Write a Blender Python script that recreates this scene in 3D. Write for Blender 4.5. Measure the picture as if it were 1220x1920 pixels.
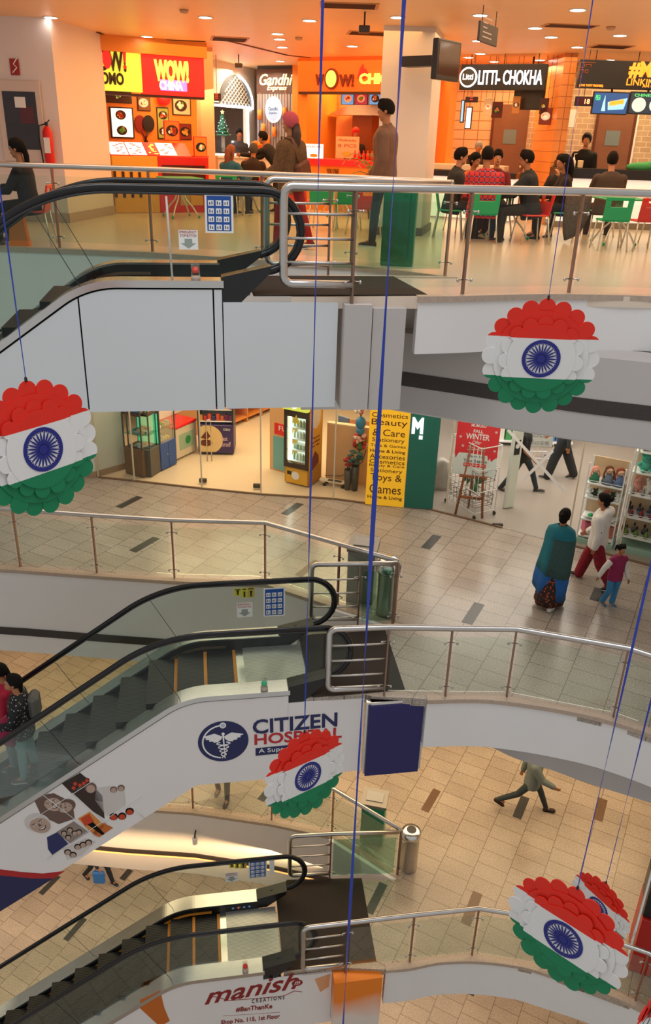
import bpy, math, random
from mathutils import Vector, Matrix, Euler
random.seed(7)
for o in list(bpy.data.objects): bpy.data.objects.remove(o)
S = bpy.context.scene
COL = S.collection
PI = math.pi
def R(d): return math.radians(d)
# ------------------------------------------------------------------ camera
FPX, PITCH, ROLL = 1496.4, R(24.853), R(1.814)
CAM = Vector((0.0, 0.0, 1.443))
_F = Vector((0, math.cos(PITCH), -math.sin(PITCH)))
_U0 = Vector((0, math.sin(PITCH), math.cos(PITCH))); _R0 = Vector((1, 0, 0))
_R = _R0*math.cos(ROLL) + _U0*math.sin(ROLL)
_U = -_R0*math.sin(ROLL) + _U0*math.cos(ROLL)
cd = bpy.data.cameras.new('camera'); cam = bpy.data.objects.new('camera', cd); COL.objects.link(cam)
cd.sensor_fit = 'VERTICAL'; cd.sensor_height = 24; cd.lens = 24*FPX/1920.0
cd.clip_start = 0.1; cd.clip_end = 200
m = Matrix.Identity(4)
for i in range(3):
    m[i][0] = _R[i]; m[i][1] = _U[i]; m[i][2] = -_F[i]; m[i][3] = CAM[i]
cam.matrix_world = m
S.camera = cam
# ------------------------------------------------------------------ world and lights
w = bpy.data.worlds.new('world'); S.world = w; w.use_nodes = True
bg = w.node_tree.nodes['Background']; bg.inputs[0].default_value = (1.0, 0.97, 0.94, 1); bg.inputs[1].default_value = 0.44
S.view_settings.view_transform = 'Standard'; S.view_settings.look = 'None'
S.view_settings.exposure = 0.08; S.view_settings.gamma = 1.0; S.view_settings.use_curve_mapping = False
ST = 5.0904
LA, LB, LC, LD = 0.0, -ST, -2*ST, -3*ST
def area(name, loc, sx, sy, watt, col, rot=(0, 0, 0)):
    l = bpy.data.lights.new(name, 'AREA'); l.shape = 'RECTANGLE'; l.size = sx; l.size_y = sy; l.energy = watt; l.color = col
    o = bpy.data.objects.new(name, l); COL.objects.link(o); o.location = loc; o.rotation_euler = rot; return o
area('ceiling_light_food_left', (-1.2, 17.5, 3.08), 5, 7, 230, (1, .50, .16))
area('ceiling_light_food_right', (4.5, 15.5, 3.08), 6, 6, 190, (1, .66, .36))
area('ceiling_light_food_front', (0, 11.5, 3.08), 10, 2, 95, (1, .76, .55))
area('stall_fill_tiled', (3.3, 19.4, 3.0), 2.4, 1.2, 70, (1, .62, .26))  # unseen fill lamps added to brighten the stalls, down to the arch
area('stall_fill_brick', (6.2, 18.6, 3.0), 2.6, 1.0, 60, (1, .66, .32))
area('stall_fill_dumpling', (-3.2, 18.9, 2.35), 1.6, .8, 26, (1, .6, .25), (R(20), 0, 0))
area('stall_fill_chicken', (.2, 21.2, 2.95), 1.6, .6, 45, (1, .55, .2))
area('stall_fill_arch', (-2.2, 22.3, 3.0), 1.2, .8, 40, (1, .72, .45))
area('ceiling_light_upper_hall', (0, 12.6, LB+3.35), 12, 2.4, 150, (1, .83, .66))
area('ceiling_light_upper_shop', (-1.6, 17.5, LB+3.35), 5, 4, 300, (1, .74, .42))
area('ceiling_light_toy_shop', (4.8, 16.5, LB+3.35), 5, 4, 230, (1, .90, .80))
area('ceiling_light_lower_hall', (2.5, 12.3, LC+3.35), 10, 3.5, 300, (1, .74, .44))
area('ceiling_light_lower_left', (-6.0, 14.0, LC+3.35), 7, 4, 190, (1, .70, .40))
area('ceiling_light_ground_hall', (-3, 12.5, LD+3.35), 14, 6, 330, (1, .76, .52))
area('ceiling_light_ground_front', (3, 9.5, LD+3.35), 8, 4, 110, (1, .70, .44))
area('roof_skylight', (0, 4.5, 9.0), 9, 6, 520, (.95, .96, 1.0))
# ------------------------------------------------------------------ projection helpers (measure the place from the survey frame)
def ray(u, v): return (_F + _R*((u-610)/FPX) - _U*((v-960)/FPX))
def at(u, v, z):
    k = ray(u, v); return CAM + k*((z-CAM.z)/k.z)
class Fr:
    """vertical plane frame: origin O, right Rv, up Z, normal N towards the atrium"""
    def __init__(s, O, Rv, U=(0, 0, 1)):
        s.O = Vector(O); s.R = Vector(Rv).normalized(); s.U = Vector(U).normalized(); s.N = s.R.cross(s.U).normalized()
        s.M = Matrix(((s.R.x, s.U.x, s.N.x, s.O.x), (s.R.y, s.U.y, s.N.y, s.O.y), (s.R.z, s.U.z, s.N.z, s.O.z), (0, 0, 0, 1)))
    def px(s, u, v):
        k = ray(u, v); t = ((s.O-CAM).dot(s.N))/k.dot(s.N); X = CAM+k*t - s.O
        return X.dot(s.R), X.dot(s.U)
    def p(s, a, b, c=0): return s.O + s.R*a + s.U*b + s.N*c
    def rect(s, u0, v0, u1, v1):
        a, b = s.px(u0, (v0+v1)/2), s.px(u1, (v0+v1)/2); c, d = s.px((u0+u1)/2, v0), s.px((u0+u1)/2, v1)
        return a[0], b[0], d[1], c[1]
    def off(s, c): return Fr(s.O + s.N*c, s.R, s.U)
def fr2(p, q, z): return Fr((p[0], p[1], z), (q[0]-p[0], q[1]-p[1], 0))
# ------------------------------------------------------------------ materials
MATS = {}
def mat(name, col, rough=.5, metal=0, var=.05, scale=6, bump=0, emit=None, es=0, spec=None, coat=0):
    if name in MATS: return MATS[name]
    m = bpy.data.materials.new(name); m.use_nodes = True; nt = m.node_tree; b = nt.nodes['Principled BSDF']
    b.inputs['Roughness'].default_value = rough; b.inputs['Metallic'].default_value = metal
    if spec is not None: b.inputs['Specular IOR Level'].default_value = spec
    if coat: b.inputs['Coat Weight'].default_value = coat; b.inputs['Coat Roughness'].default_value = .08
    tc = nt.nodes.new('ShaderNodeTexCoord'); nz = nt.nodes.new('ShaderNodeTexNoise'); nz.inputs['Scale'].default_value = scale; nz.inputs['Detail'].default_value = 4
    nt.links.new(tc.outputs['Object'], nz.inputs['Vector'])
    mx = nt.nodes.new('ShaderNodeMix'); mx.data_type = 'RGBA'
    mx.inputs[6].default_value = (*[max(0, c*(1-var)) for c in col], 1); mx.inputs[7].default_value = (*[min(1, c*(1+var)) for c in col], 1)
    nt.links.new(nz.outputs['Fac'], mx.inputs[0]); nt.links.new(mx.outputs[2], b.inputs['Base Color'])
    if bump:
        bp = nt.nodes.new('ShaderNodeBump'); bp.inputs['Strength'].default_value = bump; bp.inputs['Distance'].default_value = .01
        n2 = nt.nodes.new('ShaderNodeTexNoise'); n2.inputs['Scale'].default_value = scale*12
        nt.links.new(tc.outputs['Object'], n2.inputs['Vector']); nt.links.new(n2.outputs['Fac'], bp.inputs['Height']); nt.links.new(bp.outputs['Normal'], b.inputs['Normal'])
    if emit:
        b.inputs['Emission Color'].default_value = (*emit, 1); b.inputs['Emission Strength'].default_value = es
    MATS[name] = m; return m
def glow(name, col, s): return mat(name, col, .4, 0, .02, 6, 0, col, s)
def hexc(h):
    v = [int(h[i:i+2], 16)/255 for i in (0, 2, 4)]
    return tuple(c/12.92 if c <= .04045 else ((c+.055)/1.055)**2.4 for c in v)
def H(h, rough=.5, **k): return mat('m_'+h+('_%d' % int(rough*100)) + ''.join('%s%s' % (a, b) for a, b in sorted(k.items())), hexc(h), rough, **k)
def glassmat(name, tint, refl=.10, rough=.0):
    m = bpy.data.materials.new(name); m.use_nodes = True; nt = m.node_tree; nt.nodes.clear()
    out = nt.nodes.new('ShaderNodeOutputMaterial'); tr = nt.nodes.new('ShaderNodeBsdfTransparent'); tr.inputs[0].default_value = (*tint, 1)
    gl = nt.nodes.new('ShaderNodeBsdfGlossy'); gl.inputs['Roughness'].default_value = rough; gl.inputs[0].default_value = (1, 1, 1, 1)
    fz = nt.nodes.new('ShaderNodeFresnel'); fz.inputs[0].default_value = 1.5
    mp = nt.nodes.new('ShaderNodeMath'); mp.operation = 'MULTIPLY'; mp.inputs[1].default_value = refl*10
    mx = nt.nodes.new('ShaderNodeMixShader')
    nt.links.new(fz.outputs[0], mp.inputs[0]); nt.links.new(mp.outputs[0], mx.inputs[0]); nt.links.new(tr.outputs[0], mx.inputs[1]); nt.links.new(gl.outputs[0], mx.inputs[2]); nt.links.new(mx.outputs[0], out.inputs[0])
    MATS[name] = m; return m
GLASS = glassmat('rail_glass', (.92, .97, .945), .025)
GLASS_ESC = glassmat('escalator_glass', (.84, .90, .875), .025)
GLASS_GREEN = glassmat('thick_green_glass', (.74, .90, .83), .04)
GLASS_CLEAR = glassmat('shop_glass', (.97, .99, .98), .03)
def tile_mat(name, c1, c2, mortar, bw, bh, ang, off=(0, 0), rough=.3, speck=.35, msize=.006, vert=None, sq=.5):
    m = bpy.data.materials.new(name); m.use_nodes = True; nt = m.node_tree; b = nt.nodes['Principled BSDF']
    g = nt.nodes.new('ShaderNodeNewGeometry'); mp = nt.nodes.new('ShaderNodeMapping'); mp.vector_type = 'POINT'
    if vert is None:
        mp.inputs['Rotation'].default_value = (0, 0, -R(ang)); nt.links.new(g.outputs['Position'], mp.inputs[0])
    else:   # vertical wall: x' = along wall, y' = z
        sx = nt.nodes.new('ShaderNodeSeparateXYZ'); cx = nt.nodes.new('ShaderNodeCombineXYZ')
        nt.links.new(g.outputs['Position'], sx.inputs[0]); nt.links.new(sx.outputs['XYZ'.index(vert) if vert in 'XYZ' else 0], cx.inputs[0]); nt.links.new(sx.outputs[2], cx.inputs[1]); nt.links.new(cx.outputs[0], mp.inputs[0])
    mp.inputs['Location'].default_value = (off[0], off[1], 0)
    br = nt.nodes.new('ShaderNodeTexBrick'); br.offset = sq
    br.inputs['Color1'].default_value = (*c1, 1); br.inputs['Color2'].default_value = (*c2, 1); br.inputs['Mortar'].default_value = (*mortar, 1)
    br.inputs['Scale'].default_value = 1; br.inputs['Mortar Size'].default_value = msize; br.inputs['Mortar Smooth'].default_value = .2
    br.inputs['Brick Width'].default_value = bw; br.inputs['Row Height'].default_value = bh
    nt.links.new(mp.outputs[0], br.inputs['Vector'])
    nz = nt.nodes.new('ShaderNodeTexNoise'); nz.inputs['Scale'].default_value = 55; nz.inputs['Detail'].default_value = 3
    nt.links.new(g.outputs['Position'], nz.inputs['Vector'])
    mr = nt.nodes.new('ShaderNodeMapRange'); mr.inputs[1].default_value = .3; mr.inputs[2].default_value = .7; mr.inputs[3].default_value = 1-speck; mr.inputs[4].default_value = 1+speck*.5
    nt.links.new(nz.outputs['Fac'], mr.inputs[0])
    n2 = nt.nodes.new('ShaderNodeTexNoise'); n2.inputs['Scale'].default_value = 1.3; n2.inputs['Detail'].default_value = 5; nt.links.new(g.outputs['Position'], n2.inputs['Vector'])
    mr2 = nt.nodes.new('ShaderNodeMapRange'); mr2.inputs[1].default_value = .3; mr2.inputs[2].default_value = .7; mr2.inputs[3].default_value = .88; mr2.inputs[4].default_value = 1.08
    nt.links.new(n2.outputs['Fac'], mr2.inputs[0])
    mu = nt.nodes.new('ShaderNodeMath'); mu.operation = 'MULTIPLY'; nt.links.new(mr.outputs[0], mu.inputs[0]); nt.links.new(mr2.outputs[0], mu.inputs[1])
    vm = nt.nodes.new('ShaderNodeVectorMath'); vm.operation = 'SCALE'
    nt.links.new(br.outputs['Color'], vm.inputs[0]); nt.links.new(mu.outputs[0], vm.inputs['Scale']); nt.links.new(vm.outputs[0], b.inputs['Base Color'])
    b.inputs['Roughness'].default_value = rough
    MATS[name] = m; return m
# ------------------------------------------------------------------ mesh builder
KIDS = {}
class MB:
    def __init__(s, M=None): s.V = []; s.F = []; s.I = []; s.S = []; s.M = M or Matrix.Identity(4); s.mi = 0
    def add(s, vs, fs, smooth=False, L=None):
        n = len(s.V); T = s.M @ L if L is not None else s.M
        s.V += [T @ Vector(v) for v in vs]
        for f in fs: s.F.append([n+i for i in f]); s.I.append(s.mi); s.S.append(smooth)
        return s
    def box(s, x0, x1, y0, y1, z0, z1, L=None, bev=0):
        if bev:
            b = min(bev, abs(x1-x0)*.45, abs(y1-y0)*.45, abs(z1-z0)*.45)
            if x0 > x1: x0, x1 = x1, x0
            if y0 > y1: y0, y1 = y1, y0
            if z0 > z1: z0, z1 = z1, z0
            vs = []; fs = []
            X = (x0, x1); Y = (y0, y1); Z = (z0, z1); idx = {}
            for i in (0, 1):
                for j in (0, 1):
                    for k in (0, 1):
                        sx, sy, sz = (1 if i == 0 else -1), (1 if j == 0 else -1), (1 if k == 0 else -1)
                        for ax, v in (('x', (X[i], Y[j]+sy*b, Z[k]+sz*b)), ('y', (X[i]+sx*b, Y[j], Z[k]+sz*b)), ('z', (X[i]+sx*b, Y[j]+sy*b, Z[k]))):
                            idx[(ax, i, j, k)] = len(vs); vs.append(v)
            for i in (0, 1):
                fs.append([idx[('x', i, 0, 0)], idx[('x', i, 1, 0)], idx[('x', i, 1, 1)], idx[('x', i, 0, 1)]])
                fs.append([idx[('y', 0, i, 0)], idx[('y', 1, i, 0)], idx[('y', 1, i, 1)], idx[('y', 0, i, 1)]])
                fs.append([idx[('z', 0, 0, i)], idx[('z', 1, 0, i)], idx[('z', 1, 1, i)], idx[('z', 0, 1, i)]])
                for j in (0, 1):
                    fs.append([idx[('x', i, j, 0)], idx[('x', i, j, 1)], idx[('y', i, j, 1)], idx[('y', i, j, 0)]])
                    fs.append([idx[('x', i, 0, j)], idx[('x', i, 1, j)], idx[('z', i, 1, j)], idx[('z', i, 0, j)]])
                    fs.append([idx[('y', 0, i, j)], idx[('y', 1, i, j)], idx[('z', 1, i, j)], idx[('z', 0, i, j)]])
                    for k in (0, 1): fs.append([idx[('x', i, j, k)], idx[('y', i, j, k)], idx[('z', i, j, k)]])
            return s.add(vs, fs, False, L)
        vs = [(x, y, z) for x in (x0, x1) for y in (y0, y1) for z in (z0, z1)]
        return s.add(vs, [(0, 1, 3, 2), (4, 6, 7, 5), (0, 4, 5, 1), (2, 3, 7, 6), (0, 2, 6, 4), (1, 5, 7, 3)], False, L)
    def prism(s, poly, z0, z1, L=None, smooth=False, caps=True):
        n = len(poly); vs = [(p[0], p[1], z0) for p in poly]+[(p[0], p[1], z1) for p in poly]
        fs = [(i, (i+1) % n, n+(i+1) % n, n+i) for i in range(n)]
        s.add(vs, fs, smooth, L)
        if caps: s.add(vs, [list(range(n))[::-1], list(range(n, 2*n))], False, L)
        return s
    def loft(s, rings, caps=True, smooth=True, closed=False, L=None):
        n = len(rings[0]); vs = [p for r in rings for p in r]; fs = []
        m = len(rings)
        for j in range(m if closed else m-1):
            k = (j+1) % m
            for i in range(n): fs.append((j*n+i, j*n+(i+1) % n, k*n+(i+1) % n, k*n+i))
        if caps and not closed: fs += [list(range(n))[::-1], [(m-1)*n+i for i in range(n)]]
        return s.add(vs, fs, smooth, L)
    def tube(s, path, r, n=8, closed=False, ry=None, L=None, upv=None, caps=True):
        P = [Vector(p) for p in path]; m = len(P); rings = []
        rs = r if isinstance(r, (list, tuple)) else [r]*m
        prev = None
        for i in range(m):
            if closed: t = (P[(i+1) % m]-P[i-1])
            else: t = P[min(i+1, m-1)]-P[max(i-1, 0)]
            if t.length < 1e-9: t = Vector((0, 0, 1))
            t.normalize()
            if upv is not None: u = Vector(upv); u = u-t*u.dot(t); u.normalize()
            elif prev is None:
                a = Vector((0, 0, 1)) if abs(t.z) < .9 else Vector((1, 0, 0)); u = a-t*a.dot(t); u.normalize()
            else:
                u = prev-t*prev.dot(t); u.normalize()
            prev = u; v = t.cross(u); b = rs[i]; c = (ry if ry is not None else b)
            rings.append([P[i]+u*(math.cos(2*PI*k/n)*b)+v*(math.sin(2*PI*k/n)*c) for k in range(n)])
        return s.loft(rings, caps, True, closed, L)
    def lathe(s, prof, n=20, L=None, smooth=True, c=(0, 0, 0)):
        rings = [[(c[0]+r*math.cos(2*PI*k/n), c[1]+r*math.sin(2*PI*k/n), c[2]+z) for k in range(n)] for r, z in prof]
        return s.loft(rings, True, smooth, False, L)
    def ell(s, c, rx, ry, rz, n=12, m=8, L=None):
        prof = []
        for j in range(m+1):
            a = -PI/2+PI*j/m; prof.append((max(math.cos(a), .02), math.sin(a)))
        rings = [[(c[0]+rx*q*math.cos(2*PI*k/n), c[1]+ry*q*math.sin(2*PI*k/n), c[2]+rz*z) for k in range(n)] for q, z in prof]
        return s.loft(rings, True, True, False, L)
    def flat(s, pts, t=.004, L=None):   # polygon in local x,y with thickness t in +z
        return s.prism(pts, 0, t, L)
    def build(s, name, mats, parent=None, **kw):
        me = bpy.data.meshes.new(name)
        inv = None
        if parent is not None: inv = WM(parent).inverted()
        vs = [tuple(inv @ v) for v in s.V] if inv is not None else [tuple(v) for v in s.V]
        me.from_pydata(vs, [], s.F)
        if not isinstance(mats, (list, tuple)): mats = [mats]
        for m_ in mats: me.materials.append(m_)
        me.polygons.foreach_set('material_index', s.I); me.polygons.foreach_set('use_smooth', s.S)
        me.validate(); me.update()
        import bmesh as _b
        bm = _b.new(); bm.from_mesh(me); _b.ops.recalc_face_normals(bm, faces=bm.faces); bm.to_mesh(me); bm.free()
        o = bpy.data.objects.new(name, me); COL.objects.link(o)
        if parent is not None: setpar(o, parent)
        for k, v in kw.items(): o[k] = v
        return o
def setpar(o, p):
    o.parent = p; KIDS.setdefault(p.name, []).append(o)
def WM(o):
    M = Matrix.LocRotScale(o.location, o.rotation_euler, o.scale)
    return WM(o.parent) @ M if o.parent else M
def thing(name, label, cat, loc=(0, 0, 0), rz=0, group=None):
    o = bpy.data.objects.new(name, None); COL.objects.link(o); o.empty_display_size = .1
    o.location = loc; o.rotation_euler = (0, 0, rz); o['label'] = label; o['category'] = cat
    if group: o['group'] = group
    return o
def tag(o, label, cat, group=None, kind=None):
    if label: o['label'] = label
    if cat: o['category'] = cat
    if group: o['group'] = group
    if kind: o['kind'] = kind
    return o
def struct(o): o['kind'] = 'structure'; return o
def dup(root, loc=None, rz=None, label=None, group=None, scale=None):
    def cp(o, par):
        c = o.copy(); COL.objects.link(c)
        if par: setpar(c, par)
        for ch in list(KIDS.get(o.name, [])): cp(ch, c)
        return c
    r = cp(root, None)
    if loc is not None: r.location = loc
    if rz is not None: r.rotation_euler = (0, 0, rz)
    if scale: r.scale = (scale,)*3
    if label: r['label'] = label
    if group: r['group'] = group
    return r
def circle(cx, cy, r, n=24, ry=None, a0=0, a1=2*PI):
    full = abs(a1-a0-2*PI) < 1e-6; k = n if full else n-1
    return [(cx+r*math.cos(a0+(a1-a0)*i/k), cy+(ry or r)*math.sin(a0+(a1-a0)*i/k)) for i in range(n)]
def text(s, fr, a0, b0, a1, b1, material, parent=None, c=0, t=.004, name='lettering', bold=0, shear=0, rot=0, sp=1.0, **kw):
    """writing fitted into the rectangle a0..a1 x b0..b1 of a frame; rot turns it in its plane"""
    cu = bpy.data.curves.new(name, 'FONT'); cu.body = s; cu.size = 1; cu.offset = bold; cu.shear = shear; cu.space_character = sp; cu.resolution_u = 3
    ob = bpy.data.objects.new(name, cu); me = bpy.data.meshes.new_from_object(ob); bpy.data.objects.remove(ob)
    if not me.vertices: return None
    xs = [v.co.x for v in me.vertices]; ys = [v.co.y for v in me.vertices]
    x0, x1, y0, y1 = min(xs), max(xs), min(ys), max(ys); sx = (a1-a0)/max(x1-x0, 1e-6); sy = (b1-b0)/max(y1-y0, 1e-6)
    ca, cb = (a0+a1)/2, (b0+b1)/2; cr, sr = math.cos(rot), math.sin(rot)
    inv = WM(parent).inverted() if parent is not None else Matrix.Identity(4)
    nv = len(me.vertices); vs = []
    for z in (0, t):
        for v in me.vertices:
            p, q = (v.co.x-x0)*sx-(a1-a0)/2, (v.co.y-y0)*sy-(b1-b0)/2
            vs.append(tuple(inv @ fr.p(ca+p*cr-q*sr, cb+p*sr+q*cr, c+z)))
    fs = [list(p.vertices) for p in me.polygons]
    top = [[i+nv for i in f] for f in fs]
    from collections import Counter
    ec = Counter(); ed = {}
    for f in fs:
        for i in range(len(f)):
            e = (f[i], f[(i+1) % len(f)]); ec[tuple(sorted(e))] += 1; ed[tuple(sorted(e))] = e
    side = [[ed[e][0], ed[e][1], ed[e][1]+nv, ed[e][0]+nv] for e, k in ec.items() if k == 1]
    m2 = bpy.data.meshes.new(name); m2.from_pydata(vs, [], top+side+[f[::-1] for f in fs]); m2.materials.append(material)
    bpy.data.meshes.remove(me)
    o = bpy.data.objects.new(name, m2); COL.objects.link(o)
    if parent is not None: setpar(o, parent)
    for k, v in kw.items(): o[k] = v
    return o
# ------------------------------------------------------------------ shared materials
STEEL = mat('brushed_steel', (.60, .58, .56), .28, 1, .08, 9)
STEEL_B = mat('bright_steel', (.78, .77, .75), .22, 1, .06, 9)
DECKM = mat('escalator_deck_steel', (.66, .66, .65), .25, 1, .10, 3)
POSTM = mat('bronzed_post_steel', (.30, .20, .15), .35, .8, .1, 9)
BLACKP = mat('black_plastic', (.012, .012, .013), .35, 0, .1, 5)
RUBBER = mat('black_handrail_rubber', (.008, .008, .009), .25, 0, .1, 5)
WHITEP = mat('white_paint', (.80, .79, .78), .55, 0, .03, 2)
GREYP = mat('grey_paint', (.52, .49, .475), .6, 0, .04, 2)
PANELM = mat('pale_cladding_panel', (.66, .70, .72), .35, 0, .04, 1.2)
CREAM = mat('cream_wall_paint', (.82, .74, .66), .6, 0, .04, 1.5)
MATM = mat('brown_black_coir_mat', (.045, .032, .024), .95, 0, .35, 60, .6)
GRILLE = mat('dark_vent_grille', (.045, .035, .032), .6, 0, .3, 40)
WHITE = mat('white_plastic', (.86, .86, .86), .4, 0, .02)
RED = mat('bright_red', (.75, .01, .008), .45, 0, .05)
GREEN_P = mat('green_plastic', (.0, .42, .16), .35, 0, .04)
RED_P = mat('red_plastic', (.72, .03, .02), .35, 0, .04)
ALU = mat('aluminium_leg', (.72, .70, .66), .35, .7, .05)
SKIN = mat('brown_skin', (.42, .17, .075), .55, 0, .06, 20)
SKIN2 = mat('light_brown_skin', (.55, .25, .13), .55, 0, .06, 20)
HAIR = mat('black_hair', (.008, .006, .005), .75, 0, .3, 60, .4, spec=.15)
# ================================================================== THE SETTING
FLOORM = tile_mat('granite_tiles', (.40, .345, .29), (.46, .40, .34), (.17, .14, .115), .33, .56, 63, (.1, .05), .22, .45)
FLOORW = tile_mat('warm_granite_tiles', (.44, .355, .275), (.50, .41, .32), (.19, .14, .10), .33, .56, 63, (.3, .12), .22, .42)
FLOORA = mat('cream_vitrified_floor', (.74, .62, .50), .22, 0, .05, .7)
INLAY = mat('dark_floor_inlay', (.05, .048, .045), .3, 0, .2, 20)
INLAYB = mat('brown_floor_inlay', (.16, .09, .05), .3, 0, .2, 20)
EDGE_A = [(-13, 11.8), (-3.79, 11.45), (-2.49, 11.36), (-.88, 10.95), (.23, 10.74), (1.40, 10.02), (-.36, 9.76), (-.42, 8.325), (.62, 8.50), (.66, 8.50), (.9, 8.54), (1.0, 8.56), (1.39, 8.66), (2.0, 8.86), (2.61, 8.99), (3.78, 9.0), (5.4, 8.6), (8, 6.6), (9.5, 3)]
EDGE_B = [(-13, 11.9), (-5.02, 11.46), (-3.72, 11.35), (-2.43, 11.26), (-.95, 11.26), (.23, 10.6), (1.13, 10.10), (-.33, 9.98), (-.42, 8.33), (.62, 8.47), (.66, 8.44), (1.36, 8.42), (1.40, 8.41), (2.0, 8.46), (2.45, 8.43), (3.1, 8.30), (3.74, 8.08), (4.56, 7.58), (6.2, 6.3), (8, 4.3), (9.5, 2)]
EDGE_C = [(-13, 11.9), (-5.02, 11.5), (-3.7, 11.4), (-2.35, 11.34), (-.83, 11.12), (.31, 10.86), (1.50, 9.96), (-.36, 9.78), (-.42, 8.17), (.40, 8.28), (.42, 8.28), (1.13, 8.27), (1.16, 8.28), (1.54, 8.33), (2.0, 8.44), (2.54, 8.48), (3.1, 8.44), (3.61, 8.32), (4.91, 7.80), (6.4, 6.6), (8, 4.5), (9.5, 2)]
def floor_obj(name, edge, z, m, inl):
    mb = MB(); mb.prism(edge+[(9.5, 27), (-13, 27)], z-.12, z)
    for (cx, cy, a, l, w, k) in inl:
        mb.mi = k; L = Matrix.Translation((cx, cy, z)) @ Matrix.Rotation(R(a), 4, 'Z')
        mb.box(-l/2, l/2, -w/2, w/2, -.001, .002, L)
    return struct(mb.build(name, [m, INLAY, INLAYB]))
floor_obj('floor', EDGE_A, LA, FLOORA, [])
floor_obj('floor', EDGE_B, LB, FLOORM, [(-3.86, 14.28, 62, .62, .16, 1), (-.65, 14.2, 62, .62, .16, 1), (1.94, 12.96, 63, .60, .17, 1), (2.33, 10.56, 64, .66, .17, 1), (-3.17, 12.5, 61, .63, .16, 1), (-.27, 11.83, 61, .64, .13, 2), (4.45, 11.25, 63, .45, .17, 1), (4.9, 13.6-1.9, 63, .3, .16, 1)])
floor_obj('floor', EDGE_C, LC, FLOORW, [(2.24, 11.83, 62, .65, .16, 2), (5.53, 11.73, 64, .63, .17, 2), (2.67, 9.42, 64, .70, .17, 2), (1.07, 9.56, 65, .66, .15, 1), (3.98, 11.72, 63, .62, .17, 1), (-.95, 11.95, 63, .6, .15, 1), (-5.9, 13.6, 63, .62, .16, 2)])
mb = MB(); mb.prism([(-14, -2), (10, -2), (10, 27), (-14, 27)], LD-.12, LD)
for (cx, cy, a, l, w_) in ((-6.47, 13.83, 64, .60, .15), (-4.68, 14.2, 65, .34, .16), (-5.49, 12.65, 65, .64, .15), (3.52, 11.48, 66, .25, .16)):
    mb.mi = 1; mb.box(-l/2, l/2, -w_/2, w_/2, -.001, .002, Matrix.Translation((cx, cy, LD)) @ Matrix.Rotation(R(a), 4, 'Z'))
struct(mb.build('floor', [FLOORW, INLAY]))
# soffits of the decks above each walkway
CEILW = mat('white_soffit', (.75, .72, .68), .7, 0, .03)

# food court ceiling, orange sign glow put into its colour, with recessed slots
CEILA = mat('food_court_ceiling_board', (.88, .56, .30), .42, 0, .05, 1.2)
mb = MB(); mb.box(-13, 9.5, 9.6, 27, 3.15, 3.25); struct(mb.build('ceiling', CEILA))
mb = MB()
for (u0, v0, u1, v1) in ((183, 60, 260, 98), (262, 98, 400, 105), (400, 70, 540, 104), (540, 104, 620, 112), (250, 72, 385, 78), (330, 100, 395, 96)):
    p, q = at(u0, v0, 3.145), at(u1, v1, 3.145); d = (q-p).normalized(); n = Vector((-d.y, d.x, 0))*.035
    mb.add([p-n, q-n, q+n, p+n]+[x+Vector((0, 0, -.006)) for x in (p-n, q-n, q+n, p+n)], [(0, 1, 2, 3), (4, 7, 6, 5), (0, 4, 5, 1), (1, 5, 6, 2), (2, 6, 7, 3), (3, 7, 4, 0)])
struct(mb.build('trim_1', H('5a2a10', .8)))
# ---- fascias
def strip(pts, z0, z1, t=.06, mb=None):
    mb = mb or MB(); n = len(pts); o = []; i_ = []
    for k in range(n):
        a = Vector(pts[max(k-1, 0)]); b = Vector(pts[min(k+1, n-1)]); d = (b-a).normalized(); nn = Vector((d.y, -d.x))
        p = Vector(pts[k]); o.append(p); i_.append(p-nn*t)
    vs = []
    for k in range(n): vs += [(o[k].x, o[k].y, z0), (o[k].x, o[k].y, z1), (i_[k].x, i_[k].y, z0), (i_[k].x, i_[k].y, z1)]
    fs = []
    for k in range(n-1):
        a, b = 4*k, 4*k+4
        fs += [(a, b, b+1, a+1), (a+2, a+3, b+3, b+2), (a+1, b+1, b+3, a+3), (a, a+2, b+2, b)]
    fs += [(0, 1, 3, 2), (4*n-4, 4*n-2, 4*n-1, 4*n-3)]
    mb.add(vs, fs, False); return mb
def sm(pts, n=7):   # Catmull-Rom through plan points
    P = [Vector(p) for p in pts]; P = [P[0]*2-P[1]]+P+[P[-1]*2-P[-2]]; out = []
    for i in range(1, len(P)-2):
        for k in range(n):
            t = k/n; out.append(tuple(.5*((2*P[i])+(P[i+1]-P[i-1])*t+(2*P[i-1]-5*P[i]+4*P[i+1]-P[i+2])*t*t+(3*P[i]-P[i-1]-3*P[i+1]+P[i+2])*t**3)))
    out.append(tuple(P[-2])); return out
EDGEM = mat('stone_edge_strip', (.46, .36, .28), .4, 0, .25, 25)
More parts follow.
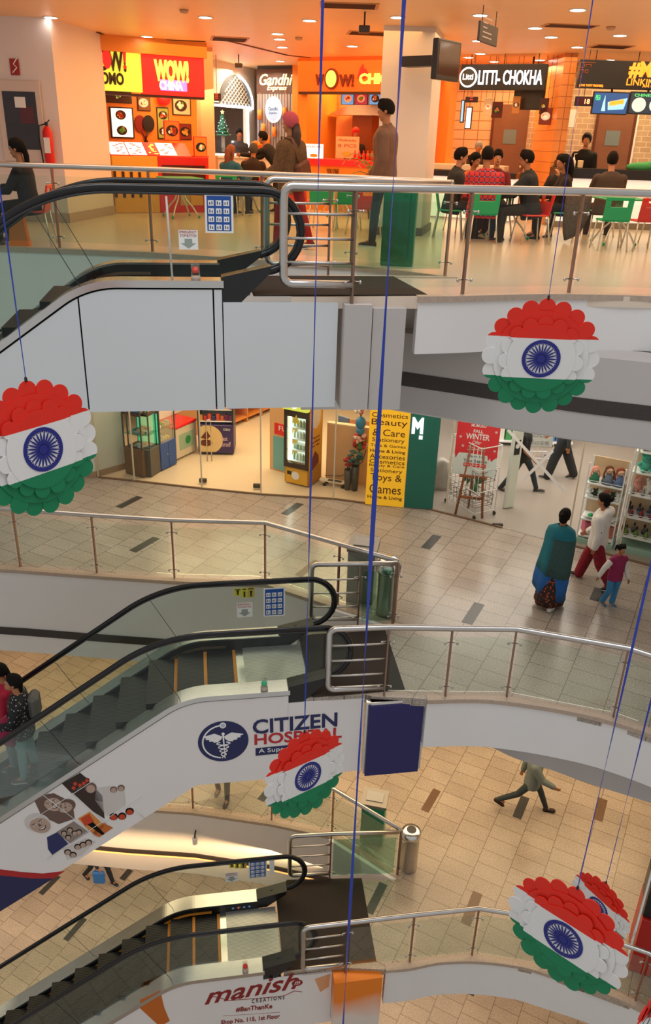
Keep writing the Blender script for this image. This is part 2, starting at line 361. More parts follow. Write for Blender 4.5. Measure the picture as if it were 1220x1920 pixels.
for nm, e, z, i0, drop in (('a', EDGE_A, LA, 10, .60), ('b', EDGE_B, LB, 12, .78), ('c', EDGE_C, LC, 12, .80)):
    r = sm([(x, y-.015) for x, y in e[i0:]])
    struct(strip(r, z-drop, z-.005, .10).build('wall_right', WHITEP))
    struct(strip([(x, y-.02) for x, y in r], z-.05, z+.012, .12).build('trim_2', EDGEM))
    l = [(x, y-.015) for x, y in e[:7]]
    struct(strip(l, z-1.62, z-.005, .10).build('wall_left', WHITEP if nm != 'a' else WHITEP))
    struct(strip([(x, y-.02) for x, y in l], z-.05, z+.012, .12).build('trim_3', EDGEM))
    if nm != 'c': struct(strip([(x, y-.02) for x, y in l], z-1.27, z-1.13, .02).build('trim_4', GRILLE))
    else:
        struct(strip([(x, y-.02) for x, y in l], z-1.16, z-1.06, .02).build('trim_4', GRILLE))
        struct(strip([(x, y-.022) for x, y in l], z-1.20, z-1.165, .02).build('trim_8', glow('warm_cove_strip', (1, .42, .12), 1.6)))
        area('cove_lamp', (-2.2, 11.0, z-.75), 5.5, .3, 26, (1, .62, .30), (R(35), 0, 0))
    # short return behind the landing
    struct(strip([(e[5][0], e[5][1]), (e[6][0], e[6][1])][::-1], z-.9, z-.005, .10).build('wall_return', WHITEP))
LOWA = sm([(.2, 9.9), (.88, 9.57), (1.54, 9.27), (2.15, 8.98), (2.86, 8.67), (3.6, 8.42), (4.6, 8.05), (6.5, 7.2), (9, 5.4)])
struct(strip(LOWA, -1.56, -.60, .5).build('wall_right_lower', GREYP))
struct(strip([(x, y-.012) for x, y in LOWA], -1.24, -1.07, .02).build('trim_5', GRILLE))
LOWB = sm([(.6, 10.3), (1.3, 10.1), (2.17, 9.65), (2.47, 9.47), (2.9, 9.16), (3.4, 8.93), (3.81, 8.71), (4.6, 8.36), (6, 7.7), (9, 5.6)])
struct(strip(LOWB, LB-1.60, LB-.5, .3).build('wall_right_lower', GREYP))
struct(strip([(x, y-.012) for x, y in LOWB], LB-1.28, LB-1.10, .02).build('trim_5', GRILLE))
LOWC = sm([(.9, 10.3), (2.2, 9.9), (3.4, 9.3), (4.6, 8.6), (6, 7.9), (9, 5.6)])
struct(strip(LOWC, LC-1.60, LC-.5, .3).build('wall_right_lower', GREYP))
for z, e, lo in ((LB+3.47, EDGE_A, LOWA), (LC+3.44, EDGE_B, LOWB), (LD+3.44, EDGE_C, LOWC)):
    mb = MB(); mb.prism([(x, y+.12) for x, y in e[:5]]+[(x, y+.15) for x, y in lo]+[(9.5, 27), (-13, 27)], z, z+.06); struct(mb.build('ceiling', CEILW))
# far walls closing the halls
WARMW = mat('warm_white_wall', (.80, .70, .60), .6, 0, .04, 1)
for z0, z1 in ((LA, 3.15), (LB, LB+3.4), (LC, LC+3.45), (LD, LD+3.45)):
    mb = MB(); mb.box(-13, 9.5, 26.9, 27.1, z0, z1); struct(mb.build('wall_back', WARMW))
    mb = MB(); mb.box(-13.2, -13, 11.9, 27, z0, z1); struct(mb.build('wall_left_end', WARMW))
    mb = MB(); mb.box(9.5, 9.7, 4, 27, z0, z1); struct(mb.build('wall_right_end', WARMW))
# boxes covering the beam end beside each landing
th = R(9.5); DS = Vector((-math.cos(th), -math.sin(th), 0)); NS = Vector((-math.sin(th), math.cos(th), 0))
def esc_frame(z, yn, c=0): return Fr(Vector((-.4, yn, z)), -DS).off(c)
NAVY = H('1f1e5e', .5)
def grad_mat():
    m = bpy.data.materials.new('orange_to_white_print'); m.use_nodes = True; nt = m.node_tree; b = nt.nodes['Principled BSDF']
    g = nt.nodes.new('ShaderNodeNewGeometry'); sx = nt.nodes.new('ShaderNodeSeparateXYZ'); nt.links.new(g.outputs['Position'], sx.inputs[0])
    nz = nt.nodes.new('ShaderNodeTexNoise'); nz.inputs['Scale'].default_value = 1.5
    ad = nt.nodes.new('ShaderNodeMath'); ad.operation = 'MULTIPLY_ADD'; ad.inputs[1].default_value = .5
    nt.links.new(nz.outputs['Fac'], ad.inputs[0]); nt.links.new(sx.outputs[2], ad.inputs[2])
    mr = nt.nodes.new('ShaderNodeMapRange'); mr.inputs[1].default_value = LC-.95; mr.inputs[2].default_value = LC+.12
    nt.links.new(ad.outputs[0], mr.inputs[0]); cr = nt.nodes.new('ShaderNodeValToRGB'); e = cr.color_ramp.elements
    e[0].color = (.75, .68, .62, 1); e[1].color = (.85, .22, .01, 1); e[0].position = .25; e[1].position = .7
    nt.links.new(mr.outputs[0], cr.inputs[0]); nt.links.new(cr.outputs[0], b.inputs['Base Color']); b.inputs['Roughness'].default_value = .4
    return m
GRAD = grad_mat()
def colbox(s0, s1, yn, z, zt, zb, m, top=None, split=None):
    # s measured down-left from the landing reference; box hugging the beam end
    mb = MB(); P0 = Vector((-.4, yn, z))
    def q(s, w_): X = P0+DS*s+NS*w_; return (X.x, X.y)
    mb.prism([q(s0, 0), q(s1, 0), q(s1, .55), q(s0, .55)], z+zb, z+zt); return struct(mb.build('trim_6', m))
colbox(-.54, -.83, 8.2, LA, -.06, -1.18, GREYP); colbox(-.84, -1.19, 8.22, LA, -.10, -1.19, GREYP)
colbox(-1.06, -1.80, 8.16, LB, -.10, -1.26, NAVY); colbox(-1.03, -1.83, 8.19, LB, -.045, -1.24, STEEL_B)
colbox(-1.09, -1.81, 8.18, LB, -.045, -.10, STEEL_B)
colbox(-.78, -1.53, 7.92, LC, -.05, -1.2, GRAD)
# level A white walls and columns
WPINK = mat('white_wall_pinkish', (.80, .72, .70), .6, 0, .03, 1)
cy0 = 15.08
mb = MB(); mb.prism([(-4.74, cy0), (-4.46, 17.15), (-4.75, 17.6), (-13, 17.6), (-13, cy0)], 0, 3.15); struct(mb.build('wall_left', WPINK))
mb = MB(); mb.prism([(-4.72, cy0-.02), (-4.44, 17.15), (-4.5, 17.2), (-13, 17.2), (-13, cy0-.02)], 0, .16); struct(mb.build('baseboard_left', H('b9a190', .5)))
fC = Fr((0, 14.7, 0), (1, .03, 0)); a0, a1 = fC.px(712, 200)[0], fC.px(806, 200)[0]
p0, p1 = fC.p(a0, 0), fC.p(a1, 0)
mb = MB(); mb.prism([(p0.x, p0.y), (p1.x, p1.y), (p1.x+.28, p1.y+1.2), (p0.x+.1, p0.y+1.2)], 0, 3.15); struct(mb.build('wall_column', CREAM))
mb = MB(); mb.prism([(p0.x-.02, p0.y-.02), (p1.x+.02, p1.y-.02), (p1.x+.31, p1.y+1.2), (p0.x+.08, p0.y+1.2)], 0, .13); struct(mb.build('baseboard_column', H('6d6058', .5)))
# ================================================================== ESCALATORS
ANG = R(35); HD = .16; W_ESC = 1.48
STEPM = mat('ribbed_step_metal', (.10, .10, .105), .5, .4, .25, 30)
YEL = mat('yellow_orange_step_edge', (.72, .26, .02), .5, 0, .1)
def ribbed(name, c1, c2, n):
    m = bpy.data.materials.new(name); m.use_nodes = True; nt = m.node_tree; b = nt.nodes['Principled BSDF']
    g = nt.nodes.new('ShaderNodeNewGeometry'); mp = nt.nodes.new('ShaderNodeVectorMath'); mp.operation = 'DOT_PRODUCT'; mp.inputs[1].default_value = tuple(NS)
    wv = nt.nodes.new('ShaderNodeMath'); wv.operation = 'MULTIPLY'; wv.inputs[1].default_value = n
    fr_ = nt.nodes.new('ShaderNodeMath'); fr_.operation = 'FRACT'; gt = nt.nodes.new('ShaderNodeMath'); gt.operation = 'GREATER_THAN'; gt.inputs[1].default_value = .45
    mx = nt.nodes.new('ShaderNodeMix'); mx.data_type = 'RGBA'; mx.inputs[6].default_value = (*c1, 1); mx.inputs[7].default_value = (*c2, 1)
    for a, b_ in ((g.outputs['Position'], mp.inputs[0]), (mp.outputs['Value'], wv.inputs[0]), (wv.outputs[0], fr_.inputs[0]), (fr_.outputs[0], gt.inputs[0]), (gt.outputs[0], mx.inputs[0]), (mx.outputs[2], b.inputs['Base Color'])): nt.links.new(a, b_)
    b.inputs['Metallic'].default_value = .6; b.inputs['Roughness'].default_value = .38; return m
STEPR = ribbed('ribbed_step_tread', (.010, .010, .012), (.048, .048, .052), 34)
PLATER = ribbed('ribbed_landing_plate', (.30, .30, .29), (.66, .65, .62), 45)
SKIRTM = mat('dark_steel_skirt', (.04, .045, .045), .3, .8, .1)
def arc_path(h, s0, s_start, s_end, n=10):
    """(s,z) points of the line running h above the deck, from the flat over the crown and down the slope"""
    Rr = max(1+(h-HD), .05); c = s0+1.015; pts = [(s_start, h)]
    for i in range(n+1):
        a = ANG*i/n; pts.append((c+Rr*math.sin(a), (HD-1)+Rr*math.cos(a)))
    L = s_end-pts[-1][0]
    pts.append((s_end, pts[-1][1]-L*math.tan(ANG))); return pts
def escalator(lvl, yn, s0, label, splits, kink, under, s_end=8.4):
    z = lvl; P0 = Vector((-.4, yn, z)); base = P0+DS*s0
    E_ = thing('escalator', label, 'escalator', base, 0)
    # local (s,w,z) -> world
    M = Matrix(((DS.x, NS.x, 0, P0.x), (DS.y, NS.y, 0, P0.y), (0, 0, 1, P0.z), (0, 0, 0, 1)))
    def Mxz(w_): return M @ Matrix.Translation((0, w_, 0)) @ Matrix(((1, 0, 0, 0), (0, 0, 1, 0), (0, 1, 0, 0), (0, 0, 0, 1)))
    # cladding each side
    top = arc_path(HD-.09, s0, s0, s_end, 12)
    ztail = under-(s_end-kink)*math.tan(ANG)
    def zb(s): return under if s < kink else under-(s-kink)*math.tan(ANG)
    def zt(s):
        for i in range(len(top)-1):
            if top[i][0] <= s <= top[i+1][0]: return top[i][1]+(top[i+1][1]-top[i][1])*(s-top[i][0])/max(1e-6, top[i+1][0]-top[i][0])
        return top[-1][1]
    cuts = [s0]+splits+[s_end]
    for j in range(len(cuts)-1):
        a, b = cuts[j]+(.008 if j else 0), cuts[j+1]-.008
        pt = [(a, zt(a))]+[p for p in top if a < p[0] < b]+[(b, zt(b))]
        pb = [(b, zb(b))]+([(kink, under)] if a < kink < b else [])+[(a, zb(a))]
        MB(Mxz(0)).prism(pt+pb, 0, .03).build('cladding_panel', PANELM if lvl == LA else WHITE_PR, E_)
    MB(Mxz(0)).prism([(-.47 if lvl == LA else (-1.0 if lvl == LB else -.74), -.055), (s0-.012 if lvl == LA else s0+.008, -.055), (s0-.012 if lvl == LA else s0+.008, under+.01), (-.47 if lvl == LA else (-1.0 if lvl == LB else -.74), under+.01)], 0, .03).build('cladding_panel', PANELM if lvl == LA else WHITE_PR, E_)
    pt = [(p[0], p[1]) for p in top]; pb = [(s_end, ztail), (kink, under), (s0, under)]
    MB(Mxz(W_ESC-.03)).prism(pt+pb, 0, .03).build('cladding_panel', WHITE_PR, E_)
    # dark truss body behind the seams, below the steps
    t2 = arc_path(-.33, s0, s0-.3, s_end-.05, 8)
    MB(Mxz(.035)).prism(t2+[(s_end-.05, ztail+.03), (kink, under+.02), (s0-.3, under+.02)], 0, W_ESC-.08).build('truss', H('18181a', .7), E_)
    # decks
    for w0, w1 in ((0-.012, .235), (W_ESC-.235, W_ESC+.012)):
        o = arc_path(HD, s0, s0-.02, s_end, 14); i_ = arc_path(HD-.07, s0, s0-.02, s_end, 14)
        MB(Mxz(w0)).prism(o+i_[::-1], 0, w1-w0).build('deck', DECKM, E_)
        near = w0 < .5
        ws = .236 if near else W_ESC-.246
        o = arc_path(HD-.02, s0, s0-.02, s_end, 14); i_ = arc_path(-.30, s0, s0-.02, s_end, 14)
        MB(Mxz(ws)).prism(o+i_[::-1], 0, .01).build('skirt', SKIRTM, E_)
        wb = ws+(.011 if near else -.02)
        o = arc_path(HD-.10, s0, s0+.75, s_end, 14); i_ = arc_path(HD-.13, s0, s0+.75, s_end, 14)
        MB(Mxz(wb)).prism(o+i_[::-1], 0, .02).build('skirt_brush', YEL if lvl == LC else H('5a4632', .6), E_)
    # balustrades
    for k, wc in enumerate((.12, W_ESC-.12)):
        hr = arc_path(1.0, s0, s0-.43, s_end, 14)
        cz, rr, cs = .615, .385, s0-.43
        loop = [(cs-rr*math.sin(a), cz+rr*math.cos(a)) for a in [PI*i/14 for i in range(1, 15)]]
        tail = [(s0-.25, .215), (s0-.05, .13)]
        path = [(s, wc, zz) for s, zz in (hr[::-1]+loop+tail)]
        mb = MB(M); mb.tube(path, .036, 10, ry=.026, upv=NS if False else None)
        mb.build('handrail', RUBBER, E_)
        # glass
        g1 = arc_path(.965, s0, s0-.43, s_end, 14); g2 = arc_path(HD-.02, s0, s0-.1, s_end, 14)
        lp = [(cs-(rr-.03)*math.sin(a), cz+(rr-.03)*math.cos(a)) for a in [PI*i/12 for i in range(1, 13)]]
        MB(Mxz(wc-.005)).prism(g2[::-1][:0]+g1[::-1]+lp+g2, 0, .010).build('glass_panel', GLASS_ESC, E_)
        mb = MB(M)   # rubber track under the handrail
        mb.tube([(s, wc, zz-.045) for s, zz in hr[::-1]]+[(cs-(rr-.04)*math.sin(a), wc, cz+(rr-.04)*math.cos(a)) for a in [PI*i/12 for i in range(1, 13)]], .014, 6)
        mb.build('handrail_track', H('3a3a3c', .4), E_)
        # newel inlet box
        mb = MB(Mxz(wc-.10)); mb.prism([(s0+.0, HD+.03), (s0-.50, .30), (s0-.48, .22), (s0-.16, -.02 if k else -.09), (s0+.0, -.02 if k else -.09)], 0, .20)
        mb.build('newel_box', BLACKP, E_)
        # joints in the glass
        for sj in (s0+1.75, s0+3.1):
            p, q = arc_path(.94, s0, s0, s_end, 14), arc_path(HD, s0, s0, s_end, 14)
            def zz(P, s):
                for i in range(len(P)-1):
                    if P[i][0] <= s <= P[i+1][0]: return P[i][1]+(P[i+1][1]-P[i][1])*(s-P[i][0])/(P[i+1][0]-P[i][0])
            MB(M).tube([(sj, wc, zz(p, sj)), (sj-.36, wc, zz(q, sj-.36))], .004, 4).build('glass_joint', H('30383a', .5), E_)
    # landing plate, comb, steps
    sc = s0+.52
    MB(M).box(s0-.30, sc, .25, W_ESC-.25, -.03, .008).build('landing_plate', PLATER, E_)
    MB(M).box(sc, sc+.10, .25, W_ESC-.25, -.04, .004).build('comb_plate', STEEL_B, E_)
    s = sc+.10; d = .40; prevz = -.01
    n = 0
    while s < s_end-.5:
        mid = s+d/2; c = s0+1.0
        zc = -.01
        x = mid-(c+.25)
        if x > 0:
            zc = -.01-(x*x/1.6 if x < .56 else (.196+(x-.56)*math.tan(ANG)))
        mb = MB(M); mb.box(s+.004, s+d-.004, .26, W_ESC-.26, zc-.28, zc); st = mb.build('step', STEPR, E_)
        mb = MB(M); mb.box(s+.001, s+.045, .262, W_ESC-.262, zc-.003, zc+.003)
        mb.build('edge_stripe', YEL, st) if zc > -.35 else None
        s += d; n += 1
    # lower landing out of view
    # stickers on the glass
    return E_, M
WHITE_PR = mat('white_printed_vinyl', (.80, .77, .76), .38, 0, .03, 1.5)
BLUEPR = H('1a4fa0', .4); PAPER = mat('paper_white', (.85, .86, .82), .5, 0, .03)
E_A, MA = escalator(LA, 8.3, .72, 'grey panelled escalator rising to the food court floor at the top', [.785+.02, 2.12], 2.25, -1.18, 8.2)
E_B, MBm = escalator(LB, 8.3, 0.0, 'escalator with a hospital advert on its white side, in the middle', [], 1.22, -1.29, 8.2)
E_C, MC = escalator(LC, 8.12, .33, 'lowest escalator, with orange lines beside its dark steps', [], 1.30, -1.27, 8.2)
def sticker(fr, r, m, par, name='sticker', t=.002, c=0, **kw):
    a0, a1, b0, b1 = r; mb = MB(fr.M); mb.box(a0, a1, b0, b1, c, c+t); return mb.build(name, m, par, **kw)
def glass_stickers(fr, par, chart, emer, yel, extra=None, bright=1):
    o = sticker(fr, chart, PAPER, par, 'instruction_chart'); a0, a1, b0, b1 = chart
    w_, h_ = (a1-a0), (b1-b0)
    sticker(fr, (a0+.02, a1-.02, b0+.02, b1-.02), BLUEPR, o, 'chart_panel', c=.002)
    mb = MB(fr.M); mk = MB(fr.M)
    for r_ in range(4):
        for c_ in range(3):
            x = a0+w_*(.12+.27*c_); y = b0+h_*(.08+.205*(3-r_)); mb.box(x, x+w_*.20, y, y+h_*.14, .004, .006)
            for q in range(2): mk.box(x+w_*(.04+.08*q), x+w_*(.075+.08*q), y+h_*.03, y+h_*(.09+.02*((r_+c_+q) % 2)), .006, .0075)
    mb.build('pictogram_square', WHITE, o); mk.build('pictogram_mark', H('23345c'), o)
    if emer:
        e = sticker(fr, emer, PAPER, par, 'emergency_sticker'); a0, a1, b0, b1 = emer; h_ = b1-b0
        text('EMERGENCY', fr, a0+.01, b0+h_*.83, a1-.01, b0+h_*.96, H('b01510'), e, .002, .002); text('STOP BUTTON', fr, a0+.015, b0+h_*.65, a1-.015, b0+h_*.78, H('b01510'), e, .002, .002)
        cx = (a0+a1)/2; w_ = a1-a0
        ar = [(cx-w_*.2, b0+h_*.55), (cx-w_*.2, b0+h_*.33), (cx-w_*.4, b0+h_*.33), (cx, b0+h_*.05), (cx+w_*.4, b0+h_*.33), (cx+w_*.2, b0+h_*.33), (cx+w_*.2, b0+h_*.55)]
        mb = MB(fr.M); mb.prism(ar, .002, .003); mb.build('down_arrow', H('9aa39c'), e)
    for i, r_ in enumerate(yel):
        y = sticker(fr, r_, H('c9c21e' if i != 2 else 'b8a63a'), par, 'warning_sticker'); a0, a1, b0, b1 = r_
        mb = MB(fr.M); mb.box(a0+.01, a1-.01, b1-.03, b1-.015, .002, .0035); mb.prism(circle((a0+a1)/2, (b0+b1)/2+.01, (a1-a0)*.2, 10), .002, .0035); mb.box((a0+a1)/2-.012, (a0+a1)/2+.012, b0+.015, (b0+b1)/2, .002, .0035); mb.build('warning_mark', H('1d1d10'), y)
def fgl(M, w_): # frame on the camera side of the far balustrade glass
    O = M @ Vector((0, w_, 0)); return Fr(O, -DS)
fA, fB, fCc = fgl(MA, W_ESC-.128), fgl(MBm, W_ESC-.128), fgl(MC, W_ESC-.128)
fAn = fgl(MA, .112)
def pr(fr, u0, v0, u1, v1):
    a0, a1, b0, b1 = fr.rect(u0, v0, u1, v1); return (a0, a1, b0, b1)
glass_stickers(fAn, E_A, pr(fAn, 384, 363, 437, 437), pr(fAn, 335, 431, 371, 468), [])
for r_ in ((328, 350, 345, 372), (346, 350, 362, 384), (363, 350, 380, 388)): pass
glass_stickers(fB, E_B, pr(fB, 494, 1102, 534, 1155), pr(fB, 444, 1130, 473, 1157), [pr(fB, 439, 1103, 452, 1117), pr(fB, 453, 1102, 463, 1121), pr(fB, 464, 1101, 477, 1120)])
glass_stickers(fCc, E_C, pr(fCc, 466, 1611, 500, 1646), pr(fCc, 422, 1636, 446, 1653), [pr(fCc, 430, 1615, 439, 1627), pr(fCc, 440, 1614, 449, 1628), pr(fCc, 450, 1613, 462, 1628)])
sticker(fCc, pr(fCc, 505, 1610, 514, 1640), PAPER, E_C, 'small_sticker')
# round pictograms on the inner deck of the lowest escalator
for i, u in enumerate((436, 446.5, 457, 467)):
    L = MC @ Matrix.Translation((0, W_ESC-.249, 0)); f_ = Fr(MC @ Vector((0, W_ESC-.247, 0)), -DS); a, b = f_.px(u, 1679-i*.6)
    mb = MB(f_.M); mb.prism(circle(a, .075, .034, 14), .0, .003); mb.build('round_pictogram', H('1d4c94') if i != 1 else H('c33a2a'), E_C)
    mb = MB(f_.M); mb.box(a-.012, a+.012, .06, .09, .003, .004); mb.build('pictogram_mark', WHITE, E_C)
# emergency stop buttons in clear guards
def stop_guard(fr, u, v, M, par, color):
    a, b = fr.px(u, v); base = fr.p(a, 0, -.06); 
    T = Matrix.Translation((base.x, base.y, M.translation.z+HD))
    mb = MB(T); mb.lathe([(.045, 0), (.045, .15)], 14); g = mb.build('stop_button_guard', GLASS_CLEAR, par)
    mb = MB(T @ Matrix.Translation((0, 0, .0))); mb.lathe([(.047, 0), (.047, .035), (.03, .04)], 14); mb.build('guard_base', H('b9a79a', .3), g)
    mb = MB(T @ Matrix.Translation((0, 0, .09)) @ Matrix.Rotation(R(50), 4, 'X')); mb.lathe([(.034, -.01), (.036, .012), (.03, .022), (.01, .026)], 14); mb.build('stop_button', color, g)
stop_guard(fgl(MA, .0), 366, 500, MA, E_A, H('d8402a', .4)); stop_guard(fgl(MBm, 0), 496, 1290, MBm, E_B, H('22b07a', .4)); stop_guard(fgl(MC, 0), 460, 1810, MC, E_C, RED)
# advert on the middle escalator
fP = Fr(Vector((-.4, 8.3, LB)), -DS).off(.002)
RD = H('b8202c', .45); NV = H('1c2458', .45)
def T(s, fr, u0, v0, u1, v1, m, par, **k):
    a0, b0 = fr.px(u0, v0); a1, b1 = fr.px(u1, v1); return text(s, fr, a0, b0, a1, b1, m, par, c=.001, **k)
def TQ(s, fr, u0, vb0, u1, vb1, hpx, m, par, **k):
    """writing along a slanting pixel baseline (u0,vb0)-(u1,vb1) with letter height hpx"""
    a0, b0 = fr.px(u0, vb0); a1, b1 = fr.px(u1, vb1); _, bt = fr.px(u0, vb0-hpx); h_ = bt-b0
    rot = math.atan2(b1-b0, a1-a0); L = math.hypot(a1-a0, b1-b0); ca, cb = (a0+a1)/2-math.sin(rot)*h_/2, (b0+b1)/2+math.cos(rot)*h_/2
    return text(s, fr, ca-L/2, cb-h_/2, ca+L/2, cb+h_/2, m, par, c=.001, rot=rot, **k)
TQ('CITIZEN', fP, 474, 1377, 632, 1362, 27, NV, E_B, bold=.022)
TQ('HOSPITAL', fP, 477, 1397, 640, 1383, 20, RD, E_B, bold=.02)
a0, b0 = fP.px(479, 1417); a1, b1 = fP.px(600, 1405); _, bt = fP.px(479, 1403)
mb = MB(fP.M); mb.prism([(a0, b0), (a1, b1), (a1, b1+(bt-b0)), (a0, bt)], 0, .003); mb.build('advert_band', NV, E_B)
TQ('A Superspeciality', fP.off(.003), 485, 1414, 600, 1403, 10, WHITE, E_B)
ac, bc = fP.px(418.5, 1390); ra = (fP.px(466, 1390)[0]-fP.px(371, 1390)[0])/2; rb = (fP.px(418, 1353)[1]-fP.px(418, 1428)[1])/2
mb = MB(fP.M); mb.prism(circle(ac, bc, ra, 40, rb), 0, .003); lg = mb.build('round_emblem', NV, E_B)
f2 = fP.off(.003)
mb = MB(f2.M)
o1 = circle(ac, bc, ra*.84, 30, rb*.84, R(95), R(262)); o2 = circle(ac, bc, ra*.78, 30, rb*.78, R(95), R(262)); mb.prism(o1+o2[::-1], 0, .003)
mb.prism(circle(ac+ra*.0, bc+rb*.80, ra*.13, 16, rb*.14), 0, .004)
mb.tube([(ac, bc+rb*.35, .004), (ac+ra*.05, bc-rb*.85, .004)], [.012, .006], 6)
mb.ell((ac, bc+rb*.38, .004), ra*.07, rb*.08, .006, 8, 6)
for sg in (1, -1):
    wing = [(ac+sg*ra*.03, bc+rb*.25)]+[(ac+sg*ra*x, bc+rb*y) for x, y in ((.22, .36), (.34, .42), (.50, .38), (.80, .30), (.66, .22), (.70, .16), (.54, .14), (.56, .06), (.40, .05), (.38, -.02), (.22, .0), (.08, .12))]
    mb.prism(wing[::sg], 0, .004)
    sn = [(ac+sg*ra*(.30-.0035*i)*math.sin(i*.55+.4)*(1-i/34), bc+rb*(-.02-.032*i), .005) for i in range(26)]; mb.tube(sn, .008, 5)
mb.build('winged_staff', WHITE, lg)
mb = MB(fP.off(.0065).M); mb.prism(circle(ac, bc+rb*.80, ra*.085, 14, rb*.09), 0, .001); mb.build('emblem_dot', H('b9c0d8'), lg)
# photo collage tiles on the slope of the panel
def q4(fr, pts, m, name='photo_tile', par=E_B, t=.002, lab=None):
    P = [fr.px(u, v) for u, v in pts]; mb = MB(fr.M); mb.prism(P, 0, t); kw = {'label': lab} if lab else {}; return mb.build(name, m, par, **kw)
DK = H('2b1a14'); SEP = H('6a5248', .5); SEPL = H('b59a8a', .5); GRY = H('cfc9c6')
q4(fP, [(116, 1469), (150, 1449), (166, 1462), (135, 1488)], DK)
def faces(fr, pts, r, m, par, hair=HAIR):
    for (u, v) in pts:
        a, b = fr.px(u, v); a2 = fr.px(u+r, v)[0]; rr = abs(a2-a)
        mb = MB(fr.M); mb.prism(circle(a, b+rr*.15, rr*1.15, 12, rr*1.35), .002, .003); mb.build('portrait_hair', hair, par)
        mb = MB(fr.M); mb.prism(circle(a, b-rr*.1, rr*.85, 12, rr*1.05), .003, .0045); mb.build('portrait_face', m, par)
OR = H('c8401c')
faces(fP, [(141, 1469), (150, 1472), (157, 1468), (138, 1477), (163, 1463)], 4.2, OR, E_B, H('55120c'))
q4(fP, [(135, 1488), (166, 1464), (192, 1492), (196, 1535), (172, 1520)], H('33221c'))
q4(fP, [(180, 1478), (206, 1474), (232, 1476), (236, 1512), (200, 1530), (178, 1500)], GRY)
faces(fP, [(170, 1478)], 10, SEPL, E_B, SEP); faces(fP, [(213, 1481), (227, 1478)], 6, SEPL, E_B, SEP)
q4(fP, [(64, 1500), (100, 1487), (136, 1505), (140, 1535), (110, 1545), (78, 1530)], SEP)
def portrait(u, v, r, tilt, skin, hair, par=E_B):
    a, b = fP.px(u, v); rr = abs(fP.px(u+r, v)[0]-a); c, sn = math.cos(tilt), math.sin(tilt)
    def P_(pts): return [(a+rr*(x*c-y*sn), b+rr*(x*sn+y*c)) for x, y in pts]
    def L_(pts, z, m, nm): MB(fP.M).prism(P_(pts), z, z+.0012).build(nm, m, par)
    L_(circle(0, .22, 1.12, 22, 1.20), .003, hair, 'portrait_hair'); L_(circle(0, -.1, .88, 22, 1.12), .0045, skin, 'portrait_face')
    L_([(-.85, .35), (-.6, .95), (0, 1.15), (.6, .95), (.85, .35), (.4, .72), (-.3, .78)], .006, hair, 'portrait_fringe')
    for sx in (-1, 1):
        L_(circle(sx*.36, .10, .15, 10, .09), .006, WHITE, 'portrait_eye'); L_(circle(sx*.36, .10, .07, 8, .08), .0075, DK, 'portrait_pupil'); L_([(sx*.18, .26), (sx*.56, .30), (sx*.56, .36), (sx*.18, .32)][::sx], .006, DK, 'portrait_brow')
    L_([(-.05, .1), (.05, .1), (.15, -.28), (-.15, -.28)], .006, SEP, 'portrait_nose'); L_([(-.42, -.45), (0, -.55), (.42, -.45), (.30, -.70), (0, -.80), (-.30, -.70)], .006, DK, 'portrait_mouth'); L_([(-.32, -.50), (0, -.57), (.32, -.50), (.22, -.62), (0, -.66), (-.22, -.62)], .0075, WHITE, 'portrait_teeth')
portrait(98, 1506, 18, .5, SEPL, SEP); portrait(124, 1512, 14, -.7, SEPL, SEP); portrait(73, 1545, 21, .55, SEPL, GRY)
q4(fP, [(88, 1570), (108, 1560), (128, 1582), (98, 1603), (90, 1592)], H('20285e'))
q4(fP, [(106, 1560), (138, 1540), (166, 1560), (132, 1582)], H('8c8078')); faces(fP, [(120, 1562), (131, 1556), (140, 1562), (128, 1570), (148, 1560)], 5, SEPL, E_B)
q4(fP, [(146, 1535), (168, 1522), (196, 1548), (178, 1568)], H('d98a3a')); q4(fP.off(.003), [(151, 1535), (167, 1526), (176, 1540), (160, 1549)], OR, 'running_figure'); q4(fP.off(.003), [(164, 1546), (174, 1541), (196, 1563), (192, 1566)], HAIR, 'running_figure')
q4(fP, [(172, 1562), (194, 1543), (212, 1552), (186, 1570)], H('c46a28'))
faces(fP, [(213, 1532), (229, 1531), (243, 1522)], 7, OR, E_B)
q4(fP, [(118, 1592), (160, 1572), (180, 1578), (152, 1604), (126, 1612)], GRY); faces(fP, [(127, 1598), (137, 1603), (146, 1588), (156, 1584), (166, 1580)], 6, SEPL, E_B)
mb = MB(fP.off(.006).M)
for (u0, v0, u1, v1) in ((88, 1610, 265, 1491), (48, 1545, 180, 1460), (78, 1488, 182, 1568), (135, 1486, 200, 1545), (240, 1505, 272, 1535)):
    a, b = fP.px(u0, v0); c_, d_ = fP.px(u1, v1); mb.tube([(a, b, 0), (c_, d_, 0)], .004, 4)
mb.build('collage_line', WHITE, E_B)
def zcl(fr, u, v): return fr.px(u, v)
q4(fP, [(-40, 1634), (-20, 1629), (0, 1630), (40, 1635), (80, 1638), (122, 1633), (100, 1647), (60, 1647), (0, 1641), (-40, 1645)], H('b01c20', .45), 'red_swoosh')
kz = fP.px(0, 1711)
q4(fP, [(-60, 1641), (0, 1641), (60, 1647), (100, 1647), (60, 1672), (0, 1709), (-60, 1748)], H('1b2050', .45), 'navy_field')
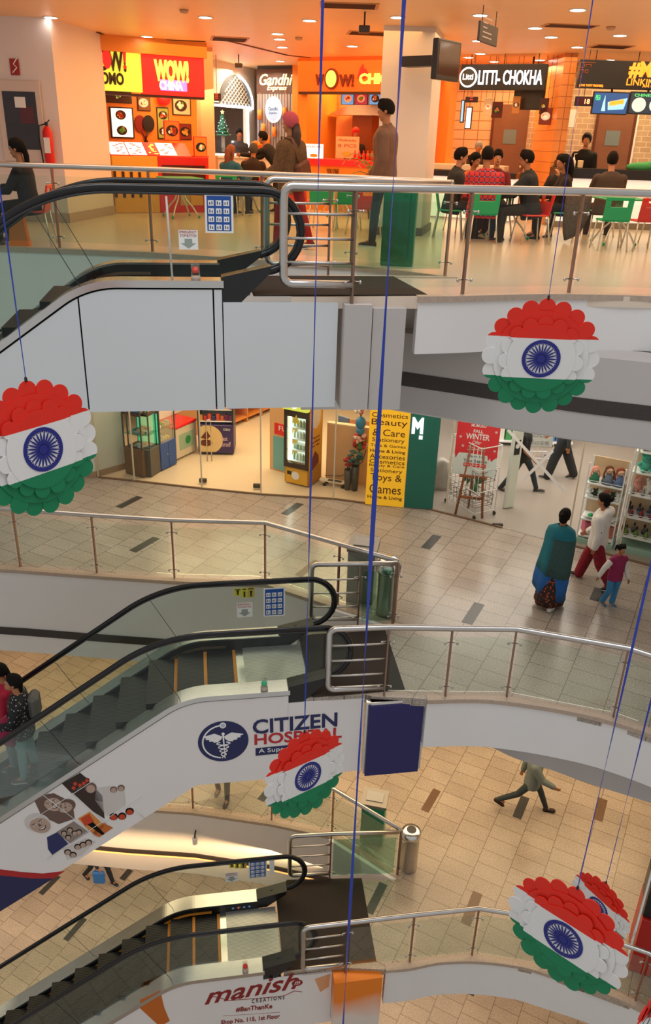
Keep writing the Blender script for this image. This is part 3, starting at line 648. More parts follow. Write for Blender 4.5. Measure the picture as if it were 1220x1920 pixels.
# advert on the lowest escalator
fM = Fr(Vector((-.4, 8.12, LC)), -DS).off(.002)
MRN = H('8c1418', .45)
TQ('manish', fM, 384, 1884, 562, 1852, 30, MRN, E_C, shear=.45, bold=.012)
a, b = fM.px(546, 1862); a2, b2 = fM.px(384, 1878)
mb = MB(fM.M); mb.tube([(fM.px(u, v)[0], fM.px(u, v)[1], 0) for u, v in ((384, 1882), (400, 1868), (430, 1876), (530, 1868), (552, 1858), (566, 1860))], [.004, .008, .006, .005, .007, .004], 5); mb.build('signature_stroke', MRN, E_C)
TQ('CREATIONS', fM, 472, 1881, 533, 1873, 7, H('2a2326'), E_C, sp=1.5)
TQ('#BanThanKe', fM, 442, 1898, 510, 1891, 9, MRN, E_C, bold=.015)
TQ('Shop No. 115, 1st Floor', fM, 414, 1923, 524, 1911, 10, MRN, E_C, bold=.015)
mb = MB(fM.M); a, b = fM.px(418, 1905); c_, d_ = fM.px(525, 1898); mb.tube([(a, b, 0), (c_, d_, 0)], .002, 4); mb.build('advert_line', MRN, E_C)
a, b = fM.px(557, 1843); mb = MB(fM.M); mb.prism(circle(a, b, .085, 24, .07), 0, .003); em = mb.build('round_logo', MRN, E_C)
text('m', fM, a-.045, b-.03, a+.045, b+.04, WHITE, em, c=.004, shear=.4)
q4(fM, [(262, 1875), (300, 1857), (308, 1890), (318, 1914), (300, 1925), (262, 1890)], H('c4661a', .5), 'orange_shape')
q4(fM, [(590, 1836), (619, 1826), (616, 1850), (600, 1860)], H('d9a070', .5), 'orange_shape')
# joins: pale posts on the glass of the top escalator
mb = MB(fAn.M); a, b = fAn.px(322, 500); mb.tube([(a, .15, .01), (a-.02, .93, .01)], .012, 6); mb.build('glass_joint', H('c9c2b4', .3), E_A)
# ================================================================== RAILINGS
def railing(posts, z, label, ladder=None, ext0=None, ext1=None, gmat=GLASS, rr=.036, skip_glass=(), hgt=1.05, closeup=True, noposts=()):
    P = [Vector(p) for p in posts]
    T_ = thing('railing', label, 'railing', (P[0].x, P[0].y, z))
    top = [Vector((p.x, p.y, z+hgt)) for p in P]
    if ladder is not None:
        Lp = Vector(ladder); d = (P[0]-Lp).normalized(); rad = .09
        zb_, zt_ = z+.13, z+hgt
        corner = []
        for a in [PI/2*i/5 for i in range(6)]:
            corner.append(Vector((Lp.x+d.x*rad*(1-math.sin(a)), Lp.y+d.y*rad*(1-math.sin(a)), zt_-rad+rad*math.cos(a))))
        low = []
        for a in [PI/2*i/5 for i in range(6)]:
            low.append(Vector((Lp.x+d.x*rad*(1-math.cos(a)), Lp.y+d.y*rad*(1-math.cos(a)), zb_+rad-rad*math.sin(a))))
        path = [Vector((P[0].x, P[0].y, zb_))]+low[::-1]+corner[::-1]+top
        for i, h_ in enumerate((.34, .57, .80)):
            MB().tube([(Lp.x, Lp.y, z+h_), (P[0].x, P[0].y, z+h_)], .014, 8).build('cross_bar', STEEL, T_)
    else: path = top
    if ext0: path = [Vector((ext0[0], ext0[1], z+hgt))]+path
    if ext1: path = path+[Vector((ext1[0], ext1[1], z+hgt))]
    # bottom of ladder frame slightly thinner: one continuous bent pipe
    MB().tube(path, rr, 12).build('handrail', STEEL, T_)
    allp = ([Vector(ext0)] if ext0 else [])+P+([Vector(ext1)] if ext1 else [])
    for i, p in enumerate(P):
        if i in noposts: continue
        q = P[min(i+1, len(P)-1)]-P[max(i-1, 0)]; a = math.atan2(q.y, q.x)
        L = Matrix.Translation((p.x, p.y, z)) @ Matrix.Rotation(a, 4, 'Z')
        mb = MB(L); mb.box(-.011, .011, -.028, .028, -.06, hgt-.02, bev=.003); po = mb.build('post', POSTM, T_)
        mb = MB(L)
        for h_ in (.16, .84):
            for sg in (-1, 1):
                mb.tube([(0, 0, h_), (sg*.065, -.012, h_), (sg*.075, -.03, h_-.02)], .0075, 6)
                mb.ell((sg*.078, -.02, h_-.005), .016, .016, .02, 8, 5)
        mb.build('glass_clamp', STEEL, po)
    seg = allp
    for i in range(len(seg)-1):
        if i in skip_glass: continue
        a, b = seg[i], seg[i+1]; d = (b-a); n = d.normalized(); L_ = d.length
        if L_ < .2: continue
        ang = math.atan2(n.y, n.x); M_ = Matrix.Translation((a.x, a.y, z)) @ Matrix.Rotation(ang, 4, 'Z')
        mb = MB(M_); mb.box(.045, L_-.045, -.02, -.008, .09, .93); mb.build('glass_panel', gmat, T_)
    return T_
railing([(.2, 8.38), (1.39, 8.76), (2.61, 9.07), (3.78, 9.09)], LA, 'steel and glass railing along the food court edge, right of the top escalator', ladder=(-.5, 8.31), ext1=(5.3, 8.75), rr=.042)
railing([(-5.1, 11.56), (-3.79, 11.52), (-2.49, 11.44), (-.95, 11.06), (.23, 10.80), (1.37, 10.11)], LA, 'steel and glass railing behind the top escalator, in front of the food stalls', ext0=(-7, 11.62))
railing([(-.06, 9.83), (1.33, 10.05)], LA, 'short railing with a rounded ladder end behind the food court mat', ladder=(-.78, 9.70), gmat=GLASS_GREEN, noposts=(1,))
railing([(.84, 8.47), (1.64, 8.49), (2.45, 8.52), (3.74, 8.17), (4.56, 7.66)], LB, 'curved steel and glass railing in front of the toy shop floor', ladder=(.10, 8.38), ext1=(6.0, 6.5), rr=.040)
railing([(-6.3, 11.66), (-5.02, 11.56), (-3.72, 11.44), (-2.43, 11.35), (-.95, 11.36), (.23, 10.70), (1.08, 10.21)], LB, 'long brown posted glass railing before the sweet shop front', ext0=(-8, 11.7))
railing([(.53, 10.10), (1.05, 10.16)], LB, 'short green glass railing with a ladder end beside the domed bin', ladder=(-.17, 10.04), gmat=GLASS_GREEN)
railing([(.53, 8.25), (1.54, 8.42), (2.54, 8.57), (3.61, 8.41), (4.91, 7.91)], LC, 'lowest curved glass railing, behind the large tilted flag rosette', ladder=(-.13, 8.14), ext1=(6.3, 6.7), rr=.038)
railing([(-2.35, 11.44), (-.83, 11.21), (.31, 10.96), (1.46, 10.06)], LC, 'glass railing far below, behind the hospital advert and small rosette', ext0=(-3.9, 11.5))
railing([(.27, 9.93), (1.42, 10.02)], LC, 'short railing with a ladder end above the brown mat on the lower floor', ladder=(-.42, 9.85), gmat=GLASS_GREEN, noposts=(1,))
# ================================================================== MATS
def floor_mat(pts, z, label):
    mb = MB(); mb.prism(pts, z+.002, z+.014); tag(mb.build('entrance_mat', MATM), label, 'mat')
def sw(s, w_, yn): X = Vector((-.4, yn, 0))+DS*s+NS*w_; return (X.x, X.y)
floor_mat([sw(.40, .03, 8.3), sw(-1.44, .10, 8.3), sw(-1.36, 1.33, 8.3), sw(.40, 1.33, 8.3)], LA, 'dark mat at the head of the top escalator, by the food court')
floor_mat([sw(-.31, .02, 8.3), sw(-1.55, .05, 8.3), sw(-1.6, 1.45, 8.3), sw(-.31, 1.45, 8.3)], LB, 'dark mat at the head of the middle escalator')
floor_mat([sw(0.02, .05, 8.15), sw(-1.44, .02, 8.15), sw(-1.51, 1.57, 8.15), sw(-.22, 1.70, 8.15), sw(-.0, 1.45, 8.15)], LC, 'large brown black mat at the head of the lowest escalator')
# ================================================================== KIOSKS AND BINS
def kiosk(x, y, z, rz, label, m, h=1.0):
    T_ = thing('steel_pedestal', label, 'pedestal', (x, y, z), rz)
    M_ = WM(T_)
    mb = MB(M_); mb.box(-.21, .21, -.16, .16, 0, h-.12, bev=.01); mb.build('body', m, T_)
    mb = MB(M_); mb.prism([(-.16, h-.12), (.19, h-.12), (.19, h+.02), (-.16, h-.06)], -.23, .23, Matrix(((0, 0, 1, 0), (1, 0, 0, 0), (0, 1, 0, 0), (0, 0, 0, 1)))); mb.build('tray', H('8c877e', .35, metal=.5), T_)
    L = Matrix.Translation((0, .015, h-.012)) @ Matrix.Rotation(R(13), 4, 'X')
    mb = MB(M_ @ L); mb.box(-.15, .15, -.09, .10, -.004, .008); mb.build('tray_insert', H('a8a49c', .3), T_)
GREENBOX = mat('green_painted_metal', (.02, .26, .14), .35, .2, .08)
kiosk(.60, 10.90, LB, R(-12), 'steel pedestal with a sloped top beside the domed bin', mat('grey_steel_body', (.34, .33, .31), .4, .6, .08))
kiosk(1.05, 10.85, LC, R(-12), 'green pedestal with a steel tray on the lower floor', GREENBOX)
kiosk(.84, 10.98, LA, R(-8), 'green pedestal behind the food court mat railing', GREENBOX, h=1.02)
def bin_(x, y, z, label, dome):
    T_ = thing('litter_bin', label, 'bin', (x, y, z)); M_ = WM(T_)
    mb = MB(M_); mb.lathe([(.15, 0), (.155, .02), (.155, .74), (.17, .76)], 24); mb.build('body', STEEL, T_)
    if dome:
        mb = MB(M_); mb.lathe([(.185, .74), (.20, .78), (.185, .87), (.14, .94), (.07, .975), (.01, .985)], 24); mb.build('dome_lid', STEEL_B, T_)
    else:
        mb = MB(M_); mb.lathe([(.17, .75), (.175, .82), (.16, .88), (.11, .90)], 24); mb.build('rim', STEEL_B, T_)
        mb = MB(M_); mb.prism(circle(.0, .0, .085, 16), .895, .905); mb.build('opening', BLACKP, T_)
bin_(.98, 10.48, LB, 'steel litter bin with a shiny dome beside the pedestal', True)
bin_(1.66, 10.22, LC, 'tall steel litter bin with a round opening at the lower railing corner', False)
# ================================================================== FLAG ROSETTES ON RIBBONS
SAF, WHT, GRN, BLU = mat('saffron_red_card', (.80, .020, .006), .6, 0, .03), mat('white_card', (.80, .80, .79), .6, 0, .02), mat('green_card', (.0, .215, .085), .6, 0, .03), mat('navy_print', (.012, .018, .22), .5, 0, .05)
RIB = mat('blue_ribbon', (.015, .05, .42), .35, 0, .1)
def clip(poly, y0, y1):
    def cut(P, f, inter):
        out = []
        for i in range(len(P)):
            a, b = P[i], P[(i+1) % len(P)]
            if f(a): out.append(a)
            if f(a) != f(b): out.append(inter(a, b))
        return out
    def iy(yy): return lambda a, b: (a[0]+(b[0]-a[0])*(yy-a[1])/(b[1]-a[1]), yy)
    P = cut(poly, lambda p: p[1] >= y0, iy(y0))
    return cut(P, lambda p: p[1] <= y1, iy(y1)) if len(P) > 2 else []
def petal(a, r0, r1, w_):
    pts = []
    n = 12
    pts.append((r0, -w_*.62)); pts.append((r1-w_, -w_))
    for k in range(n+1):
        t = -PI/2+PI*k/n; pts.append((r1-w_+w_*math.cos(t), w_*math.sin(t)))
    pts.append((r1-w_, w_)); pts.append((r0, w_*.62))
    c, s = math.cos(a), math.sin(a); return [(x*c-y*s, x*s+y*c) for x, y in pts]
def rosette(label, loc, X, Y, top, rad=.5, ribw=.012, dirn=None):
    Xv = Vector(X).normalized(); Yv = Vector(Y); Yv = (Yv-Xv*Yv.dot(Xv)).normalized(); Zv = Xv.cross(Yv)
    T_ = thing('flag_rosette', label, 'hanging decoration', loc)
    M_ = Matrix(((Xv.x, Yv.x, Zv.x, loc[0]), (Xv.y, Yv.y, Zv.y, loc[1]), (Xv.z, Yv.z, Zv.z, loc[2]), (0, 0, 0, 1)))
    M2 = M_ @ Matrix.Scale(rad, 4)
    bands = ((.345, 9, SAF, 'saffron_petals'), (-.345, .345, WHT, 'white_petals'), (-9, -.345, GRN, 'green_petals'))
    for y0, y1, m_, nm in bands:
        mb = MB(M2)
        for ring, (n, r1, w_, zz) in enumerate(((20, 1.0, .142, -.062), (15, .72, .128, .0))):
            for k in range(n):
                a = PI/2+2*PI*k/n; P = clip(petal(a, .25, r1, w_), y0, y1)
                if len(P) > 2:
                    z_ = zz+(k % 3)*.012; mb.prism(P, z_, z_+.02)
            P = clip(circle(0, 0, r1*.80, 40), y0, y1); mb.prism(P, zz+.036, zz+.05)
        if nm == 'white_petals':
            pass
        mb.build(nm, m_, T_)
    mb = MB(M2); zt = .052
    o = circle(0, 0, .325, 40); i_ = circle(0, 0, .268, 40)
    for k in range(40):
        k2 = (k+1) % 40; mb.prism([o[k], o[k2], i_[k2], i_[k]], zt, zt+.008)
    mb.prism(circle(0, 0, .085, 20), zt, zt+.008)
    for k in range(24):
        a = 2*PI*k/24; c, s = math.cos(a), math.sin(a)
        mb.prism([(x*c-y*s, x*s+y*c) for x, y in ((.07, -.014), (.19, -.013), (.272, -.005), (.272, .005), (.19, .013), (.07, .014))], zt, zt+.008)
        a += PI/24; mb.prism([(.262*math.cos(a)+.012*math.cos(t), .262*math.sin(a)+.012*math.sin(t)) for t in [2*PI*q/6 for q in range(6)]], zt, zt+.008)
    mb.build('spoked_wheel', BLU, T_)
    hook = M2 @ Vector((0, .98, -.04))
    ribbon(hook, top, T_, ribw, dirn)
    mb = MB(Matrix.Translation(hook)); mb.ell((0, 0, .02), .012, .012, .022, 8, 6); mb.build('knot', BLACKP, T_)
    return T_
def ribbon(a, top, par, w_, dirn=None, seed=0):
    a = Vector(a); b = Vector(top); n = 60; rings = []; d = (b-a)
    for i in range(n+1):
        t = i/n; p = a+d*t; tw = t*d.length*1.9+seed; wid = w_*(.35+.65*abs(math.sin(t*d.length*.8+seed)))
        u = Vector((math.cos(tw*.5), math.sin(tw*.5), 0)); v = Vector((-u.y, u.x, 0))
        rings.append([p+u*wid+v*.0012, p-u*wid+v*.0012, p-u*wid-v*.0012, p+u*wid-v*.0012])
    mb = MB(); mb.loft(rings, True, False); return mb.build('ribbon', RIB, par)
rosette('tricolour flag rosette hanging level in front of the right upper fascia', (1.805, 6.804, -.187), (.997, -.081, .006), (-.007, -.011, 1), (1.83, 6.80, 6.5), ribw=.006)
rosette('large tilted tricolour rosette at the left edge of the view', (-2.076, 5.424, -.637), (.595, .804, .015), (-.09, .048, .995), (-2.18, 5.5, 6.5), ribw=.007)
rosette('smallest full tricolour rosette, hanging in front of the hospital advert', (-.108, 6.307, -4.464), (.812, .584, -.025), (-.045, .104, .994), (-.12, 6.35, 6.5), ribw=.011)
rosette('tricolour rosette at lower right, facing the camera side, in front of another', (1.989, 4.329, -4.189), (.771, -.637, -.007), (.039, .037, .999), (2.0, 4.33, 6.5), ribw=.009)
rosette('tricolour rosette half hidden behind the lower right rosette', (3.298, 6.48, -6.46), (.585, -.81, -.036), (-.03, -.066, .997), (3.29, 6.47, 6.5), rad=.4, ribw=.009)
rosette('tricolour rosette cut off by the bottom right corner', (2.42, 4.05, -4.55), (.80, .60, 0), (0, 0, 1), (2.42, 4.05, 6.5), ribw=.008, rad=.40) if False else None
k_ = ray(1236, 1893); qx = CAM+k_*6.2
rosette('tricolour rosette turned edge on, cut off by the bottom right corner', tuple(qx), (.75, .66, 0), (0, 0, 1), (qx.x, qx.y, 6.5), rad=.42, ribw=.008)
# ================================================================== FOOD COURT
def slab(fr, r, m, name, par=None, c0=0, c1=.03, bev=0, **kw):
    a0, a1, b0, b1 = r; mb = MB(fr.M); mb.box(a0, a1, b0, b1, c0, c1, bev=bev); return mb.build(name, m, par, **kw)
def at_thing(name, label, cat, p, group=None): return thing(name, label, cat, (p.x, p.y, p.z), 0, group)
ORANGE = mat('orange_stall_paint', (.85, .28, .03), .45, 0, .05)
YELP = mat('mustard_yellow_front', (.82, .42, .04), .45, 0, .05)
REDST = mat('stall_red_gloss', (.72, .02, .015), .3, 0, .05)
LIME = mat('lime_lit_sign', (.75, .85, .08), .4, 0, .02, emit=(.70, .80, .06), es=.75)
REDG = mat('lit_red_sign', (.85, .02, .02), .4, 0, .02, emit=(.9, .015, .015), es=.45)
DKBR = H('3b1a0c', .5); LIMEL = glow('lime_letter_light', (.80, .88, .12), 1.1); WARML = glow('warm_white_light', (1, .92, .75), 2.2); WHL = glow('white_sign_light', (.92, .95, 1), 1.0)
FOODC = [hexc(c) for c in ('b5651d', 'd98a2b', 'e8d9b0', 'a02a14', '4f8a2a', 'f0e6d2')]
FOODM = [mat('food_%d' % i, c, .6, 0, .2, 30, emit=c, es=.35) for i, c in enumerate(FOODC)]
def foodpic(fr, r, par, bgm, name='food_picture', frame=None, seed=0, n=1, lit=None):
    rnd = random.Random(seed*13+5); a0, a1, b0, b1 = r; w_, h_ = a1-a0, b1-b0
    o = slab(fr, r, frame or BLACKP, name, par, 0, .03, .004)
    slab(fr, (a0+w_*.06, a1-w_*.06, b0+h_*.04, b1-h_*.04), bgm, 'picture_panel', o, .03, .034)
    for k in range(n):
        cx = (a0+a1)/2+rnd.uniform(-.05, .05)*w_; cy = b0+h_*(k+.5)/n; rr = min(w_*.36, h_*.36/n)
        mb = MB(fr.M); mb.prism(circle(cx, cy, rr*1.05, 18, rr*.85), .034, .037); mb.build('plate', rnd.choice([WHITE, BLACKP, DKBR]), o)
        for q in range(3):
            mb = MB(fr.M); 
            for j in range(5): t = rnd.uniform(0, 2*PI); d = rnd.uniform(0, rr*.6); mb.prism(circle(cx+d*math.cos(t), cy+d*.8*math.sin(t), rr*rnd.uniform(.15, .3), 8), .037, .040+.001*q)
            mb.build('food', FOODM[rnd.randrange(6)], o)
    return o
SCR_W = glow('white_lit_menu', (.95, .93, .88), .9)
# ---- dumpling stall on the left
F1 = fr2((-4.62, 17.25), (-2.73, 18.3), 0); L1 = (F1.O-Vector((-2.73, 18.3, 0))).length
F1b = F1.off(-1.7)
def X(fr, u, v): return fr.px(u, v)
w1 = at_thing('stall_back_panel', 'orange back wall of the dumpling stall hung with food pictures', 'wall panel', F1b.p(0, 0))
slab(F1b, (-1.2, 2.6, 0, 3.1), ORANGE, 'panel', w1, -.06, 0)
for i, (u0, v0, u1, v1, n, bgc, sc_) in enumerate(((192, 168, 246, 193, 1, DKBR, 0), (206, 201, 250, 259, 2, SCR_W, 1), (257, 178, 281, 208, 1, H('7a4a22'), 2), (294, 201, 316, 261, 2, H('9fb55a'), 3), (322, 181, 357, 216, 1, H('d8cfae'), 4), (332, 232, 358, 262, 1, H('7c2018'), 5))):
    p_ = pr(F1b, u0, v0, u1, v1); ft = foodpic(F1b, p_, w1, bgc, seed=i, n=n)
mb = MB(F1b.M); a, b = F1b.px(262, 232); mb.prism(circle(a, b, .12, 18, .17), .01, .04); mb.tube([(a+.02, b-.12, .03), (a+.15, b-.38, .03)], .018, 6)
tag(mb.build('frying_pan', H('8c1c10')), 'dark red frying pan hung crossed with a black one', 'pan')
mb = MB(F1b.M); a, b = F1b.px(277, 232); mb.prism(circle(a, b, .13, 18, .17), .045, .07); mb.tube([(a-.02, b-.14, .06), (a-.12, b-.40, .06)], .018, 6)
tag(mb.build('frying_pan', BLACKP), 'black frying pan hung crossed with a red one', 'pan')
mb = MB(F1b.M); a, b = F1b.px(304, 185); mb.ell((a, b, .12), .16, .14, .10, 12, 8); tag(mb.build('paper_lantern', REDG), 'red round lantern above the tall picture in the dumpling stall', 'lantern')
# side walls, sign
sgn = at_thing('stall_sign', 'lime yellow and red lit fascia sign over the dumpling stall', 'sign', F1.p(0, 2.4))
b_t = F1.px(320, 106)[1]; b_b = F1.px(320, 180)[1]; aS = F1.px(262, 135)[0]; aE = F1.px(378, 140)[0]
slab(F1, (-.12, aS, b_b+.03, b_t), LIME, 'lime_panel', sgn, 0, .12); slab(F1, (aS, aE, b_b, b_t), REDG, 'red_panel', sgn, 0, .14)
slab(F1, (-.12, aE+.05, b_t, 3.15), ORANGE, 'header', sgn, 0, .20); slab(F1, (-.12, aE, b_b-.04, b_b), DKBR, 'lower_trim', sgn, -.1, .12)
Fs = F1.off(.142)
T('OW!', F1.off(.122), 184, 132, 234, 94, DKBR, sgn, t=.03, bold=.03)
a, b = F1.px(196, 111); mb = MB(F1.off(.155).M); mb.prism(circle(a, b, .085, 20, .17), 0, .01); mb.build('letter_disc', REDG, sgn)
a, b = F1.px(229, 112); mb = MB(F1.off(.155).M); mb.prism([(a-.03, b+.17), (a+.04, b+.17), (a+.02, b-.06), (a-.02, b-.06)], 0, .01); mb.prism(circle(a+.0, b-.13, .035, 12), 0, .01); mb.build('exclamation_mark', REDG, sgn)
T('MOMO', F1.off(.122), 176, 157, 231, 137, DKBR, sgn, t=.02, bold=.04)
T('WOW!', Fs, 290, 152, 352, 115, LIMEL, sgn, t=.03, bold=.05)
T('CHINA', Fs, 299, 168, 342, 154, WHL, sgn, t=.02, bold=.03)
a0, a1, b0, b1 = pr(F1, 298, 152, 344, 170); mb = MB(Fs.M); mb.box(a0-.02, a1+.02, b0-.01, b1+.01, 0, .004); mb.build('letter_backing', glow('violet_light', (.35, .25, .95), .9), sgn)
# counter
ct = at_thing('stall_counter', 'mustard yellow and red counter of the dumpling stall', 'counter', F1.p(0, 0))
aM = F1.px(297, 330)[0]; aR = F1.px(392, 340)[0]
slab(F1, (.16, aM, 0, 1.08), YELP, 'yellow_front', ct, -.55, 0, .01); slab(F1, (aM, aR, 0, 1.08), REDST, 'red_front', ct, -.55, 0, .01)
mb = MB(F1.M)
for k in range(5): a = -.0+.17*k; mb.box(a, a+.055, .30, .47, .0, .012); mb.box(a, a+.055, .68, .80, .0, .012)
mb.build('wood_slat', DKBR, ct)
T('ON TIME', F1.off(.0), 222, 350, 262, 336, DKBR, ct, t=.01)
slab(F1, (aM+.08, aR-.08, .55, .92), H('4a1210', .4), 'dark_inset', ct, 0, .012)
for i, (u0, u1, m_) in enumerate(((338, 356, H('c8a04a')), (357, 372, YELP), (372, 380, YELP))): slab(F1, pr(F1, u0, 350, u1, 385), m_, 'posted_notice', ct, .0, .014)
# sloping menu boards on the counter
Rx = Matrix(F1.M) @ Matrix.Translation((0, 1.09, -.05)) @ Matrix.Rotation(R(-58), 4, 'X')
mb = MB(Rx); mb.box(.16, aR-.35, 0, .46, -.02, 0); brd = tag(mb.build('menu_board', REDST), 'sloping red framed menu board on the dumpling stall counter', 'menu')
for i in range(4):
    a = .17+i*.38; w_ = .36 if i != 2 else .24
    if i == 3: a -= .12
    mb = MB(Rx); mb.box(a, a+w_, .02, .44, .0, .006); pg = mb.build('menu_page', SCR_W if i != 2 else REDG, brd)
    mb = MB(Rx); rnd = random.Random(i)
    for k in range(9): x = a+.03+rnd.random()*(w_-.12); y = .05+.04*k; mb.box(x, x+rnd.uniform(.04, .09), y, y+.022, .006, .008)
    mb.build('menu_print', H('b4441e') if i != 2 else LIMEL, pg)
fc = at_thing('countertop_poster', 'orange food poster standing at the right end of the dumpling counter', 'poster', F1.p(aR-.25, 1.08))
foodpic(F1.off(-.12), pr(F1.off(-.12), 362, 256, 387, 296), fc, ORANGE, frame=REDST, seed=21)
slab(F1, (aR-.3, aR+.02, 1.08, 1.10), REDST, 'base', fc, -.3, -.02)
fc = at_thing('hanging_poster', 'bright orange food poster leaning above the menu boards', 'poster', F1.p(1.2, 1.4))
foodpic(F1.off(-.55), pr(F1.off(-.55), 306, 226, 336, 264), fc, ORANGE, frame=REDST, seed=22)
# pillar at the end
Fp_ = F1.off(-.60); p0, p1 = Fp_.p(Fp_.px(377, 230)[0], 0), Fp_.p(Fp_.px(402, 230)[0], 0); mb = MB(); mb.prism([(p0.x, p0.y), (p1.x, p1.y), (p1.x-.10, p1.y+.35), (p0.x-.15, p0.y+.45)], 0, 3.15); struct(mb.build('wall_orange_pillar', mat('peach_pillar', (.85, .50, .28), .55, 0, .04)))
# ---- arched kiosk, cream
FA = fr2((-3.05, 21.6), (-2.25, 24.0), 0); LAr = math.hypot(.8, 2.4)
ak = at_thing('arched_kiosk', 'cream kiosk front with a lit pointed arch window', 'kiosk', FA.p(0, 0))
aw0, bw0 = FA.px(403, 288); aw1, bw1 = FA.px(462, 198); ap, bp = FA.px(437, 140); al, bl = FA.px(410, 196); ar_, br_ = FA.px(472, 201)
# wall in pieces round the window
slab(FA, (-1.4, aw0, 0, 3.15), CREAM, 'wall_piece', ak, -.1, 0); slab(FA, (aw1, LAr, 0, 3.15), CREAM, 'wall_piece', ak, -.1, 0); slab(FA, (aw0, aw1, 0, bw0), CREAM, 'wall_piece', ak, -.1, 0); slab(FA, (aw0, aw1, bw1, 3.15), CREAM, 'wall_piece', ak, -.1, 0)
mb = MB(FA.off(.01).M); arch = [(al, bl)]+[(al+(ap-al)*(1-math.cos(t))/1, bl+(bp-bl)*math.sin(t)) for t in [PI/2*i/8 for i in range(1, 9)]]+[(ar_+(ap-ar_)*(1-math.cos(t)), br_+(bp-br_)*math.sin(t)) for t in [PI/2*i/8 for i in range(7, -1, -1)]]
mb.prism(arch, 0, .01); mb.build('arch_screen_backing', H('6b7680', .5), ak)
mb = MB(FA.off(.022).M)
import itertools
for i in range(-10, 17):
    for sg in (1, -1):
        pts = []
        for t in range(0, 41):
            a = al+(ar_-al)*t/40; b = bl+(bp-bl)*(i/6.0+sg*1.6*t/40)
            # inside arch?
            tt = (a-al)/(ar_-al); hb = bl+(bp-bl)*math.sin(min(1, 1-abs(2*tt-1)+.001)*PI/2)
            if bl+.02 < b < hb-.02: pts.append((a, b, 0))
        if len(pts) > 1: mb.tube(pts, .014, 5)
mb.build('arch_lattice', WHITE, ak)
mb = MB(FA.off(.03).M); mb.tube([(a, b, 0) for a, b in arch[9:]], .028, 6); mb.tube([(aw0, bl-.02, 0), (ar_, br_-.03, 0)], .03, 6); mb.tube([(aw1+.02, br_, 0), (aw1+.02, bw0, 0)], .028, 6)
mb.build('neon_outline', glow('white_neon', (1, .96, .90), 5), ak)
slab(FA, (aw0, aw1, bw0-.05, bw0), glow('lit_sill', (1, .97, .9), 2), 'sill', ak, 0, .12)
slab(FA, (aw0-.3, aw1+.5, bw0+.0, bw1), H('a9b4cc', .6), 'inner_wall', ak, -1.3, -1.25)
p_ = FA.p((aw0+aw1)/2, bw1+.1, -.7); area('kiosk_fill', p_, .8, .4, 22, (.9, .95, 1))  # added fill lamp, not a visible fitting, brightens the kiosk interior
slab(FA, (aw0, aw0+.45, bw0+.38, bw0+.8), BLACKP, 'dark_monitor', ak, -.9, -.85)
slab(FA, (aw0, aw1, bw0, bw0+.30), GLASS_CLEAR, 'display_glass', ak, -.2, -.18)
# small decorated fir tree on the kiosk counter
xt = FA.p(aw0+(aw1-aw0)*.78, 0, -.5); tr_ = thing('christmas_tree', 'small decorated fir tree inside the arched kiosk window', 'tree', (xt.x, xt.y, bw0+.40))
MT = Matrix.Translation((xt.x, xt.y, bw0+.42)); mb = MB(MT)
for k in range(6): mb.lathe([(.19-.026*k, .07*k), (.05, .07*k+.13)], 12, smooth=False)
mb.build('branches', H('1e5a34', .7, bump=.5), tr_)
mb = MB(MT)
for k in range(26): t = k*2.4; h_ = .42*k/26; mb.ell(((.19-.36*h_)*math.cos(t), (.19-.36*h_)*math.sin(t), h_+.02), .018, .018, .018, 6, 5)
mb.build('baubles', H('c8ccd8', .2), tr_)
mb = MB(MT @ Matrix.Translation((0, 0, .55)) @ Matrix.Rotation(R(90), 4, 'X')); mb.prism([((.06 if i % 2 == 0 else .025)*math.sin(PI*i/5), (.06 if i % 2 == 0 else .025)*math.cos(PI*i/5)) for i in range(10)], -.01, .01); mb.build('star', glow('gold_star', (1, .7, .2), 1), tr_)
mb = MB(MT); mb.lathe([(.05, -.40), (.05, -.02), (.02, 0)], 10); mb.build('pot', WHITE, tr_)
# token display
def token(fr, r, label, txt=None):
    t_ = at_thing('number_display', label, 'display', fr.p(r[0], r[2])); slab(fr, r, BLACKP, 'case', t_, -.05, .0, .005); a0, a1, b0, b1 = r
    slab(fr, (a0+.02, a1-.02, b0+.02, b1-.02), H('4a0806', .3), 'screen', t_, 0, .004)
    if a0 > -.5 or txt: MB(fr.M).tube([((a0+a1)/2, b1, -.03), ((a0+a1)/2, 3.15, -.03)], .006, 4).build('hanger', BLACKP, t_)
    if txt: text(txt, fr, a0+(a1-a0)*.55, b0+.04, a1-.05, b1-.04, glow('orange_digits', (1, .35, .15), 3), t_, c=.004, bold=.01)
    else:
        mb = MB(fr.M)
        for q in range(3): mb.box((a0+a1)/2-.03, (a0+a1)/2+.03, b0+.05+q*.04, b0+.06+q*.04, .004, .006)
        mb.build('digits', glow('red_digits', (1, .05, .03), 2), t_)
FQ = Fr((0, 17.6, 0), (1, 0, 0))
token(fr2((-3.0, 20.5), (-2.6, 20.5), 0), pr(fr2((-3.0, 20.5), (-2.6, 20.5), 0), 398, 175, 414, 189), 'small red number display beside the lit arch')
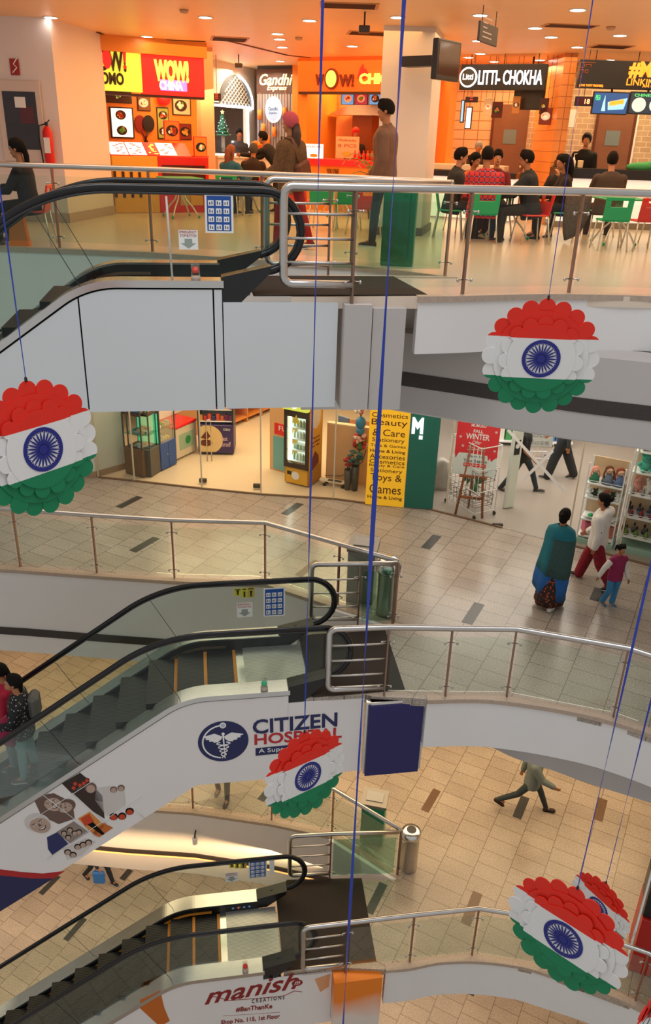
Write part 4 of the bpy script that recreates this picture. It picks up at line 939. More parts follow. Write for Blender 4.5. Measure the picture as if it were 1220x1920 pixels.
# ---- slatted express stall
FG = fr2((-2.28, 23.2), (-1.12, 22.6), 0)
gs = at_thing('slatted_stall', 'dark slatted stall front with a script sign and oval lit badge', 'stall', FG.p(0, 0))
g_ = pr(FG, 483, 131, 551, 293); slab(FG, (g_[0], g_[1], 0, 3.15), H('3c4450', .6), 'back_panel', gs, -.12, 0)
gt = pr(FG, 483, 130, 551, 176); slab(FG, (g_[0], g_[1], gt[2], gt[3]), H('57413f', .6), 'sign_board', gs, 0, .05)
mb = MB(FG.M); n = 13
for k in range(n): a = g_[0]+(g_[1]-g_[0])*(k+.5)/n; mb.box(a-.035, a+.035, .9, gt[2], 0, .05, bev=.01)
mb.build('vertical_slats', H('9698a2', .5), gs)
T('Gandhi', FG.off(.052), 487, 160, 549, 138, WARML if False else mat('cream_script', (.9, .82, .6), .4, 0, .02, emit=(1, .85, .5), es=.7), gs, shear=.3, bold=.015, t=.02)
T('Express', FG.off(.052), 501, 172, 538, 160, mat('cream_script', (1, 1, 1)), gs, shear=.3, bold=.015, t=.02)
a, b = FG.px(516, 206); mb = MB(FG.off(.06).M); mb.prism(circle(a, b, .235, 28, .30), 0, .05); bd = mb.build('oval_badge', WHL, gs)
mb = MB(FG.off(.111).M); mb.prism(circle(a, b, .20, 28, .26), 0, .006); mb.build('badge_face', mat('pale_blue_face', (.35, .50, .72), .4, 0, .02, emit=(.3, .5, .8), es=.5), bd)
text('Gandhi', FG, a-.13, b-.02, a+.13, b+.06, H('2a4a80'), bd, c=.118); text('Express', FG, a-.11, b-.11, a+.11, b-.05, H('2a4a80'), bd, c=.118)
for i, (u, v) in enumerate(((491, 214), (498, 240), (507, 262), (518, 246), (538, 210))):
    a, b = FG.px(u, v); mb = MB(FG.M); mb.tube([(a, b-.13, .12), (a, b+.10, .12)], .055, 8); mb.tube([(a, b+.1, .12), (a, b+.5, .10)], .006, 4)
    tag(mb.build('hanging_lantern', mat('orange_lantern', (.85, .30, .05), .6, 0, .2, 40)), ['orange hanging lantern at far left of the slatted stall', 'orange hanging lantern second from left on the slatted stall', 'lowest orange hanging lantern on the slatted stall', 'orange hanging lantern below the oval badge', 'orange hanging lantern right of the oval badge'][i], 'lantern')
slab(FG, (g_[1], g_[1]+.28, 0, 3.15), ORANGE, 'orange_pillar', gs, -.1, .1)
# baskets and low white counter
FW = fr2((-2.9, 19.3), (-1.0, 20.4), 0)
lc = at_thing('low_counter', 'low white counter before the arched kiosk', 'counter', FW.p(0, 0)); r_ = pr(FW, 400, 296, 580, 330)
slab(FW, (r_[0]+.12, r_[1], 0, 1.06), CREAM, 'front', lc, -.4, 0); slab(FW, (r_[0]+.1, r_[1], 1.06, 1.10), WHITE, 'top', lc, -.45, .04)
def cyl_thing(name, label, cat, c, prof, m, n=14):
    mb = MB(Matrix.Translation(c)); mb.lathe(prof, n); return tag(mb.build(name, m), label, cat)
xb = FW.p(FW.px(488, 290)[0], 1.10, -.2); bk = thing('wicker_basket', 'red wicker basket of orange buns on the low white counter', 'basket', xb)
mb = MB(Matrix.Translation(xb)); mb.lathe([(.12, 0), (.16, .10), (.17, .22), (.15, .22), (.12, .03)], 14, smooth=False); mb.build('basket', mat('red_wicker', (.62, .12, .03), .7, 0, .3, 60, .6), bk)
mb = MB(Matrix.Translation(xb))
for k in range(7): t = k*.9; mb.ell((.08*math.cos(t), .08*math.sin(t), .24+.02*(k % 3)), .06, .06, .05, 8, 6)
mb.build('buns', ORANGE, bk)
# ---- chicken stall
FC = fr2((-1.0, 21.6), (.95, 20.6), 0); FCs = FC.off(.9)
cs_ = at_thing('stall_sign', 'orange fascia sign of the chicken stall beside the white column', 'sign', FCs.p(0, 2.4)); r_ = pr(FCs, 564, 119, 716, 172)
slab(FCs, (r_[0]-.05, 2.6, r_[2], 3.15), mat('orange_lit_sign', (.80, .14, .01), .4, 0, .03, emit=(1, .16, .01), es=.28), 'fascia', cs_, -.1, 0)
slab(FCs, (r_[0]-.05, 2.6, r_[2]-.05, r_[2]), DKBR, 'lower_trim', cs_, -.1, .02)
Fz = FCs.off(.002); BRN = H('7a2410', .5)
T('W', Fz, 592, 160, 608, 139, BRN, cs_, t=.04, bold=.03); T('W!', Fz, 636, 163, 664, 139, BRN, cs_, t=.04, bold=.03)
a, b = Fz.px(622, 148); mb = MB(Fz.M); mb.prism(circle(a, b, .17, 24, .21), 0, .04); mb.build('letter_ring', BRN, cs_); mb = MB(Fz.off(.041).M); mb.prism(circle(a, b, .13, 24, .165), 0, .01); mb.build('letter_disc', LIMEL, cs_)
T('CHICKEN', Fz, 674, 158, 775, 137, LIMEL, cs_, t=.04, bold=.04)
mb = MB(Fz.M); a, b = Fz.px(680, 132); mb.prism([(a-.12, b-.16), (a-.06, b+.04), (a, b+.12), (a+.02, b+.05), (a+.08, b+.02), (a+.14, b-.08), (a+.05, b-.16)], 0, .03); mb.build('rooster_comb', REDST, cs_)
cb = at_thing('stall_back_panel', 'orange lit back wall of the chicken stall with a tilted red sign', 'wall panel', FC.p(0, 0))
slab(FC, (-.3, 2.8, 0, 3.1), mat('orange_back', (.85, .33, .08), .5, 0, .05), 'panel', cb, -1.0, -.95); slab(FCs, (FCs.px(553, 200)[0], FCs.px(571, 200)[0], 0, 3.14), ORANGE, 'jamb', cb, -1.6, -.11)
Fk = FC.off(-.93)
foodpic(Fk, pr(Fk, 576, 186, 594, 268), cb, DKBR, seed=31, n=3, frame=REDST); foodpic(Fk, pr(Fk, 595, 190, 629, 222), cb, mat('dark_screen', (.03, .03, .03), .2, 0, .1), seed=32)
slab(FC.off(-.88), pr(FC.off(-.88), 597, 206, 617, 220), glow('green_screen', (.1, .5, .25), 1), 'screen', cb, 0, .01)
a0, b0 = Fk.px(597, 250); a1, b1 = Fk.px(626, 262)
mb = MB(Fk.M); P = [Fk.px(u, v) for u, v in ((600, 250), (622, 232), (626, 257), (604, 279))]; mb.prism(P[::-1], .1, .16); nn = mb.build('tilted_sign', REDG, cb)
text('NOMON', Fk, P[0][0]+.08, P[3][1]+.10, P[1][0]+.0, P[1][1]-.16, WARML, nn, c=.162, rot=.55)
mb = MB(Fk.M); mb.prism([(p[0]-.05, p[1]) for p in P[::-1]], .06, .09); mb.build('sign_glow', glow('warm_backlight', (1, .75, .4), 4), nn)
Fm = FC.off(.5)
ms = at_thing('menu_screen', 'row of lit blue menu screens in the chicken stall', 'screen', Fm.p(.9, 2.0))
for i, (u0, u1, c_) in enumerate(((640, 665, '4f8fc4'), (666, 691, '8a2436'), (692, 717, '4f8fc4'))):
    MB(Fm.M).tube([(Fm.px((u0+u1)/2, 180)[0], Fm.px(650, 174)[1], .0), (Fm.px((u0+u1)/2, 180)[0], 3.15, .0)], .012, 5).build('hanger', BLACKP, ms); r_ = pr(Fm, u0, 173, u1, 197); foodpic(Fm, r_, ms, mat('scr'+c_+str(i), hexc(c_), .3, 0, .05, emit=hexc(c_), es=.9), seed=40+i, name='screen_panel')
hd = at_thing('cooker_hood', 'steel cooker hood under the menu screens', 'cooker hood', Fk.p(1.8, 2.0)); r_ = pr(Fk, 640, 198, 720, 218)
mb = MB(Fk.M); mb.prism([(r_[0], r_[2]), (r_[1]+.4, r_[2]), (r_[1]+.4, r_[3]), (r_[0]+.55, r_[3])], .1, .7); mb.build('hood', STEEL, hd)
slab(Fk, pr(Fk, 676, 214, 712, 300), H('8a4a20', .4), 'shelf_unit', cb, .1, .5)
cc = at_thing('stall_counter', 'red topped orange counter of the chicken stall', 'counter', FC.off(1.3).p(0, 0)); Fq = FC.off(1.3); r_ = pr(Fq, 572, 300, 712, 330)
slab(Fq, (r_[0]-.05, 2.6, 0, .98), ORANGE, 'front', cc, -.6, -.02); slab(Fq, (r_[0]-.1, 2.6, .96, 1.10), REDG, 'top', cc, -.65, .03, .01)
T('YOU ONE', Fq, 612, 326, 635, 317, DKBR, cc, t=.01)
def poster(fr, u0, v0, u1, v1, label, m, txt=None, tm=None, name='countertop_poster', seed=1):
    r_ = pr(fr, u0, v0, u1, v1); t_ = at_thing(name, label, 'poster', fr.p((r_[0]+r_[1])/2, r_[2])); slab(fr, r_, m, 'board', t_, 0, .02)
    slab(fr, ((r_[0]+r_[1])/2-.06, (r_[0]+r_[1])/2+.06, r_[2], r_[2]+.015), m, 'foot', t_, -.12, .05)
    h_ = r_[3]-r_[2]; w_ = r_[1]-r_[0]
    for i, s_ in enumerate(txt or []): text(s_, fr, r_[0]+w_*.1, r_[3]-h_*(.25+.24*i), r_[1]-w_*.1, r_[3]-h_*(.11+.24*i), tm or REDST, t_, c=.02)
    mb = MB(fr.M); mb.prism(circle((r_[0]+r_[1])/2, r_[2]+h_*.2, w_*.22, 14, h_*.12), .02, .024); mb.build('printed_dish', FOODM[seed % 6], t_)
    return t_
poster(Fq.off(-.2), 572, 270, 606, 297, 'white printed poster on the left of the chicken counter', SCR_W, ['SNACKS'])
poster(Fq.off(-.25), 630, 256, 673, 297, 'cream poster with red heading on the chicken counter', H('e8b890', .5), ['Wednesday', '8 PCS'], H('b4441e'), seed=1)
for i in range(5):
    a, b = Fq.off(-.1).px(665+8*i, 296); X_ = Fq.off(-.1).p(a, 1.10); cyl_thing('sauce_bottle', ['red sauce bottle at the left end of the row on the chicken counter', 'red sauce bottle second in the row on the chicken counter', 'red sauce bottle in the middle of the row on the chicken counter', 'red sauce bottle fourth in the row on the chicken counter', 'red sauce bottle at the right end of the row on the chicken counter'][i], 'bottle', X_, [(.035, 0), (.035, .12), (.015, .16), (.012, .2)], REDST)
# potted palm beside the column
px_ = at(697, 400, 0); pl = thing('potted_palm', 'potted palm beside the white column and the man in brown', 'plant', (px_.x, px_.y-1.5, 0)); MP = WM(pl)
mb = MB(MP); mb.lathe([(.14, 0), (.20, .35), (.21, .38), (.18, .38), (.17, .3)], 16); mb.build('pot', H('5a3a28', .6), pl)
mb = MB(MP); rnd = random.Random(3)
for k in range(16):
    t = rnd.uniform(0, 2*PI); L_ = rnd.uniform(.45, .75); b0 = rnd.uniform(.55, .95); P = [(L_*q*q*.6*math.cos(t)+L_*q*.4*math.cos(t), (L_*q*q*.6+L_*q*.4)*math.sin(t), .35+b0*math.sin(q*PI*.62)) for q in [i/8 for i in range(9)]]
    mb.tube(P, .006, 4)
    for i in range(2, 9):
        p = Vector(P[i]); d = (Vector(P[i])-Vector(P[i-1])).normalized(); s_ = d.cross(Vector((0, 0, 1))).normalized()
        for sg in (1, -1):
            q = p+s_*sg*.16+d*.10+Vector((0, 0, -.06)); mb.add([p, p+d*.03, q], [(0, 1, 2)])
mb.build('fronds', mat('palm_green', (.12, .20, .05), .6, 0, .3, 12), pl)
# ---- tiled stalls on the right
TILEC = tile_mat('peach_wall_tiles', (.80, .58, .36), (.76, .52, .31), (.42, .20, .08), .30, .20, 0, (0, 0), .3, .05, .010, vert='X', sq=0)
TILEB = tile_mat('beige_brick_tiles', (.52, .40, .27), (.46, .34, .22), (.75, .62, .45), .24, .11, 0, (0, 0), .4, .1, .008, vert='X')
TILEO = tile_mat('orange_pillar_tiles', (.80, .30, .06), (.76, .26, .05), (.45, .12, .02), .30, .20, 0, (0, 0), .3, .05, .008, vert='X', sq=0)
DOORM = mat('brown_wood_door', (.20, .085, .045), .45, 0, .15, 5)
FLb = fr2((1.9, 21.4), (4.75, 20.3), 0)
mb = MB(FLb.M); mb.box(-.3, 3.2, 0, 3.15, -.1, 0); struct(mb.build('wall_tiled_back', TILEC))
def door(fr, u0, v0, u1, v1, wu0, wv0, wu1, wv1, n):
    r_ = pr(fr, u0, v0, u1, v1); d = slab(fr, (r_[0], r_[1], 0, r_[3]), DOORM, 'door_%d' % n, None, 0, .05); struct(d)
    slab(fr, pr(fr, wu0, wv0, wu1, wv1), H('6f7f85', .25), 'door_window', d, .05, .06); slab(fr, (r_[0]-.05, r_[0], 0, r_[3]+.05), H('5a2a14', .5), 'door_frame', d, 0, .07); slab(fr, (r_[1], r_[1]+.05, 0, r_[3]+.05), H('5a2a14', .5), 'door_frame', d, 0, .07)
    mb = MB(fr.M); mb.ell((r_[1]-.08, 1.05, .09), .035, .035, .03, 10, 6); mb.build('door_handle', STEEL_B, d)
door(FLb, 924, 196, 990, 310, 944, 243, 968, 270, 1)
FLs = fr2((2.15, 18.9), (4.1, 18.0), 0)
ls = at_thing('stall_sign', 'black hanging sign with white lit letters and a round badge', 'sign', FLs.p(.2, 2.5)); r_ = pr(FLs, 862, 120, 1024, 169); slab(FLs, r_, BLACKP, 'board', ls, -.12, 0, .01)
T('LITTI- CHOKHA', FLs, 896, 159, 1019, 131, WHL, ls, t=.04, bold=.012)
a, b = FLs.px(878, 145); ra = (r_[3]-r_[2])*.40; mb = MB(FLs.M); mb.prism(circle(a, b, ra, 28), 0, .03); bg_ = mb.build('round_badge', WHL, ls); mb = MB(FLs.off(.031).M); mb.prism(circle(a, b, ra*.82, 28), 0, .004); mb.build('badge_face', H('3a3f3c'), bg_); text('Litti', FLs, a-ra*.6, b-ra*.25, a+ra*.6, b+ra*.35, WHL, bg_, c=.037, bold=.03)
for a in (r_[0]+.2, (r_[0]+r_[1])/2, r_[1]-.2): MB(FLs.M).tube([(a, r_[3]-.01, -.05), (a, 3.15, -.05)], .008, 5).build('suspension_rod', BLACKP, ls)
tv = at_thing('television', 'dark screen hanging below the black lit letter sign', 'television', FLs.off(-.6).p(1.3, 2.2)); Ft = FLs.off(-.6); r_ = pr(Ft, 962, 168, 1020, 206); slab(Ft, r_, BLACKP, 'case', tv, -.06, 0, .01); slab(Ft, (r_[0]+.03, r_[1]-.03, r_[2]+.03, r_[3]-.02), mat('dark_screen', (0, 0, 0)), 'screen', tv, 0, .003); mb = MB(Ft.M); mb.tube([((r_[0]+r_[1])/2, r_[3], -.03), ((r_[0]+r_[1])/2, 3.15, -.03)], .02, 6); mb.build('ceiling_mount', BLACKP, tv)
token(FLs.off(-.2), pr(FLs.off(-.2), 872, 181, 895, 192), 'red number display under the left end of the black lit sign')
Fh = FLs.off(-.4)
def hangcard(u0, v0, u1, v1, label, m, seed):
    r_ = pr(Fh, u0, v0, u1, v1); t_ = at_thing('hanging_card', label, 'card', Fh.p(r_[0], r_[2])); foodpic(Fh, r_, t_, m, seed=seed, frame=m, name='card'); mb = MB(Fh.M)
    for a in (r_[0]+.03, r_[1]-.03): mb.tube([(a, r_[3], .01), (a, 3.15, .01)], .004, 4)
    mb.build('string', BLACKP, t_)
hangcard(907, 184, 924, 217, 'cream hanging food card, left of the maroon one', H('e6cfa8'), 51); hangcard(922, 191, 942, 221, 'maroon hanging food card with a red dish', H('5a1410'), 52)
hangcard(961, 181, 975, 213, 'narrow tan card hanging in front of the dark screen', H('c98a4a'), 53); hangcard(1012, 184, 1028, 214, 'dark patterned card hanging right of the dark screen', H('4a2418'), 54)
hangcard(1011, 202, 1034, 234, 'framed food picture hanging by the orange pillar', H('7a2a14'), 55)
for i, (u0, v0, u1, v1) in enumerate(((863, 187, 870, 230), (872, 200, 884, 242))):
    r_ = pr(Fh, u0, v0, u1, v1); t_ = at_thing('light_box', ['narrow blue lit strip menu at the far left of the tiled stall', 'white lit strip menu left in the tiled stall'][i], 'light box', Fh.p(r_[0], r_[2])); slab(Fh, r_, BLACKP, 'case', t_, -.03, 0); slab(Fh, (r_[0]+.02, r_[1]-.02, r_[2]+.02, r_[3]-.02), glow('blue_strip', (.25, .55, .8), 1) if i == 0 else WHL, 'lit_face', t_, 0, .01); MB(Fh.M).tube([((r_[0]+r_[1])/2, r_[3], -.015), ((r_[0]+r_[1])/2, 3.15, -.015)], .006, 4).build('hanger', BLACKP, t_)
t_ = at_thing('wall_cabinet', 'small black and white cabinet on the tiles by the orange pillar', 'cabinet', FLb.p(2.2, 1.3)); slab(FLb, pr(FLb, 1010, 243, 1034, 270), BLACKP, 'body', t_, 0, .25); slab(FLb, pr(FLb, 1014, 254, 1032, 285), WHITE, 'picture', t_, .26, .28)
# orange tiled pillar and left jamb
mb = MB(); fp = Fr((0, 18.3, 0), (1, -.1, 0)); a0, a1 = fp.px(1046, 200)[0], fp.px(1070, 200)[0]; p0, p1 = fp.p(a0, 0), fp.p(a1, 0); mb.prism([(p0.x, p0.y), (p1.x, p1.y), (p1.x+.1, 20.3), (p0.x-.0, 20.4)], 0, 3.15); struct(mb.build('wall_tiled_pillar', TILEO))
mb = MB(); fp = Fr((0, 18.9, 0), (1, 0, 0)); a0, a1 = fp.px(840, 230)[0], fp.px(852, 230)[0]; mb.box(a0, a1, 18.9, 21.3, 0, 3.15); struct(mb.build('wall_orange_jamb', ORANGE))
FRb = fr2((4.35, 19.8), (8.6, 19.4), 0)
mb = MB(FRb.M); mb.box(-.1, 4.6, 0, 3.15, -.1, 0); struct(mb.build('wall_brick_tile', TILEB))
door(FRb, 1116, 205, 1182, 312, 1133, 245, 1160, 273, 2)
slab(FRb, pr(FRb, 1182, 215, 1189, 312), WHITE, 'trim_7', None, 0, .06, kind='structure')
slab(FRb, pr(FRb, 1063, 205, 1079, 239), WHITE, 'posted_notice', None, 0, .01, label='white notice sheet on the brick tiled wall left of the brown door', category='notice')
FRs = Fr((0, 17.2, 0), (1, 0, 0))
rs = at_thing('stall_sign', 'wide black sign with orange letters at the right edge', 'sign', FRs.p(4.6, 2.5)); r_ = pr(FRs, 1084, 113, 1225, 167); slab(FRs, (r_[0], r_[1]+2.2, r_[2], r_[3]), BLACKP, 'board', rs, -.12, 0, .01)
ORL = glow('orange_letter_light', (1, .33, .03), 1.2)
T('#MOMO', FRs, 1176, 147, 1300, 118, ORL, rs, t=.03, bold=.04); T('LINKING TASTES', FRs, 1173, 160, 1300, 151, ORL, rs, t=.02); T('AN UNIT', FRs, 1203, 164, 1240, 160.5, ORL, rs, t=.02); T('(OUR TASTY PROMISE)', FRs, 1085, 163, 1130, 159, ORL, rs, t=.02)
mb = MB(FRs.M); a, b = FRs.px(1088, 117)
for (x0, y0, x1, y1) in ((0, 0, .28, 0), (0, 0, 0, -.28), (0, -.08, .08, -.08), (.08, -.02, .08, -.08), (.11, -.03, .20, -.03), (.11, -.03, .11, -.08), (.20, -.03, .20, -.08), (.02, -.12, .08, -.12), (.08, -.12, .08, -.17), (.11, -.12, .16, -.12), (.11, -.17, .16, -.17), (.16, -.12, .16, -.17), (.11, -.12, .11, -.17), (.02, -.24, .06, -.24)): mb.tube([(a+x0, b+y0, .01), (a+x1, b+y1, .01)], .006, 4)
mb.build('corner_motif', H('b0602a'), rs)
for a in (r_[0]+.3, r_[0]+1.1, r_[0]+2.1): MB(FRs.M).tube([(a, r_[3]-.01, -.05), (a, 3.15, -.05)], .008, 5).build('suspension_rod', BLACKP, rs)
token(FRs, pr(FRs, 1078, 181, 1110, 199), 'number display reading 18 beside the menu televisions', '18')
for i, (u0, u1, c_) in enumerate(((1110, 1178, '274a7c'), (1179, 1245, '26303a'))):
    r_ = pr(FRs, u0, 172, u1, 215); t_ = at_thing('menu_television', ['menu television with blue picture of rolls on a tray', 'menu television with round plates cut by the right edge'][i], 'television', FRs.p(r_[0], r_[2])); slab(FRs, r_, BLACKP, 'case', t_, -.06, 0, .01)
    w_, h_ = r_[1]-r_[0], r_[3]-r_[2]; slab(FRs, (r_[0]+.02, r_[1]-.02, r_[2]+.02, r_[3]-.02), mat('tvs'+c_, hexc(c_), .3, 0, .05, emit=hexc(c_), es=1.0), 'screen', t_, 0, .004)
    mb = MB(FRs.M)
    if i == 0:
        mb.prism([(r_[0]+w_*.45, r_[2]+h_*.2), (r_[0]+w_*.88, r_[2]+h_*.25), (r_[0]+w_*.95, r_[2]+h_*.75), (r_[0]+w_*.42, r_[2]+h_*.55)], .004, .006); mb.build('tray_picture', glow('sky_blue_pic', (.25, .55, .85), 1), t_); mb = MB(FRs.M)
        for q in range(6): mb.prism(circle(r_[0]+w_*(.5+.065*q), r_[2]+h_*(.48+.02*q), w_*.04, 10, h_*.12), .006, .008)
        mb.build('rolls_picture', ORL, t_); text('MEGA', FRs, r_[0]+w_*.07, r_[2]+h_*.62, r_[0]+w_*.2, r_[2]+h_*.85, glow('green_letters', (.1, .9, .2), 1), t_, c=.004)
        mb = MB(FRs.M); mb.prism([(r_[0]+w_*.27, r_[2]+h_*.15), (r_[0]+w_*.38, r_[2]+h_*.15), (r_[0]+w_*.35, r_[2]+h_*.5), (r_[0]+w_*.33, r_[2]+h_*.85), (r_[0]+w_*.29, r_[2]+h_*.5)], .004, .007); mb.build('bottle_picture', glow('cyan_pic', (.3, .75, .8), 1), t_)
    else:
        for q in range(2): mb.prism(circle(r_[0]+w_*(.28+.5*q), r_[2]+h_*.42, w_*.2, 18, h_*.32), .004, .008)
        mb.build('plate_picture', glow('plate_pic', (.62, .66, .62), .8), t_); text('CHINESE', FRs, r_[0]+w_*.12, r_[2]+h_*.78, r_[0]+w_*.7, r_[2]+h_*.9, glow('green_letters', (0, 0, 0), 1), t_, c=.004)
    mb = MB(FRs.M); mb.tube([(r_[0]+w_/2, r_[3], -.03), (r_[0]+w_/2, r_[3]+.2, -.03)], .02, 6); mb.build('mount', BLACKP, t_)
# counters
BLKTOP = mat('black_granite_top', (.02, .018, .016), .18, 0, .3, 60); LITW = glow('white_lit_counter_front', (1, .97, .90), .40)
k2 = thing('service_counter', 'black topped counter with a lit white front at right', 'counter', (4.2, 17.3, 0))
fk = Fr((0, 17.35, 0), (1, 0, 0)); a0 = fk.px(1042, 320)[0]
mb = MB(fk.M); mb.box(a0+.05, 8.6, .05, .93, -.6, 0); mb.build('lit_front', LITW, k2); mb = MB(fk.M); mb.box(a0, 8.6, .93, 1.12, -.68, .06, bev=.01); mb.build('worktop', BLKTOP, k2); mb = MB(fk.M); mb.box(a0+.05, 8.6, 0, .12, -.6, .02); mb.build('plinth', H('8a7a68'), k2)
k3 = thing('service_counter', 'counter with a cream sneeze shelf under the black lit sign', 'counter', (2.0, 18.3, 0)); fk = fr2((1.85, 18.7), (4.2, 17.6), 0)
mb = MB(fk.M); mb.box(0, 2.0, .05, .86, -.6, 0); mb.build('lit_front', LITW, k3); mb = MB(fk.M); mb.box(-.05, 2.05, .86, .98, -.66, .06, bev=.01); mb.build('worktop', BLKTOP, k3); mb = MB(fk.M); mb.box(0, 1.75, .98, 1.10, -.5, -.1, bev=.01); mb.build('raised_shelf', H('e2cdb4', .5), k3)
def on_counter(fr, u, c, top): a, b = fr.px(u, 312); return fr.p(a, top, c)
fk = Fr((0, 17.35, 0), (1, 0, 0))
p_ = fk.p(fk.px(1066, 312)[0], 1.12, -.3); t_ = thing('till_tray', 'black tray unit on the left end of the black counter', 'tray', p_); mb = MB(Matrix.Translation(p_)); mb.box(-.22, .22, -.12, .12, 0, .03, bev=.01); mb.box(-.20, -.02, -.1, .1, .03, .13, bev=.01); mb.box(.02, .19, -.1, .1, .03, .13, bev=.01); mb.build('body', BLACKP, t_)
for i, du in enumerate((1066, 1078)):
    p_ = fk.p(fk.px(du, 300)[0], 1.12, -.1); t_ = thing('pump_bottle', ['white pump bottle left on the black counter', 'white pump bottle right on the black counter'][i], 'bottle', p_); mb = MB(Matrix.Translation(p_)); mb.lathe([(.045, 0), (.045, .12), (.02, .16), (.012, .2)], 12); mb.build('bottle', WHITE, t_); mb = MB(Matrix.Translation(p_)); mb.tube([(0, 0, .2), (0, 0, .25), (.05, 0, .26)], .008, 5); mb.build('pump', WHITE, t_)
p_ = fk.p(fk.px(1092, 312)[0], 1.12, -.2); mb = MB(Matrix.Translation(p_)); mb.box(-.05, .05, -.04, .04, 0, .14, bev=.01); tag(mb.build('napkin_box', H('e8d0a0')), 'small cream napkin box on the black counter', 'box')
p_ = fk.p(fk.px(1205, 316)[0], 1.12, -.2); mb = MB(Matrix.Translation(p_)); mb.ell((0, 0, .05), .28, .12, .09, 12, 8); mb.ell((.2, .02, .06), .2, .1, .1, 10, 6); tag(mb.build('folded_cloth', mat('green_cloth', (.05, .35, .12), .8, 0, .2)), 'green folded cloth on the black counter at the right edge', 'cloth')
# television on the column, hanging board
FT = Fr((1.95, 14.4, 0), (math.cos(R(52)), math.sin(R(52)), 0)); a0, bt = FT.px(822, 70); a1, _ = FT.px(866, 80); _, bb = FT.px(822, 149)
tv = at_thing('television', 'large dark television mounted on the white column', 'television', FT.p((a0+a1)/2, bb)); slab(FT, (a0, a1, bb, bt), BLACKP, 'case', tv, -.10, 0, .015); slab(FT, (a0+.05, a1-.05, bb+.07, bt-.04), mat('off_screen_glass', (.05, .02, .015), .12, 0, .3), 'screen', tv, 0, .004)
mb = MB(FT.M); mb.box((a0+a1)/2-.1, (a0+a1)/2+.1, bb+.2, bt-.2, -.80, -.10); mb.build('wall_bracket', BLACKP, tv)
FB = Fr((2.3, 13.2, 0), (math.cos(R(62)), math.sin(R(62)), 0)); a0, bt = FB.px(901, 38); a1, _ = FB.px(934, 56); _, bb = FB.px(901, 78)
hb = at_thing('hanging_board', 'dark notice board hanging from the ceiling above the tables', 'sign', FB.p((a0+a1)/2, bb)); slab(FB, (a0, a1, bb, bt), H('2a1f1e', .5), 'board', hb, -.03, 0, .006)
text('FOOD', FB, a0+.15, bb+.22, a1-.15, bt-.05, H('c9b8a8'), hb, c=.001) if False else None
mb = MB(FB.M); rnd = random.Random(2)
for k in range(5): mb.box(a0+.12, a0+.12+rnd.uniform(.2, .5)*(a1-a0), bb+.06+.055*k, bb+.075+.055*k, 0, .003)
mb.build('chalk_line', H('b8a8a0'), hb); [MB(FB.M).tube([(a_, bt, -.015), (a_, 3.15, -.015)], .006, 4).build('hanger', BLACKP, hb) for a_ in (a0+.1, a1-.1)]
# column side: fire extinguisher, service window, red sticker
FWL = Fr((0, 15.06, 0), (1, 0, 0))
wd = slab(FWL, pr(FWL, 2, 152, 82, 302), H('d8c8c0', .5), 'window_1', None, 0, .05); struct(wd)
slab(FWL, pr(FWL, 12, 172, 73, 280), mat('smoky_window', (.03, .022, .024), .1, 0, .4, 3), 'window_pane', wd, .05, .055); slab(FWL, pr(FWL, 30, 182, 50, 202), WHITE, 'paper_notice', wd, .056, .06); slab(FWL, pr(FWL, 40, 200, 66, 232), H('5a1a1a', .3), 'reflected_poster', wd, .0561, .058)
st = slab(FWL, pr(FWL, 19, 110, 36, 141), H('a01c1c', .5), 'wall_sticker', None, 0, .006); tag(st, 'small red sticker with white swirl on the left wall', 'sticker')
a, b = FWL.px(28, 124); mb = MB(FWL.M); mb.tube([(a-.05, b-.10, .008), (a+.03, b-.02, .008), (a-.02, b+.03, .008), (a+.05, b+.12, .008)], .010, 5); mb.build('white_swirl', WHITE, st)
a, b = FWL.px(98, 300); ex = at_thing('fire_extinguisher', 'red fire extinguisher on the wall by the service window', 'fire extinguisher', FWL.p(a, b+.0, .1)); X0 = FWL.p(a, FWL.px(98, 308)[1], .11)
mb = MB(Matrix.Translation(X0)); mb.lathe([(.075, 0), (.08, .02), (.08, .50), (.05, .57), (.025, .60)], 16); mb.build('cylinder', RED, ex); mb = MB(Matrix.Translation(X0)); mb.box(-.02, .02, -.02, .02, .6, .66); mb.tube([(0, 0, .64), (.06, -.02, .69)], .01, 5); mb.tube([(-.02, 0, .63), (-.13, 0, .60), (-.15, 0, .4), (-.12, 0, .02)], .012, 6); mb.build('valve_and_hose', BLACKP, ex)
mb = MB(Matrix.Translation(X0)); mb.box(-.05, .05, -.084, -.076, .18, .42); mb.build('instruction_label', WHITE, ex)
